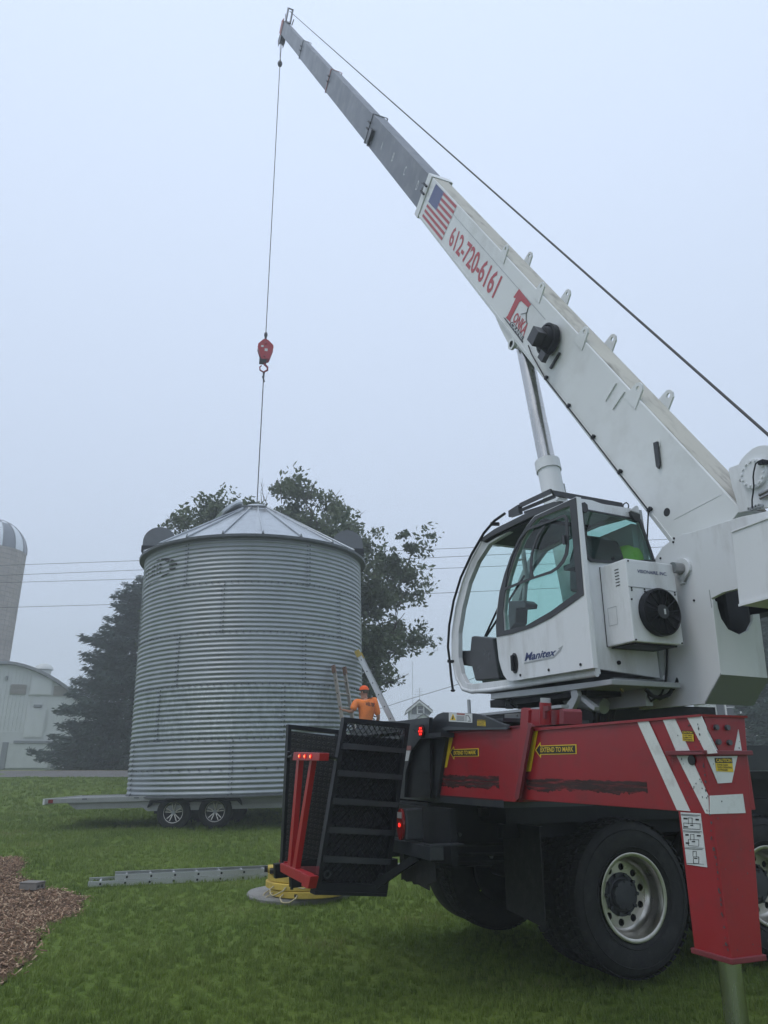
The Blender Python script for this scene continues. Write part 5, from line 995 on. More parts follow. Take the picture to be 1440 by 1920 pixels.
# ---- ramps folded up at the rear, red light stand between them
def ramp(c4, s, label, studs):
    """c4: corners in (x,z) BL BR TR TL on the plane y = -s"""
    y = -s; r = MB(); th = .05
    def lp(u, v): return tuple((c4[0][i]*(1-u)+c4[1][i]*u)*(1-v)+(c4[3][i]*(1-u)+c4[2][i]*u)*v for i in range(2))
    W_ = Vector((c4[1][0]-c4[0][0], 0, c4[1][1]-c4[0][1])).length
    for (u0, u1) in ((0, .06), (.94, 1)): r.prism('y', [lp(u0, 0), lp(u1, 0), lp(u1, 1), lp(u0, 1)], y, y+th+.02)
    r.prism('y', [lp(.06, .97), lp(.94, .97), lp(.94, 1), lp(.06, 1)], y+.001, y+th+.02); r.prism('y', [lp(.06, -.0), lp(.94, -.0), lp(.94, .045), lp(.06, .045)], y+.001, y+th+.02)
    o = r.build('loading_ramp', BLACK, tk, label=label)
    if studs:
        MB().prism('y', [lp(.06, .045), lp(.94, .045), lp(.94, .955), lp(.06, .955)], y+.012, y+.018).build('tread_plate', GRIP2, o)
        nu, nv = 9, 26; m = MB()
        for i in range(nu):
            for j in range(nv): p = lp(.11+.78*i/(nu-1), .07+.86*j/(nv-1)); m.lathe([(.015, y+.012), (.015, y+.004), (.010, y+.002), (.007, y+.006)], (p[0], 0, p[1]), 'y', 8)
        m.build('grip_ring', GRIP, o, kind='stuff')
    else:
        m = MB(); nu, nv = 12, 44           # expanded metal mesh
        for i in range(-nv, nu+1):
            for sg in (0, 1):
                pts = []
                for j in (0, nv):
                    u = (i+j*.5) if sg == 0 else (nu-i-j*.5); pts.append((u/nu, j/nv))
                (u0, v0), (u1, v1) = pts
                lo_, hi = 0, 1; du = u1-u0
                t0 = (.07-u0)/du; t1 = (.93-u0)/du; t0, t1 = min(t0, t1), max(t0, t1); t0 = max(t0, .045); t1 = min(t1, .97)
                if t1 <= t0: continue
                a, b = lp(u0+du*t0, v0+(v1-v0)*t0), lp(u0+du*t1, v0+(v1-v0)*t1); m.bar((a[0], y+.045+.004*sg, a[1]), (b[0], y+.045+.004*sg, b[1]), .010, .004)
        m.build('expanded_mesh', BLACK, o, kind='stuff'); MB().prism('y', [lp(.06, .045), lp(.94, .045), lp(.94, .90), lp(.06, .90)], y+.055, y+.06).build('backing_sheet', BLACK, o)
        for k in range(5):
            v = [0.835, 0.672, 0.508, 0.345, 0.182][k]; MB().prism('y', [lp(.03, v-.028), lp(.975, v-.022), lp(.975, v+.008), lp(.03, v+.008)], y-.018, y+.03).build('crossbar', DARKG, o)
        for u, v in ((.12, .94), (.88, .945), (.12, .09), (.88, .09)):
            p = lp(u, v); MB().lathe([(.024, y+.0), (.028, y-.006), (.018, y-.006), (.018, y+.0)], (p[0], 0, p[1]), 'y', 16).build('lifting_ring', DARKG, o)
        MB().prism('y', [lp(-.01, -.022), lp(.99, -.015), lp(.99, .0), lp(-.01, .0)], y-.01, y+.10).build('hinge_bar', BLACK, o)
    return o
RS = -.55
ramp([(-2.274, 0.69), (-1.737, 0.639), (-1.544, 1.813), (-2.084, 1.848)], RS, 'near black folding ramp with five crossbars', False)
RS2 = -1.25
ramp([(-2.321, 0.711), (-1.991, 0.627), (-1.854, 1.788), (-2.314, 1.826)], RS2, 'far black folding ramp with studded tread plate', True)
XA = -2.44
st = [(0.888, 0.829), (0.856, 0.838), (0.23, 0.837), (0.284, 0.768), (0.868, 0.778)]
stand = MB().prism('x', st, XA, XA+.05).build('light_stand', RED2, tk, bevel=.003)
MB().prism('x', [(0.245, 0.842), (0.05, 0.846), (0.1, 0.77), (0.237, 0.769)], XA-.035, XA+.02).build('stand_foot', RED2, stand, bevel=.002)
MB().prism('x', [(0.791, 0.817), (0.438, 0.855), (0.442, 0.803), (0.807, 0.786)], -2.31, -2.29).build('foot_gusset', DRED, stand)
MB().prism('x', [(1.376, 0.802), (1.214, 0.804), (1.21, 0.778), (1.372, 0.773)], -2.31, -2.27).build('foot_gusset', RED2, stand)
for P_ in ([(0.514, 1.543), (0.442, 1.543), (0.624, 0.864), (0.728, 0.857)], ): pass
pa = [(0.576, 1.542), (0.518, 1.541), (0.638, 0.829), (0.715, 0.825)]; pb = [(0.268, 1.54), (0.215, 1.539), (0.519, 0.828), (0.597, 0.827)]
for P_ in (pa, pb): MB().prism('x', P_, XA+.004, XA+.040).build('post', RED2, stand, bevel=.002)
bh = [(0.55, 1.541), (0.525, 1.597), (-0.07, 1.582), (-0.058, 1.534)]
bx_ = MB().prism('x', bh, XA-.035, XA+.03).build('lamp_bar', RED2, stand, bevel=.003)
for p in [(0.366, 1.568), (0.239, 1.565), (0.11, 1.563)]:
    MB().disc((0, p[0], p[1]), .015, XA-.043, XA-.036, 'x', 16).build('lamp_lens', LENSB, stand); MB().disc((0, p[0], p[1]), .007, XA-.046, XA-.0435, 'x', 10).build('lamp_led', EMO, stand)
aa = [(0.611, 1.575), (0.885, 1.567)]; MB().bar((XA, aa[0][0], aa[0][1]), (XA+.05, aa[1][0], aa[1][1]), .05, .012).build('lamp_arm', DARKG, stand)
kk = aa[1]; MB().bar((XA+.03, kk[0]+.02, kk[1]-.03), (XA+.03, kk[0]-.0, kk[1]+.04), .02, .02).build('tie_knob', BLACK, stand)
ab = (-2.136, 1.553); a0_ = (0.037, 1.571); MB().bar((XA+.02, a0_[0], a0_[1]), (ab[0], .60, ab[1]), .055, .012).build('lamp_arm', DARKG, stand); MB().tube([(ab[0], .60, ab[1]), (ab[0]-.01, .57, ab[1])], .012, 8).build('arm_bolt', CHROME, stand)
MB().bar((-1.6, .7, .80), (-2.40, .75, .74), .08, .10).build('ramp_hinge_arm', BLACK, tk); MB().bar((-1.6, 1.2, .80), (-2.38, 1.25, .74), .08, .10).build('ramp_hinge_arm', BLACK, tk)

# ---- turntable and sub structure under the crane
TX, TY = .20, 1.2
MB().lathe([(.001, 1.70), (.60, 1.70), (.60, 1.76), (.56, 1.77), (.56, 1.90), (.60, 1.91), (.60, 1.95), (.001, 1.95)], (.30, 1.05, 0), 'z', 72).build('turntable', BLACK, tk, smooth=35)
teeth = MB()
for k in range(96): a = 6.2832*k/96; teeth.bar((.30+.595*math.cos(a), 1.05+.595*math.sin(a), 1.77), (.30+.595*math.cos(a), 1.05+.595*math.sin(a), 1.895), .018, .02)
teeth.build('gear_teeth', BLACK, tk, kind='stuff')
MB().box(-.75, 1.4, .12, 2.3, 1.262, 1.70).build('crane_base', BLACK, tk); MB().box(-.45, .75, -.28, 2.2, 1.705, 1.945).build('turntable_plate', BLACK, tk)
MB().box(-1.38, -.76, .9, 2.3, 1.805, 1.84).build('catwalk', DARKG, tk)
# grey walkway bars behind the housing
MB().prism('x', [(0.527, 1.898), (-0.636, 1.89), (-0.633, 1.87), (0.511, 1.881)], -.98, -.92).build('walkway_rail', GREYP, tk)
MB().prism('x', [(0.209, 1.881), (-0.001, 1.876), (0.005, 1.82), (0.214, 1.831)], -.9, -.82, [[(0.043, 1.864), (0.026, 1.864), (0.027, 1.851), (0.044, 1.852)]]).build('walkway_bracket', GREYP, tk)
MB().prism('x', [(0.392, 1.843), (0.022, 1.822), (0.022, 1.817), (0.392, 1.837)], -.9, -.7).build('walkway_plate', GREYP, tk)
mp_ = [(0.582, 2.013), (0.576, 1.91)]; MB().tube([(-1.0, mp_[0][0], mp_[0][1]), (-1.0, mp_[1][0], mp_[1][1]-.05)], .014, 12).build('marker_pole', GREYP, tk, smooth=50)

# ---- hoses and fittings along the chassis and under the turret
for k, (za, ya) in enumerate(((.80, .74), (.86, .73), (.93, .74))): MB().tube([(-1.35, ya, za), (-.6, ya-.02, za-.02), (.1, ya, za+.01), (1.0, ya-.02, za), (2.4, ya, za-.01)], .013, 7).build('hose', RUBBER, tk, smooth=60)
fb_ = MB()
for k in range(22): fb_.tube([(-1.3+k*.28, .78, .82+.17*(k % 2)), (-1.3+k*.28, .762, .82+.17*(k % 2))], .016, 6)
fb_.build('frame_bolts', BOLT, tk, kind='stuff')
for k in range(4): MB().tube([(-.40+.05*k, -.24, 1.72), (-.47+.05*k, -.34, 1.84), (-.38+.05*k, -.30, 1.97), (-.20+.04*k, -.1, 2.0)], .013, 7).build('hose', RUBBER, tk, smooth=60)
for p in ((-1.02, .42), (-.86, .45)): MB().box(p[0], p[0]+.07, p[1], p[1]+.05, 1.14, 1.20).build('bracket', DARKG, tk)
# ---- turret
UNDER = mat('shaded underside paint', (.22, .235, .235), .6, var=.06)  # white turret paint with the underside's shade put into the colour
TP = -.16
tp = [(-0.441, 1.891), (-0.524, 1.891), (-1.071, 1.888), (-1.235, 2.062), (-1.253, 2.537), (-1.248, 2.557), (-1.346, 2.577), (-1.464, 2.577), (-1.735, 2.559), (-2.023, 2.549), (-2.118, 3.006), (-1.784, 3.003), (-1.567, 3.029), (-1.154, 3.044), (-1.073, 3.056), (-0.987, 3.047), (-0.867, 3.013), (-0.786, 2.953), (-0.69, 2.838), (-0.581, 2.698)]
SRr = --1.235
tur = MB().prism('x', tp, TP, TP+.03).build('turret', WHITE, tk, bevel=.003)
MB().prism('x', [(-0.089, 2.019), (-0.481, 2.021), (-0.622, 2.166), (-0.661, 2.572), (-0.766, 3.14), (-0.591, 3.232), (-0.415, 3.235), (-0.27, 3.153)], .50, .53).build('turret_plate', WHITE, tur, bevel=.003)
rf_ = [(-0.14, 2.544), (-0.16, 2.062), (0.25, 2.056), (0.272, 2.489), (0.208, 2.48), (0.197, 2.432), (0.14, 2.366), (0.06, 2.332), (-0.038, 2.361), (-0.086, 2.429), (-0.101, 2.5), (-0.102, 2.543)]
xr = max(p[0] for p in rf_)
MB().prism('y', rf_, -SRr-.001, -SRr+.018).build('turret_rear_plate', WHITE, tur)
ub = tp[2]; uc = tp[3]
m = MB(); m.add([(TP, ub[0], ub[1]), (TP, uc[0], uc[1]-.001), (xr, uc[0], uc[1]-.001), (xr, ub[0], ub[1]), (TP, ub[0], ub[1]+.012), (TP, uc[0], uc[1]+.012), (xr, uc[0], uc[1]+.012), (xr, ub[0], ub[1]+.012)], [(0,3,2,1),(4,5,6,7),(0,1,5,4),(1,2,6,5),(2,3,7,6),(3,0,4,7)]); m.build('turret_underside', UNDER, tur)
MB().box(.52, .70, -1.20, -.60, 2.55, 2.80).build('dark_gap_filler', BLACK, tur, bevel=.01)  # black box added to fill the gap with interior darkness
MB().box(TP+.031, .499, -.9, .1, 1.96, 2.02).build('turret_floor', BLACK, tur); MB().box(TP+.031, .499, .0, 1.2, 1.955, 2.0).build('turret_floor', GREYP, tur)
MB().box(.05, .30, -1.15, -.5, 2.25, 2.9).build('swing_motor', BLACK, tur, bevel=.03)
MB().box(TP+.035, .495, -.95, -.90, 2.02, 2.9).build('interior_shade_sheet', BLACK, tur)  # black sheet added to stand for the shade inside the turret
pi = (0.003, 2.846)
pv = [(-1.042, 2.808), (-1.036, 2.772), (-1.024, 2.703)]
MB().prism('x', [(pv[0][0]+.075*math.cos(t), pv[0][1]+.075*math.sin(t)) for t in np.linspace(-.35, math.pi+.35, 16)]+[(pv[2][0]+.02, pv[2][1]), (pv[2][0]-.02, pv[2][1])], TP-.022, TP-.001).build('pin_keeper', WHITE, tur, bevel=.003)
MB().tube([(TP-.022, pv[0][0], pv[0][1]), (TP-.10, pv[0][0], pv[0][1])], .038, 20).build('pivot_pin', STEEL, tur, smooth=50)
bl = MB()
for p in [(-1.099, 2.573), (-0.981, 3.02), (-0.839, 2.936), (-0.992, 3.045)]: bl.tube([(TP, p[0], p[1]), (TP-.006, p[0], p[1])], .008, 8)
bl.build('turret_bolts', BLACK, tur, kind='stuff')
gx = (-1.241, 2.616)
MB().box(TP-.0025, TP-.0005, gx[0]-.003, gx[0]+.003, gx[1]-.12, gx[1]).build('seam', GREYP, tur)
# counterweight box
cw = [(-1.741, 2.852), (-1.713, 2.396), (-2.255, 2.412), (-2.351, 2.87)]
cwb = MB().prism('x', cw, -.45, .80).build('counterweight_box', WHITE, tk, bevel=.006)
MB().prism('x', [(-1.745, 2.845), (-1.744, 2.838), (-2.351, 2.854), (-2.354, 2.868)], -.458, -.452).build('box_edge', WHITE, cwb); MB().prism('x', [(-1.717, 2.404), (-1.717, 2.39), (-2.257, 2.403), (-2.26, 2.416)], -.460, -.452).build('box_edge', WHITE, cwb)
# winch
wp = [(-1.527, 3.376), (-1.527, 3.384), (-1.541, 3.389), (-1.61, 3.385), (-1.636, 3.408), (-1.676, 3.43), (-1.729, 3.447), (-1.778, 3.449), (-1.817, 3.439), (-1.854, 3.422), (-1.895, 3.392), (-1.931, 3.347), (-1.959, 3.295), (-1.97, 3.24), (-1.965, 3.167), (-1.932, 3.034), (-1.809, 3.027), (-1.632, 3.057), (-1.549, 3.068), (-1.55, 3.129), (-1.541, 3.197), (-1.531, 3.26), (-1.528, 3.325)]
win = MB().prism('x', wp, -.14, -.115, [[(-1.599, 3.28), (-1.644, 3.281), (-1.655, 3.273), (-1.652, 3.266), (-1.606, 3.261), (-1.596, 3.267)]]).build('winch', WHITE, tk, bevel=.002)
wc = (-1.725, 3.275)
MB().tube([(-.114, wc[0], wc[1]), (.25, wc[0], wc[1])], .17, 40).build('rope_drum', ROPE, win, smooth=50); MB().prism('x', wp, .25, .27).build('winch_cheek', WHITE, win)
MB().tube([(-.141, wc[0], wc[1]), (-.165, wc[0], wc[1])], .098, 40).build('drum_flange', WHITE, win, smooth=40, bevel=.002)
for k in range(14):
    a = 6.2832*k/14+.2; MB().tube([(-.165, wc[0]+.082*math.cos(a), wc[1]+.082*math.sin(a)), (-.178, wc[0]+.082*math.cos(a), wc[1]+.082*math.sin(a))], .009, 10).build('flange_bolt', WHITE, win)
hs = MB(); hp3 = [(-.19, y, z) for y, z in [(-1.811, 3.312), (-1.793, 3.322), (-1.778, 3.316), (-1.757, 3.275), (-1.744, 3.237), (-1.739, 3.185), (-1.725, 3.139), (-1.709, 3.099), (-1.699, 3.042)]]; hs.tube(hp3, .005, 6); hs.build('sensor_wire', BLACK, win)
MB().box(-.20, -.145, hp3[0][1]-.03, hp3[0][1]+.01, hp3[0][2]-.012, hp3[0][2]+.012).build('sensor', BLACK, win)
sp_ = [(-1.743, 3.123), (-1.823, 3.123), (-1.745, 3.099), (-1.817, 3.092)]
for i in (0, 2): MB().tube([(-.16, sp_[i][0], sp_[i][1]), (-.16, sp_[i+1][0]-.1, sp_[i+1][1]+.02)], .011, 10).build('spring', STEEL, win, smooth=50)
for p in [(-1.656, 3.056), (-1.683, 3.055), (-1.71, 3.055), (-1.735, 3.054)]: MB().lathe([(.006, -.15), (.006, -.172), (.012, -.172), (.012, -.141)], (0, p[0], p[1]), 'x', 12).build('hose_port', GREYP, win)
# ---- boom
SEC = [(-.11, .20, 1.72, 9.5, 2.435, 3.005), (-.095, .185, 9.3, 13.5, 2.495, 2.99), (-.08, .17, 13.3, 18.25, 2.495, 2.975), (-.065, .155, 18.05, 23.1, 2.495, 2.94), (-.05, .14, 22.9, 27.85, 2.50, 2.90)]
bcx = .045; boom = []
for k, (xa, xb, q0, q1, p0, p1) in enumerate(SEC):
    m = MB(BF); w = xb-xa; ch = .055
    # octagonal upper corners, flat bottom; slightly open profile swept along the boom
    prof = [(xa, p0), (xb, p0), (xb, p1-ch*.6), (xb-ch, p1), (xa+.004, p1), (xa, p1-.004)]
    vs = [(x, q, p) for q in (q0, q1) for x, p in prof]; n = len(prof)
    m.add(vs, [tuple(range(n)), tuple(range(2*n-1, n-1, -1))]+[(i, (i+1) % n, n+(i+1) % n, n+i) for i in range(n)])
    o = m.build('boom_section', BOOMW if k == 0 else BOOMG, tk, bevel=.003, label=['white boom base section with flag, phone number and lettering', 'grey second boom section lettered A to D', 'grey third boom section', 'grey fourth boom section', 'thin grey boom tip section'][k]); boom.append(o)
    # top skin, dirtier than the sides
    t = MB(BF); t.box(xa+.02, xb-ch-.002, q0+.02, q1-.18, p1+.0005, p1+.004); t.build('top_skin', BOOMTOP if k == 0 else BOOMG2, o) if k == 0 else None
    # collar at the outer end
    c = MB(BF); c.box(xa-.014, xb+.014, q1-(.17 if k == 0 else .05), q1, p0-.018, p0-.001); c.box(xa-.014, xa-.001, q1-(.17 if k == 0 else .05), q1, p0, p1+.012); c.box(xb+.001, xb+.014, q1-(.17 if k == 0 else .05), q1, p0, p1+.012); c.box(xa, xb, q1-(.17 if k == 0 else .05), q1, p1+.006, p1+.016)
    if k < 4: c.build('collar', BOOMW if k == 0 else (PRIM if k in (2,) else BOOMG), o)
    if k < 4:
        # rope guide fork and square limit frame
        g = MB(BF); g.bar((xa-.03, q1-.03, p1-.12), (xa-.03, q1-.03, p1+.26), .024, .024); g.bar((xb+.02, q1-.45, p1-.02), (xb+.02, q1-.45, p1+.30), .03, .024); g.build('rope_guide', DARKG, o)
        s = MB(BF)
        for d in (0, .11): s.bar((xa-.05, q1-.06-d, p1-.26), (xa-.05, q1-.06-d, p1-.12), .028, .024); s.bar((xa-.05, q1-.04, p1-.245+d), (xa-.05, q1-.20, p1-.245+d), .028, .024)
        s.bar((xa-.045, q1-.05, p1-.14), (xa-.045, q1+.09, p1-.165), .008, .008); s.build('cable_roller', BLACK, o)
mm_ = MB(BF); mm_.box(-.16, -.10, 13.02, 13.20, 2.62, 2.80); mm_.tube([(-.13, 13.1, 2.62), (-.13, 13.05, 2.52)], .03, 8); mm_.build('angle_sensor', DARKG, boom[1])
MB(BF).prism('x', [(6.1434, 2.4492), (5.751, 2.3762), (5.3741, 2.3304), (5.2332, 2.3903), (5.181, 2.4793), (4.8834, 2.4479), (5.2501, 2.4568)], -.08, -.05).build('cylinder_lug', BOOMW, boom[0])
MB(BF).prism('x', [(6.1434, 2.4492), (5.751, 2.3762), (5.3741, 2.3304), (5.2332, 2.3903), (5.181, 2.4793), (4.8834, 2.4479), (5.2501, 2.4568)], .14, .17).build('cylinder_lug', BOOMW, boom[0])
pc = (5.3269, 2.3867)
MB(BF).tube([(-.10, *pc), (.19, *pc)], .038, 20).build('cylinder_pin', DARKG, boom[0], smooth=50)
m = MB(BF); m.lathe([(.036, -.115), (.062, -.115), (.062, -.085), (.036, -.085)], (0, pc[0], pc[1]), 'x', 24); m.build('pin_ring', BOOMW, boom[0], smooth=40)
# seam line, ribs, bracket, lugs
sl = [(9.0805, 2.8719), (4.9305, 2.8603)]; MB(BF).bar((-.1115, *sl[0]), (-.1115, *sl[1]), .006, .003, up=(1,0,0)).build('seam', GREYP, boom[0])
m = MB(BF)
m.box(-.118, -.1105, 1.5, 9.4, 2.46, 2.472); m.build('edge_bead', BOOMW, boom[0])
for i, (Z_, p) in enumerate([('n', (6.3253, 3.0669)), ('n', (5.2619, 3.0537)), ('n', (4.2282, 3.041)), ('n', (3.202, 3.019))]):
    q = p[0]
    for x0 in (-.118, .195):
        l = MB(BF); P_ = [(q-.10, 2.93), (q-.055, 3.085), (q-.02, 3.11), (q+.02, 3.11), (q+.05, 3.085), (q+.09, 2.93)]; l.prism('x', P_, x0, x0+.016, [[(q+.022*math.cos(t), 3.065+.022*math.sin(t)) for t in np.linspace(0, 6.28, 10, endpoint=False)]]); l.build('lifting_lug', BOOMW, boom[0])
for P_ in [[(3.4805, 2.7816), (3.475, 2.9594)], [(3.3427, 2.7846), (3.3271, 2.963)]]: m = MB(BF); m.bar((-.116, *P_[0]), (-.116, *P_[1]), .012, .012, up=(1,0,0)); m.build('weld_strip', BOOMW, boom[0])
P_ = [(2.7081, 2.8638), (2.6806, 2.896), (2.5273, 2.7889), (2.5156, 2.7559), (2.5464, 2.7548)]; hq_ = MB(BF).prism('x', P_, -.135, -.119).build('lock_handle', DARKG, boom[0]); 
c_ = (2.6876, 2.8658); MB(BF).disc((0, *c_), .042, -.118, -.1105, 'x', 24).build('handle_boss', BOOMW, boom[0], smooth=40)
c_ = (2.2242, 2.5711); MB(BF).disc((0, *c_), .032, -.1118, -.1102, 'x', 20).build('grease_hole', KSTK, boom[0])
P_ = [(2.1357, 2.5794), (1.9207, 2.9794), (1.9118, 2.9782), (2.1266, 2.5806)]; MB(BF).prism('x', P_, -.1125, -.1105).build('weld_seam', BOOMW, boom[0])
ht = MB(BF); vr = [(4.9769, 2.5439), (4.8568, 2.5131), (4.6488, 2.4897), (4.4258, 2.4636), (3.8944, 2.4674), (3.3727, 2.4693), (2.8629, 2.4659), (2.3681, 2.4688)]; ht.tube([(-.128, q, p) for q, p in vr]+[(-.20, 2.0, 2.2), (-.35, 1.9, 1.9)], .006, 6); ht.build('sensor_cable', BLACK, boom[0], smooth=60)
for q, p in vr[3:]: MB(BF).box(-.135, -.110, q-.012, q+.012, p-.01, p+.03).build('cable_clip', BLACK, boom[0])
# cable reel with black sensor box
rc = [(4.6335, 2.774), (4.8781, 2.6848)]
rl_ = MB(BF).lathe([(.001, -.125), (.13, -.125), (.15, -.135), (.155, -.20), (.135, -.205), (.13, -.16), (.125, -.20), (.105, -.24), (.07, -.25), (.001, -.25)], (0, *rc[0]), 'x', 40).build('cable_reel', BLACK, boom[0], smooth=35)
m = MB(BF); m.box(-.34, -.24, rc[1][0]-.31, rc[1][0]-.17, rc[1][1]+.01, rc[1][1]+.16); m.bar((-.26, rc[1][0]-.24, rc[1][1]+.08), (-.20, *rc[0]), .05, .05); m.build('sensor_box', PLAST, boom[0], bevel=.006)
m = MB(BF); m.box(-.25, -.20, rc[0][0]-.20, rc[0][0]-.10, rc[0][1]-.16, rc[0][1]-.07); m.bar((-.125, rc[0][0]-.22, rc[0][1]-.02), (-.125, rc[0][0]-.20, rc[0][1]-.20), .02, .02); m.build('reel_bracket', PLAST, boom[0])
# boom lettering and flag
BX_ = -.1125
def bq(Z, pts): return [(BX_, q, p) for q, p in pts]
def bdecal(key, quad, m, name='lettering', d=0.0): return decal(key, [BF(BX_-d, q, p) for q, p in quad], name, m, boom[0])
num = [(7.9196, 2.5364), (6.1326, 2.5466), (6.1281, 2.82), (7.9772, 2.7779)]
bdecal(('612-720-6161', .02), num, LETR)
# serif bars on the ones and sevens
tl_ = [(5.6253, 2.5124), (5.4392, 2.5409), (5.3282, 2.8443), (5.7689, 2.8233)]
fl = [(9.1013, 2.9795), (8.105, 2.9846), (8.1692, 2.4973), (9.1879, 2.4928)]      # TL(tip/top) TR BR BL
def fp(u, v): return tuple((fl[0][i]*(1-u)+fl[1][i]*u)*(1-v)+(fl[3][i]*(1-u)+fl[2][i]*u)*v for i in range(2))
f0 = MB(BF).prism('x', [fp(0,0), fp(1,0), fp(1,1), fp(0,1)], BX_-.0008, BX_).build('flag_decal', WSTK, boom[0])
sr = MB(BF); cn = MB(BF); sw = MB(BF)
for k in range(0, 13, 2): u0 = .40 if k < 7 else 0; sr.prism('x', [fp(u0, k/13), fp(1, k/13), fp(1, (k+1)/13), fp(u0, (k+1)/13)], BX_-.0016, BX_-.0009)
cn.prism('x', [fp(0, 0), fp(.40, 0), fp(.40, 7/13), fp(0, 7/13)], BX_-.0016, BX_-.0009)
for r in range(9):
    for c in range(6 if r % 2 == 0 else 5):
        u = (.033+.067*c+(.033 if r % 2 else 0)); v = 7/13*(r+.8)/9.7; s5 = []
        for j in range(10): rr = .014 if j % 2 == 0 else .006; a = math.pi*2*j/10; s5.append(fp(u+rr*math.cos(a), v+rr*1.2*math.sin(a)))
        sw.prism('x', s5, BX_-.0024, BX_-.0017)
sr.build('flag_stripes', FLAGR, boom[0]); cn.build('flag_canton', FLAGB, boom[0]); sw.build('flag_stars', WSTK, boom[0])
# company lettering: big T with a little hook, rest of the name under its arm
MB(BF).prism('x', [(5.7071, 2.7556), (5.6699, 2.8691), (5.3033, 2.8529), (5.3257, 2.8066), (5.5182, 2.7955), (5.5487, 2.7678), (5.5635, 2.5565), (5.533, 2.5409), (5.6716, 2.5312), (5.6542, 2.5665), (5.6508, 2.7734), (5.6788, 2.7584)], BX_-.001, BX_).build('lettering', LETR, boom[0])
bdecal(('ONKA', .03), [(5.5199, 2.5695), (5.161, 2.5525), (5.1616, 2.6887), (5.513, 2.6754)], LETR)
MB(BF).prism('x', [(5.7271, 2.5093), (5.6797, 2.521), (5.1275, 2.5181), (5.125, 2.4984)], BX_-.001, BX_).build('lettering', KSTK, boom[0])
MB(BF).prism('x', [(5.533, 2.5409), (5.4961, 2.5656), (5.1499, 2.5583), (5.1519, 2.5212), (5.533, 2.5157)], BX_-.0008, BX_-.0001).build('lettering_band', KSTK, boom[0])
bdecal(('CRANE', .02), [(5.5169, 2.5146), (5.1735, 2.5176), (5.1696, 2.5595), (5.5086, 2.5595)], WSTK, d=.001)
hk = MB(BF); hk.tube([(BX_-.002, *p) for p in [(5.3257, 2.8066), (5.3088, 2.7617), (5.3122, 2.7459), (5.2628, 2.7045), (5.2109, 2.6796)]], .004, 5); hk.tube([(BX_-.002, *p) for p in [(5.4059, 2.6954), (5.3221, 2.7489)]], .003, 5); hk.build('hook_drawing', KSTK, boom[0])
for L_, p in zip('ABCD', [(12.305, 2.7338), (11.4824, 2.7525), (10.6556, 2.7576), (9.8712, 2.755)]):
    q, pp = p; s = .085
    decal((L_,), [BF(-.0965, q+s*.35, pp-s), BF(-.0965, q-s*.45, pp-s), BF(-.0965, q-s*.45, pp+s*.6), BF(-.0965, q+s*.35, pp+s*.6)], 'lettering', WSTK, boom[1])
for q, p in [(9.6219, 2.7594), (12.29, 2.7238)][:1]: MB(BF).prism('x', [(q-.04, p), (q, p+.035), (q+.04, p), (q, p-.035)], -.0968, -.0955).build('diamond_mark', KSTK, boom[1])
# boom head: sheave box, upper idler, rope, anti two block weight
hd = MB(BF); hd.prism('x', [(27.75, 2.47), (28.15, 2.50), (28.2, 2.85), (27.8, 2.97)], -.07, -.052); hd.prism('x', [(27.75, 2.47), (28.15, 2.50), (28.2, 2.85), (27.8, 2.97)], .142, .16); head = hd.build('boom_head', PRIM, tk)
for (q, p, r) in ((28.0, 2.38, .20), (28.05, 2.72, .13)):
    MB(BF).lathe([(.03, -.01), (r-.04, -.01), (r, -.03), (r, -.02), (r-.03, .02), (r-.03, .06), (r, .10), (r, .11), (r-.04, .09), (.03, .09)], (.0, q, p), 'x', 30).build('sheave', DARKG, head, smooth=35)
m = MB(BF); m.prism('x', [(27.75, 2.5), (28.12, 2.48), (28.22, 2.25), (27.9, 2.12), (27.7, 2.3)], -.045, -.035); m.prism('x', [(27.75, 2.5), (28.12, 2.48), (28.22, 2.25), (27.9, 2.12), (27.7, 2.3)], .115, .125); m.build('sheave_plate', DARKG, head)
m = MB(BF); m.box(-.03, .12, 27.25, 27.75, 2.905, 2.93); m.prism('x', [(27.35, 2.93), (27.62, 2.93), (27.78, 3.30), (27.45, 3.32)], -.035, -.02); m.prism('x', [(27.35, 2.93), (27.62, 2.93), (27.78, 3.30), (27.45, 3.32)], .11, .125); m.prism('x', [(27.45, 3.28), (27.75, 3.27), (27.76, 3.30), (27.46, 3.32)], -.02, .11); m.build('rope_idler', DARKG, head)
m = MB(BF); m.tube([(.045, 28.15, 2.93), (.045, 28.5, 3.05)], .014, 6); m.tube([(.045, 28.15, 2.75), (.045, 28.45, 2.82)], .008, 6); m.tube([(.045, 28.2, 2.5), (.045, 28.55, 2.6)], .018, 6); m.tube([(.14, 27.2, 2.9), (.14, 27.05, 3.08)], .016, 6); m.build('head_pins', DARKG, head)
RP = [(27.2999, 3.0941), (2.0285, 3.4215)]; dq = (RP[1][1]-RP[0][1])/(RP[1][0]-RP[0][0])
MB(BF).tube([(.045, 27.66, 3.22), (.045, RP[1][0], RP[1][1]), (.045, 1.0, RP[1][1]+dq*(1.0-RP[1][0]))], .0105, 8).build('hoist_rope', ROPE, tk)
tw = Matrix.Rotation(math.radians(23), 4, 'Z')
def W(x, y, z): return tw @ Vector((x, y, z))+Vector((1.837, 6.096, 0))
headW = W(*BF(.045, 28.16, 2.33)); roofL = binr.matrix_basis @ Vector((0, 0, 5*RH+RISE+.2))
def onrope(t): return headW*(1-t)+roofL*t
def zat(zz): return (headW.z-zz)/(headW.z-roofL.z)
zb = [(-3.6439, 23.6565), (-3.5907, 13.2121), (-3.5514, 12.4725), (-3.5951, 13.5881)]
ctr = onrope(zat(zb[0][1])); l1 = MB()
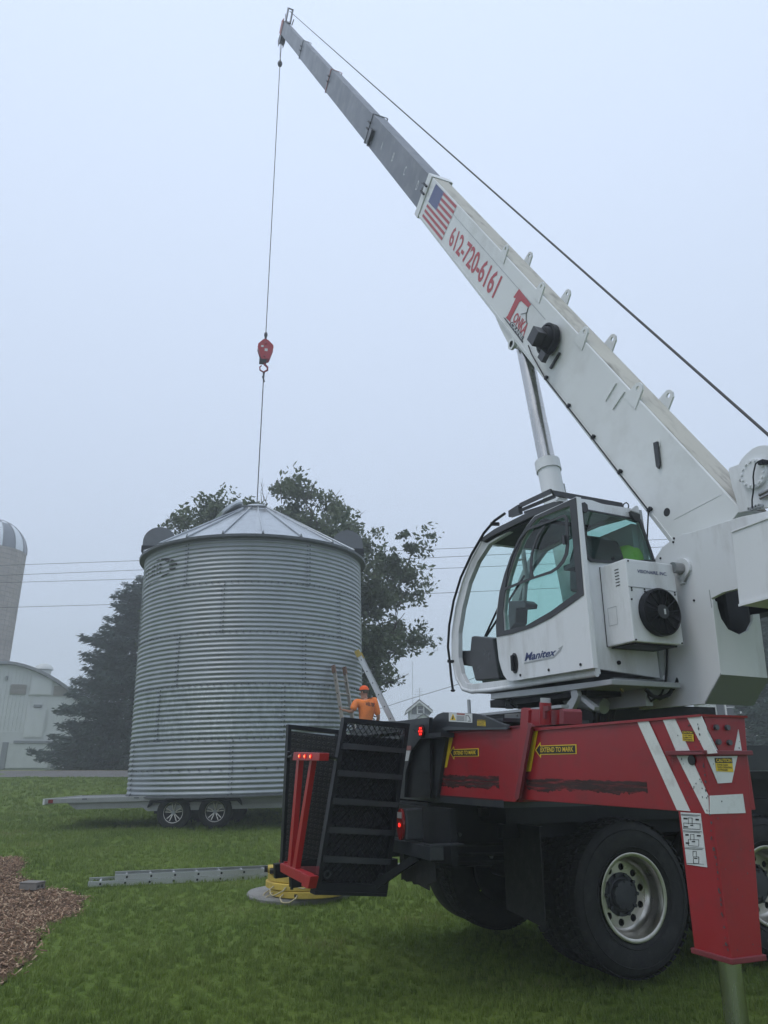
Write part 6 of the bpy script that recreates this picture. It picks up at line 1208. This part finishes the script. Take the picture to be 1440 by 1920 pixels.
for s in (-.10, .10): d = Vector((.39*s, -.92*s, 0)); l1.tube([headW+d*1.2, ctr+d*.15+Vector((0,0,.15))], .010, 6)
l1.tube([ctr, onrope(zat(zb[1][1]+.15))], .012, 8)
rp = l1.build('hoist_line', ROPE); tag(rp, 'thin dark hoist line hanging from the boom tip down to the red hook block', 'cable')
sw_ = MB().lathe([(.02, .20), (.035, .12), (.05, .10), (.075, .05), (.08, 0), (.06, -.08), (.02, -.10)], (0,0,0), 'z', 16).build('line_weight', DARKG, rp, smooth=50); sw_.location = ctr
hbk = empty('hook_block', onrope(zat(zb[1][1])), math.radians(12), 'red hook block hanging on the hoist line above the bin', 'hook block')
Hh = zb[1][1]-zb[2][1]; sc = Hh/.62
def hb(pts): return [(x*sc, z*sc) for x, z in pts]
out = hb([(0, 0), (.07, -.03), (.19, -.15), (.20, -.22), (.12, -.50), (.10, -.54), (-.06, -.56), (-.09, -.52), (-.18, -.24), (-.17, -.15), (-.06, -.02)])
MB().prism('y', out, -.10*sc, -.07*sc).build('cheek_plate', RED2, hbk, bevel=.004); MB().prism('y', out, .07*sc, .10*sc).build('cheek_plate', RED2, hbk, bevel=.004)
MB().lathe([(.02, -.04*sc), (.15*sc, -.04*sc), (.17*sc, -.05*sc), (.17*sc, .05*sc), (.15*sc, .04*sc), (.02, .04*sc)], (0, 0, -.22*sc), 'y', 30).build('sheave', DARKG, hbk, smooth=35)
MB().box(-.12*sc, .05*sc, -.068*sc, .068*sc, -.62*sc, -.42*sc).build('swivel', DARKG, hbk)
MB().disc((0.01, 0, -.12*sc), .035, -.115*sc, -.101*sc, 'y', 18).build('axle_bolt', RED, hbk); MB().disc((0.0, 0, -.47*sc), .035, -.115*sc, -.101*sc, 'y', 18).build('axle_bolt', RED, hbk)
MB().box(-.10*sc, -.04*sc, -.104*sc, -.1005*sc, -.24*sc, -.19*sc).build('paper_label', WSTK, hbk); MB().box(-.01*sc, .06*sc, -.104*sc, -.1005*sc, -.34*sc, -.27*sc).build('paper_label', WSTK, hbk)
hk = MB(); P_ = [(0, 0, -.60), (.02, 0, -.66), (.085, 0, -.72), (.085, 0, -.80), (.0, 0, -.86), (-.085, 0, -.82), (-.10, 0, -.74), (-.06, 0, -.69)]; hk.tube([(x*sc, y, z*sc) for x, y, z in P_], .032*sc, 10, r1=.014*sc); hk.build('hook', RED, hbk, smooth=60)
be = MB(); be.tube([(0, 0, .12*sc), (0, 0, -.02)], .028*sc, 10); be.lathe([(.015, .30), (.05, .24), (.05, .16), (.02, .10)], (0,0,0), 'z', 12); be.build('becket', DARKG, hbk, smooth=50)
s0 = onrope(zat(zb[1][1]-.86*sc)); sl_ = MB(); sl_.tube([s0+Vector((0,0,.02)), s0-Vector((0,0,.25))], .035, 8, r1=.018); sl_.tube([s0-Vector((0,0,.2)), roofL], .014, 8); sl_.tube([s0-Vector((.03,0,.12)), s0-Vector((-.03,0,.30))], .022, 6)
tag(sl_.build('lifting_sling', ROPE), 'dark lifting sling from the hook down to the peak of the bin', 'sling')

# ---- lift cylinder
L0 = BF(.045, pc[0], pc[1]); l1_ = [(0.711, 4.308), (0.62, 3.939)]
d0 = Vector(L0); d1 = Vector((.045, l1_[0][0], l1_[0][1])); dr_ = (d1-d0).normalized(); dE = d1+dr_*1.9
cyl = MB().tube([d1, dE], .108, 32).build('lift_cylinder', WHITE, tk, smooth=50)
MB().tube([d1-dr_*.02, d1+dr_*.09], .122, 32).build('gland', WHITE, cyl, smooth=50); MB().tube([d0, d1], .082, 32).build('piston_rod', CHROME, cyl, smooth=50)
MB().tube([d1+Vector((.12, -.06, -.22)), d1+Vector((.13, -.10, -.6)), d1+Vector((.13, .05, -1.2))], .016, 8).build('hydraulic_pipe', GREYP, cyl, smooth=50)
# ---- operator's cab
CA = -.80; CS = 0.77        # side plane and rear plane (y = -CS)
cabo = [(-0.737, 3.335), (-0.447, 3.402), (-0.256, 3.398), (0.16, 3.411), (0.602, 3.393), (0.821, 3.252), (0.982, 3.09), (1.116, 2.884), (1.199, 2.667), (1.213, 2.441), (1.157, 2.26), (1.048, 2.148), (0.891, 2.112), (0.565, 2.098), (-0.286, 2.093), (-0.79, 2.084)]
cabi = [(-0.572, 3.312), (-0.25, 3.348), (0.111, 3.35), (0.485, 3.329), (0.694, 3.221), (0.867, 3.065), (0.998, 2.862), (1.087, 2.65), (1.102, 2.427), (1.055, 2.28), (0.98, 2.196), (0.871, 2.173), (0.233, 2.152), (-0.74, 2.125), (-0.731, 2.269), (-0.712, 3.233)]
XI = -.19
frame = MB(); frame.prism('x', cabo, CA, CA+.045, [cabi]); cab = frame.build('operator_cab', WHITE, tk, bevel=.004)
f2 = MB(); f2.prism('x', cabo, XI-.045, XI, [cabi]); f2.build('far_side_frame', GREYP, cab)
sk = MB(); 
arc = cabo[4:13]
tb_ = MB(); tb_.tube([(CA+.012, y, z) for y, z in cabo[4:]], .020, 10); tb_.build('frame_tube', WHITE, cab, smooth=60)
tb_ = MB(); tb_.tube([(XI-.02, y, z) for y, z in cabo[4:]], .018, 8); tb_.build('far_frame_tube', WHITE, cab, smooth=60)
ws = MB(); n = 6; front = cabo[4:12]
ws.add([(CA+.03, y-.012, z) for y, z in front]+[(XI-.03, y-.012, z) for y, z in front], [(i, i+1, len(front)+i+1, len(front)+i) for i in range(len(front)-1)]); ws.build('windscreen', GLASS, cab, smooth=60)
MB().prism('x', cabi, XI-.03, XI-.024).build('far_side_window', GLASS, cab)
# roof
rfp = [cabo[4], cabo[3], cabo[2], cabo[1], cabo[0]]
r = MB(); up = [(y, z+.0) for y, z in rfp]; dn = [(y-.0, z-.035) for y, z in rfp]; r.prism('x', up+dn[::-1], CA+.046, XI-.046); r.build('roof_panel', WHITE, cab)
MB().prism('x', [(0.582, 3.376), (0.549, 3.4), (0.337, 3.42), (-0.102, 3.412), (-0.489, 3.391), (-0.598, 3.363), (-0.613, 3.309), (-0.482, 3.337), (-0.247, 3.357), (0.116, 3.363), (0.401, 3.369), (0.516, 3.36)], CA-.03, CA-.002).build('roof_rail', CHARC, cab, bevel=.003)
MB().prism('x', [(0.617, 3.394), (0.45, 3.384), (-0.203, 3.365), (-0.175, 3.341), (0.364, 3.352), (0.514, 3.345)], CA-.001, XI-.05).build('sun_blind_box', BLACK, cab)
w_ = MB(); wl_ = [(0.152, 3.5), (0.318, 3.487), (0.503, 3.428), (0.733, 3.294), (0.943, 3.129), (1.092, 2.944), (1.192, 2.731), (1.229, 2.539), (1.202, 2.407), (1.186, 2.277), (1.157, 2.142)]; w_.tube([(CA-.035, y, z) for y, z in wl_], .012, 8); w_.ball((CA-.035, wl_[-1][0], wl_[-1][1]), .022, 10, (1, 1, .6)); w_.build('rain_bar', BLACK, cab, smooth=60)
for p in [(0.382, 3.477), (1.239, 2.412)]: MB().bar((CA-.035, p[0], p[1]), (CA+.02, p[0]-.05, p[1]-.01), .035, .025).build('bar_clamp', BLACK, cab)
# roof guard bars
ga = [(0.274, 3.578), (0.121, 3.585), (0.116, 3.504), (0.275, 3.522)]; MB().prism('x', ga, -.72, -.68).build('guard_post', CHARC, cab)
G = {'a': [(0.119, 3.579), (-0.323, 3.557)], 'b': [(0.176, 3.568), (-0.063, 3.523), (-0.283, 3.535)], 'c': [(0.233, 3.567), (-0.203, 3.514)]}
MB().bar((-.70, *G['a'][0]), (-.70, *G['a'][1]), .02, .035).build('guard_bar', CHARC, cab); MB().bar((-.64, *G['b'][0]), (-.64, *G['b'][2]), .02, .025).build('guard_bar', CHARC, cab); MB().bar((-.58, *G['c'][0]), (-.58, *G['c'][1]), .02, .02).build('guard_bar', CHARC, cab)
gy = --0.323
gb = [(-0.918, 3.429), (-0.274, 3.418), (-0.262, 3.384), (-0.898, 3.39)]
MB().prism('y', gb, -.63, -.61).build('guard_bar', CHARC, cab)
# rear wall with window
rw = [(-0.798, 3.335), (-0.676, 3.336), (-0.255, 3.264), (-0.153, 2.929), (-0.147, 2.352), (-0.18, 2.079), (-0.798, 2.124), (-0.793, 2.682)]
rg = [(-0.794, 3.254), (-0.252, 3.239), (-0.163, 2.926), (-0.587, 2.869), (-0.743, 2.863), (-0.779, 2.888), (-0.794, 2.925)]
MB().prism('y', rw, -CS, -CS+.03, [rg]).build('rear_wall', WHITE, cab, bevel=.003)
gd_ = MB().prism('y', rg, -CS-.012, -CS-.006).build('rear_window', GLASSD, cab)
rgi = [(-0.777, 3.243), (-0.275, 3.225), (-0.192, 2.934), (-0.585, 2.888), (-0.729, 2.883), (-0.757, 2.901), (-0.772, 2.934)]
MB().prism('y', rg, -CS-.018, -CS-.0125, [rgi]).build('window_seal', CHARC, gd_)
for P_ in ([(-0.802, 3.286), (-0.777, 3.294), (-0.754, 3.277), (-0.752, 3.23), (-0.766, 3.217), (-0.797, 3.214), (-0.804, 3.239)], [(-0.37, 3.281), (-0.281, 3.267), (-0.284, 3.214), (-0.315, 3.205), (-0.342, 3.214), (-0.363, 3.246)]): MB().prism('y', P_, -CS-.045, -CS-.019).build('window_hinge', PLAST, cab, bevel=.003)
for P_, yy in (([(-0.328, 3.307), (-0.271, 3.35), (-0.252, 3.352), (-0.245, 3.335), (-0.248, 3.297)], -CS), ([(-0.868, 3.364), (-0.782, 3.441), (-0.762, 3.444), (-0.762, 3.4), (-0.782, 3.367)], -.60)): MB().prism('y', P_, yy+.002, yy+.018).build('lifting_eye', WHITE, cab)
MB().tube([(x, -CS+.04, z) for x, z in [(-0.362, 3.342), (-0.347, 3.368), (-0.324, 3.38), (-0.306, 3.368), (-0.306, 3.35), (-0.318, 3.327)]], .005, 6).build('wire_loop', BLACK, cab, smooth=60)
bt = MB()
for p in [(-0.584, 2.17), (-0.543, 2.909)]: bt.tube([(p[0], -CS, p[1]), (p[0], -CS-.012, p[1])], .014, 10)
bt.build('rear_bolts', BLACK, cab, kind='stuff')
# rear corner wall beside the door, floor, sill
sw2 = [(-0.757, 3.328), (-0.777, 2.121), (-0.743, 2.119), (-0.731, 2.269), (-0.712, 3.233)]
MB().prism('x', sw2, CA-.002, CA+.04).build('door_pillar', CHARC, cab)
MB().box(CA+.05, XI-.05, -CS+.03, 1.0, 2.11, 2.14).build('cab_floor', BLACK, cab)
MB().prism('x', [(0.872, 2.167), (0.233, 2.152), (-0.758, 2.12), (-0.755, 2.1), (-0.288, 2.11), (0.563, 2.115), (0.875, 2.125)], CA+.047, CA+.075).build('inner_sill', BLACK, cab)
fb = [(0.601, 2.071), (-0.252, 2.05), (-0.921, 2.037), (-0.916, 2.003), (-0.246, 2.005), (0.605, 2.024)]
yb = [p[0] for p in fb]; fr_ = MB().prism('x', fb, -.78, -.20).build('cab_base', GREYP, tk, bevel=.004)
MB().prism('y', [(-0.596, 2.076), (-0.124, 2.077), (-0.133, 2.037), (-0.6, 2.043)], -.72, -.68).build('base_edge', GREYP, fr_)
MB().box(-.70, -.25, -.55, .75, 1.97, 2.03).build('cab_tilt_frame', BLACK, tk)
MB().prism('x', [(0.511, 1.945), (0.504, 2.014), (0.471, 2.028), (0.432, 2.025), (0.41, 2.007), (0.416, 1.955), (0.439, 1.956), (0.434, 2.005), (0.448, 2.016), (0.472, 2.018), (0.484, 2.009), (0.49, 1.943)], -.70, -.64).build('cab_bracket', GREYP, tk)
MB().prism('x', [(0.503, 1.948), (0.484, 1.976), (0.437, 1.979), (0.37, 1.948), (0.379, 1.94)], -.71, -.69).build('bracket_plate', BLACK, tk)
tcy = [(0.169, 2.031), (-0.025, 1.995), (-0.059, 1.996), (-0.419, 1.91)]; c_ = MB().tube([(-.5, *tcy[2]), (-.45, *tcy[3])], .055, 20).build('tilt_cylinder', GREYP, tk, smooth=50); MB().tube([(-.52, *tcy[0]), (-.5, *tcy[2])], .016, 10).build('tilt_rod', CHROME, c_, smooth=50)
MB().prism('x', [(-0.46, 2.008), (-0.531, 2.005), (-0.543, 1.965), (-0.521, 1.932), (-0.432, 1.843), (-0.343, 1.852), (-0.387, 1.906), (-0.465, 1.957)], -.77, -.73).build('cab_arm', GREYP, tk, bevel=.004)
MB().prism('x', [(-0.469, 1.976), (-0.521, 1.972), (-0.678, 1.88), (-0.663, 1.858), (-0.622, 1.877)], -.74, -.70).build('cab_arm', GREYP, tk)
MB().prism('x', [(-0.014, 2.049), (-0.798, 2.0), (-0.789, 1.889), (-0.392, 1.891), (-0.152, 1.933), (0.062, 1.988)], -.40, -.34).build('support_beam', GREYP, tk)
MB().box(-.33, .45, -.75, .9, 1.952, 2.04).build('slew_platform', GREYP, tk)
# sliding door, standing a little open
DP = -.855
do = [(-0.825, 3.321), (-0.294, 3.339), (-0.177, 3.289), (-0.041, 3.21), (0.075, 3.107), (0.182, 2.984), (0.269, 2.854), (0.321, 2.716), (0.344, 2.588), (0.346, 2.473), (0.328, 2.313), (0.3, 2.239), (0.268, 2.183), (0.22, 2.141), (0.149, 2.125), (-0.843, 2.113)]
dg = [(-0.746, 3.276), (-0.327, 3.303), (-0.224, 3.261), (-0.111, 3.191), (-0.002, 3.087), (0.104, 2.951), (0.179, 2.821), (0.219, 2.683), (0.218, 2.528), (-0.092, 2.516), (-0.423, 2.566), (-0.748, 2.643)]
door = MB().prism('x', do, DP, DP+.04, [dg]).build('cab_door', WHITE, tk, bevel=.003)
db = [(-0.821, 3.315), (-0.301, 3.33), (-0.184, 3.282), (-0.048, 3.203), (0.068, 3.1), (0.169, 2.98), (0.255, 2.851), (0.304, 2.713), (0.336, 2.587), (0.338, 2.497), (0.104, 2.485), (-0.169, 2.49), (-0.424, 2.52), (-0.643, 2.569), (-0.813, 2.61)]
MB().prism('x', db, DP-.006, DP-.001, [dg]).build('glazing_band', CHARC, door)
MB().prism('x', dg, DP+.012, DP+.018).build('door_window', GLASS, door)
so_ = [(0.175, 2.857), (0.12, 3.014), (0.037, 3.117), (-0.093, 3.217), (-0.203, 3.265), (-0.663, 3.23), (-0.68, 3.228), (-0.705, 3.214), (-0.719, 3.187), (-0.707, 2.991), (-0.686, 2.931), (-0.636, 2.883), (-0.56, 2.852), (-0.476, 2.838), (-0.218, 2.849), (0.165, 2.846)]
si_ = [(0.157, 2.868), (0.104, 3.001), (0.022, 3.107), (-0.102, 3.203), (-0.211, 3.245), (-0.665, 3.211), (-0.681, 3.202), (-0.688, 3.186), (-0.673, 3.0), (-0.652, 2.945), (-0.607, 2.901), (-0.545, 2.872), (-0.47, 2.86), (-0.22, 2.866)]
MB().prism('x', so_, DP-.012, DP-.0065, [si_]).build('sliding_window_frame', CHARC, door)
dv = [(-0.218, 2.852), (-0.198, 2.938), (-0.225, 3.049), (-0.279, 3.124), (-0.336, 3.185), (-0.389, 3.217), (-0.438, 3.22), (-0.396, 3.191), (-0.343, 3.159), (-0.293, 3.108), (-0.249, 3.037), (-0.227, 2.931), (-0.248, 2.851)]
MB().prism('x', dv, DP-.010, DP-.004).build('window_divider', CHARC, door)
MB().prism('x', [(-0.655, 3.079), (-0.674, 3.076), (-0.683, 3.063), (-0.687, 3.001), (-0.665, 3.004), (-0.654, 3.021)], DP-.03, DP-.0125).build('window_latch', PLAST, door)
hd_ = (0.089, 2.256)
hh = MB().prism('x', [(hd_[0]+.042*math.cos(t)*1.0, hd_[1]+.078*math.sin(t)) for t in np.linspace(0, 6.2832, 28, endpoint=False)], DP-.012, DP-.001).build('door_handle', PLAST, door, bevel=.003)
MB().box(DP-.035, DP-.013, hd_[0]-.016, hd_[0]+.016, hd_[1]-.06, hd_[1]+.06).build('handle_grip', BLACK, hh, bevel=.006)
decal(('Manitex', .025, 1.0, .12), [(DP-.002, y, z) for y, z in [(-0.044, 2.254), (-0.431, 2.247), (-0.467, 2.296), (-0.063, 2.315)]], 'lettering', BLUE, door)
MB().prism('x', [(-0.03, 2.235), (-0.038, 2.246), (-0.416, 2.246), (-0.496, 2.286), (-0.471, 2.289), (-0.536, 2.305), (-0.502, 2.27), (-0.414, 2.231)], DP-.0018, DP-.0008).build('logo_swoosh', GREYP, door)
bt = MB()
for p in [(0.025, 2.158), (-0.346, 2.156), (-0.714, 2.151)]: bt.tube([(DP, p[0], p[1]), (DP-.006, p[0], p[1])], .010, 10)
bt.build('door_bolts', BLACK, door, kind='stuff')
# interior: seat, console, levers, hard hat on the ledge, dark inner trim
seat = MB(); seat.box(-.70, -.30, -.30, .15, 2.30, 2.42); seat.build('operator_seat', PLAST, cab, bevel=.03)
MB().prism('x', [(-0.418, 2.978), (-0.513, 3.122), (-0.578, 3.132), (-0.644, 3.093), (-0.695, 2.963), (-0.699, 2.855), (-0.576, 2.697), (-0.394, 2.734)], -.66, -.36).build('seat_back', PLAST, cab, bevel=.03)
con = MB().prism('x', [(1.257, 2.517), (0.993, 2.482), (0.961, 2.597), (0.904, 2.599), (0.591, 2.533), (0.525, 2.185), (0.92, 2.209), (0.972, 2.338), (1.181, 2.378), (1.253, 2.419)], -.74, -.45).build('console', PLAST, cab, bevel=.012)
MB().prism('x', [(1.282, 2.504), (1.253, 2.411), (1.181, 2.378), (0.972, 2.338), (0.904, 2.208), (1.193, 2.212), (1.253, 2.322)], -.5, -.25).build('kick_panel', CHARC, cab)
MB().prism('x', [(0.5, 2.844), (0.293, 2.808), (0.243, 2.772), (0.26, 2.738), (0.395, 2.756), (0.42, 2.64), (0.51, 2.595), (0.524, 2.749)], -.62, -.5).build('joystick_box', PLAST, cab, bevel=.008)
for P_ in [[(1.091, 2.634), (0.824, 2.866)], [(1.07, 2.631), (0.872, 2.748), (0.391, 3.051)]]: MB().tube([(-.52, y, z) for y, z in P_], .010, 8).build('wiper_arm', BLACK, cab, smooth=60)
MB().tube([(-.5, y, z) for y, z in [(0.516, 3.471), (0.534, 3.294), (0.499, 3.22), (0.415, 3.208)]], .010, 8).build('grab_handle', WHITE, cab, smooth=60)
MB().tube([(-.3, y, z) for y, z in [(0.722, 3.485), (0.687, 3.138), (0.787, 2.749)]], .022, 8).build('inner_post', GREYP, cab, smooth=60)
MB().tube([(-.6, -CS+.20, z) for z in (2.6, 3.2)], .012, 8).build('inner_bar', BLACK, cab)
MB().box(XI-.10, XI-.048, -CS+.05, -.30, 2.5, 3.22).build('inner_trim', GREYP, cab); MB().box(CA+.05, XI-.05, -CS+.035, -CS+.30, 3.013-.14, 3.013-.106).build('rear_ledge', CHARC, cab)
hh_ = (-0.267, 3.013)
ht_ = MB(); ht_.lathe([(.125, -.07), (.155, -.075), (.155, -.065), (.135, -.055), (.125, 0), (.10, .055), (.055, .085), (.001, .092)], (0, 0, 0), 'z', 28)
hat = ht_.build('hard_hat', LIME, smooth=40); hw = W(hh_[0], -.62, 0); hat.location = (hw.x, hw.y, hh_[1]-.03); tag(hat, 'lime green hard hat on the ledge behind the cab rear window', 'hard hat')
# ---- air conditioner on the cab's back
AA = -0.668
ACs = 1.041
af = [(-0.66, 2.832), (-0.241, 2.83), (-0.251, 2.274), (-0.669, 2.272)]
az0 = min(af[2][1], af[3][1]); az1 = max(af[0][1], af[1][1]); axr = (af[1][0]+af[2][0])/2
ac = MB().box(AA, axr, -ACs, -CS-.001, az0, az1).build('air_conditioner', WHITE, tk, bevel=.008)
MB().box(AA+.03, axr-.03, -ACs+.03, -CS-.01, az0-.012, az0-.001).build('ac_underside', BLACK, ac)
fz = [(-0.445, 2.475), (-0.606, 2.463), (-0.286, 2.481), (-0.655, 2.644), (-0.256, 2.633), (-0.575, 2.764), (-0.318, 2.766), (-0.322, 2.739), (-0.579, 2.735)]
fr = (fz[2][0]-fz[1][0])/2; fcx, fcz = (fz[1][0]+fz[2][0])/2, fz[0][1]
fan = MB().lathe([(fr-.02, -ACs-.001), (fr, -ACs-.004), (fr, -ACs-.05), (fr-.012, -ACs-.058), (fr-.018, -ACs-.05), (fr-.018, -ACs-.004)], (fcx, 0, fcz), 'y', 48).build('fan_shroud', BLACK, ac, smooth=35)
MB().disc((fcx, 0, fcz), fr-.02, -ACs-.003, -ACs-.001, 'y', 40).build('fan_cavity', KSTK, fan)
g = MB()
for k in range(1, 12): r = .045+(fr-.06)*k/12; g.lathe([(r, -ACs-.052), (r+.002, -ACs-.054), (r, -ACs-.056), (r-.002, -ACs-.054)], (fcx, 0, fcz), 'y', 40)
for k in range(12): a = k*math.pi/6; g.bar((fcx+.03*math.cos(a), -ACs-.056, fcz+.03*math.sin(a)), (fcx+(fr-.012)*math.cos(a+.12), -ACs-.056, fcz+(fr-.012)*math.sin(a+.12)), .006, .006)
g.build('fan_guard', BLACK, fan); bl = MB()
for k in range(8):
    a = k*math.pi/4; bl.add([(fcx+.04*math.cos(a), -ACs-.02, fcz+.04*math.sin(a)), (fcx+.04*math.cos(a+.4), -ACs-.035, fcz+.04*math.sin(a+.4)), (fcx+(fr-.03)*math.cos(a+.5), -ACs-.035, fcz+(fr-.03)*math.sin(a+.5)), (fcx+(fr-.03)*math.cos(a), -ACs-.015, fcz+(fr-.03)*math.sin(a))], [(0,1,2,3)])
bl.build('fan_blades', PLAST, fan, kind='stuff')
MB().tube([(fcx, -ACs-.004, fcz), (fcx, -ACs-.06, fcz)], .048, 24).build('fan_hub', CHARC, fan, smooth=40); MB().box(fcx+.005, fcx+.02, -ACs-.0625, -ACs-.0605, fcz-.018, fcz+.018).build('hub_label', WSTK, fan)
MB().box(AA+.001, axr-.001, -ACs-.003, -ACs-.0005, (fz[3][1]+fz[4][1])/2-.002, (fz[3][1]+fz[4][1])/2+.002).build('panel_joint', GREYP, ac)
decal(('VISIONAIRE, INC.', .02), [(x, -ACs-.0015, z) for x, z in (fz[8], fz[7], fz[6], fz[5])], 'lettering', BLUE, ac)
sc3 = MB()
for u in (.06, .32, .62, .94):
    for v in (.015, .0): sc3.tube([(AA+(axr-AA)*u, -ACs-.001, (fz[3][1]+fz[4][1])/2-v-.01), (AA+(axr-AA)*u, -ACs-.006, (fz[3][1]+fz[4][1])/2-v-.01)], .006, 6)
for u, v in ((.04, .02), (.96, .02), (.04, .5), (.96, .45), (.05, .97)): sc3.tube([(AA+(axr-AA)*u, -ACs, az0+(az1-az0)*v), (AA+(axr-AA)*u, -ACs-.006, az0+(az1-az0)*v)], .006, 6)
sc3.build('panel_screws', BLACK, ac, kind='stuff')
vt = MB(); dz = az1-az0; ymid = -(ACs+CS)/2
for k in range(6): vt.box(AA-.003, AA-.0005, ymid-.06, ymid-.02, az1-.06-k*.022, az1-.055-k*.022)
vt.build('vent_slots', KSTK, ac, kind='stuff')
sq = MB(); y0_, y1_, z0_, z1_ = ymid-.0, ymid+.09, az0+dz*.24, az0+dz*.46
for a in ((y0_, y1_, z0_, z0_+.002), (y0_, y1_, z1_-.002, z1_), (y0_, y0_+.002, z0_, z1_), (y1_-.002, y1_, z0_, z1_)): sq.box(AA-.0015, AA-.0005, *a)
sq.build('access_panel_joint', GREYP, ac)
MB().box(AA-.001, AA+.02, -CS-.006, -CS-.0005, az0, az1).build('ac_gasket', BLACK, ac)
hs = MB(); P_ = [(-0.131, 2.291), (-0.109, 2.217), (-0.118, 2.13), (-0.166, 2.043), (-0.251, 1.963), (-0.332, 1.936), (-0.394, 1.95), (-0.442, 1.99)]; hs.tube([(x, -.85, z) for x, z in P_], .014, 10); hs.build('hose', BLACK, ac, smooth=60)
hs = MB(); P_ = [(-0.167, 2.291), (-0.193, 2.141), (-0.221, 2.037), (-0.271, 1.967), (-0.365, 1.918), (-0.383, 1.946), (-0.381, 1.971)]; hs.tube([(x, -.80, z) for x, z in P_], .007, 8); hs.build('hose', BLACK, ac, smooth=60)
dt = MB(); P_ = [(-0.594, 2.024), (-0.557, 2.024), (-0.541, 1.999), (-0.524, 1.987)]; dt.tube([(x, -.72, z) for x, z in P_], .009, 8); dt.build('drain_tube', MANILA, ac, smooth=60)
# ================================================================== FOG
hz_ = MB().box(-95, 95, -14, 160, -1.2, 27.5).build('haze', [], kind='stuff')
fm = bpy.data.materials.new('fog air'); fm.use_nodes = True; t = fm.node_tree; t.nodes.clear(); pv_ = t.nodes.new('ShaderNodeVolumePrincipled'); pv_.inputs['Color'].default_value = (.90, .93, .97, 1); pv_.inputs['Density'].default_value = .0044; pv_.inputs['Anisotropy'].default_value = .3
o_ = t.nodes.new('ShaderNodeOutputMaterial'); t.links.new(pv_.outputs[0], o_.inputs['Volume']); hz_.data.materials.append(fm)
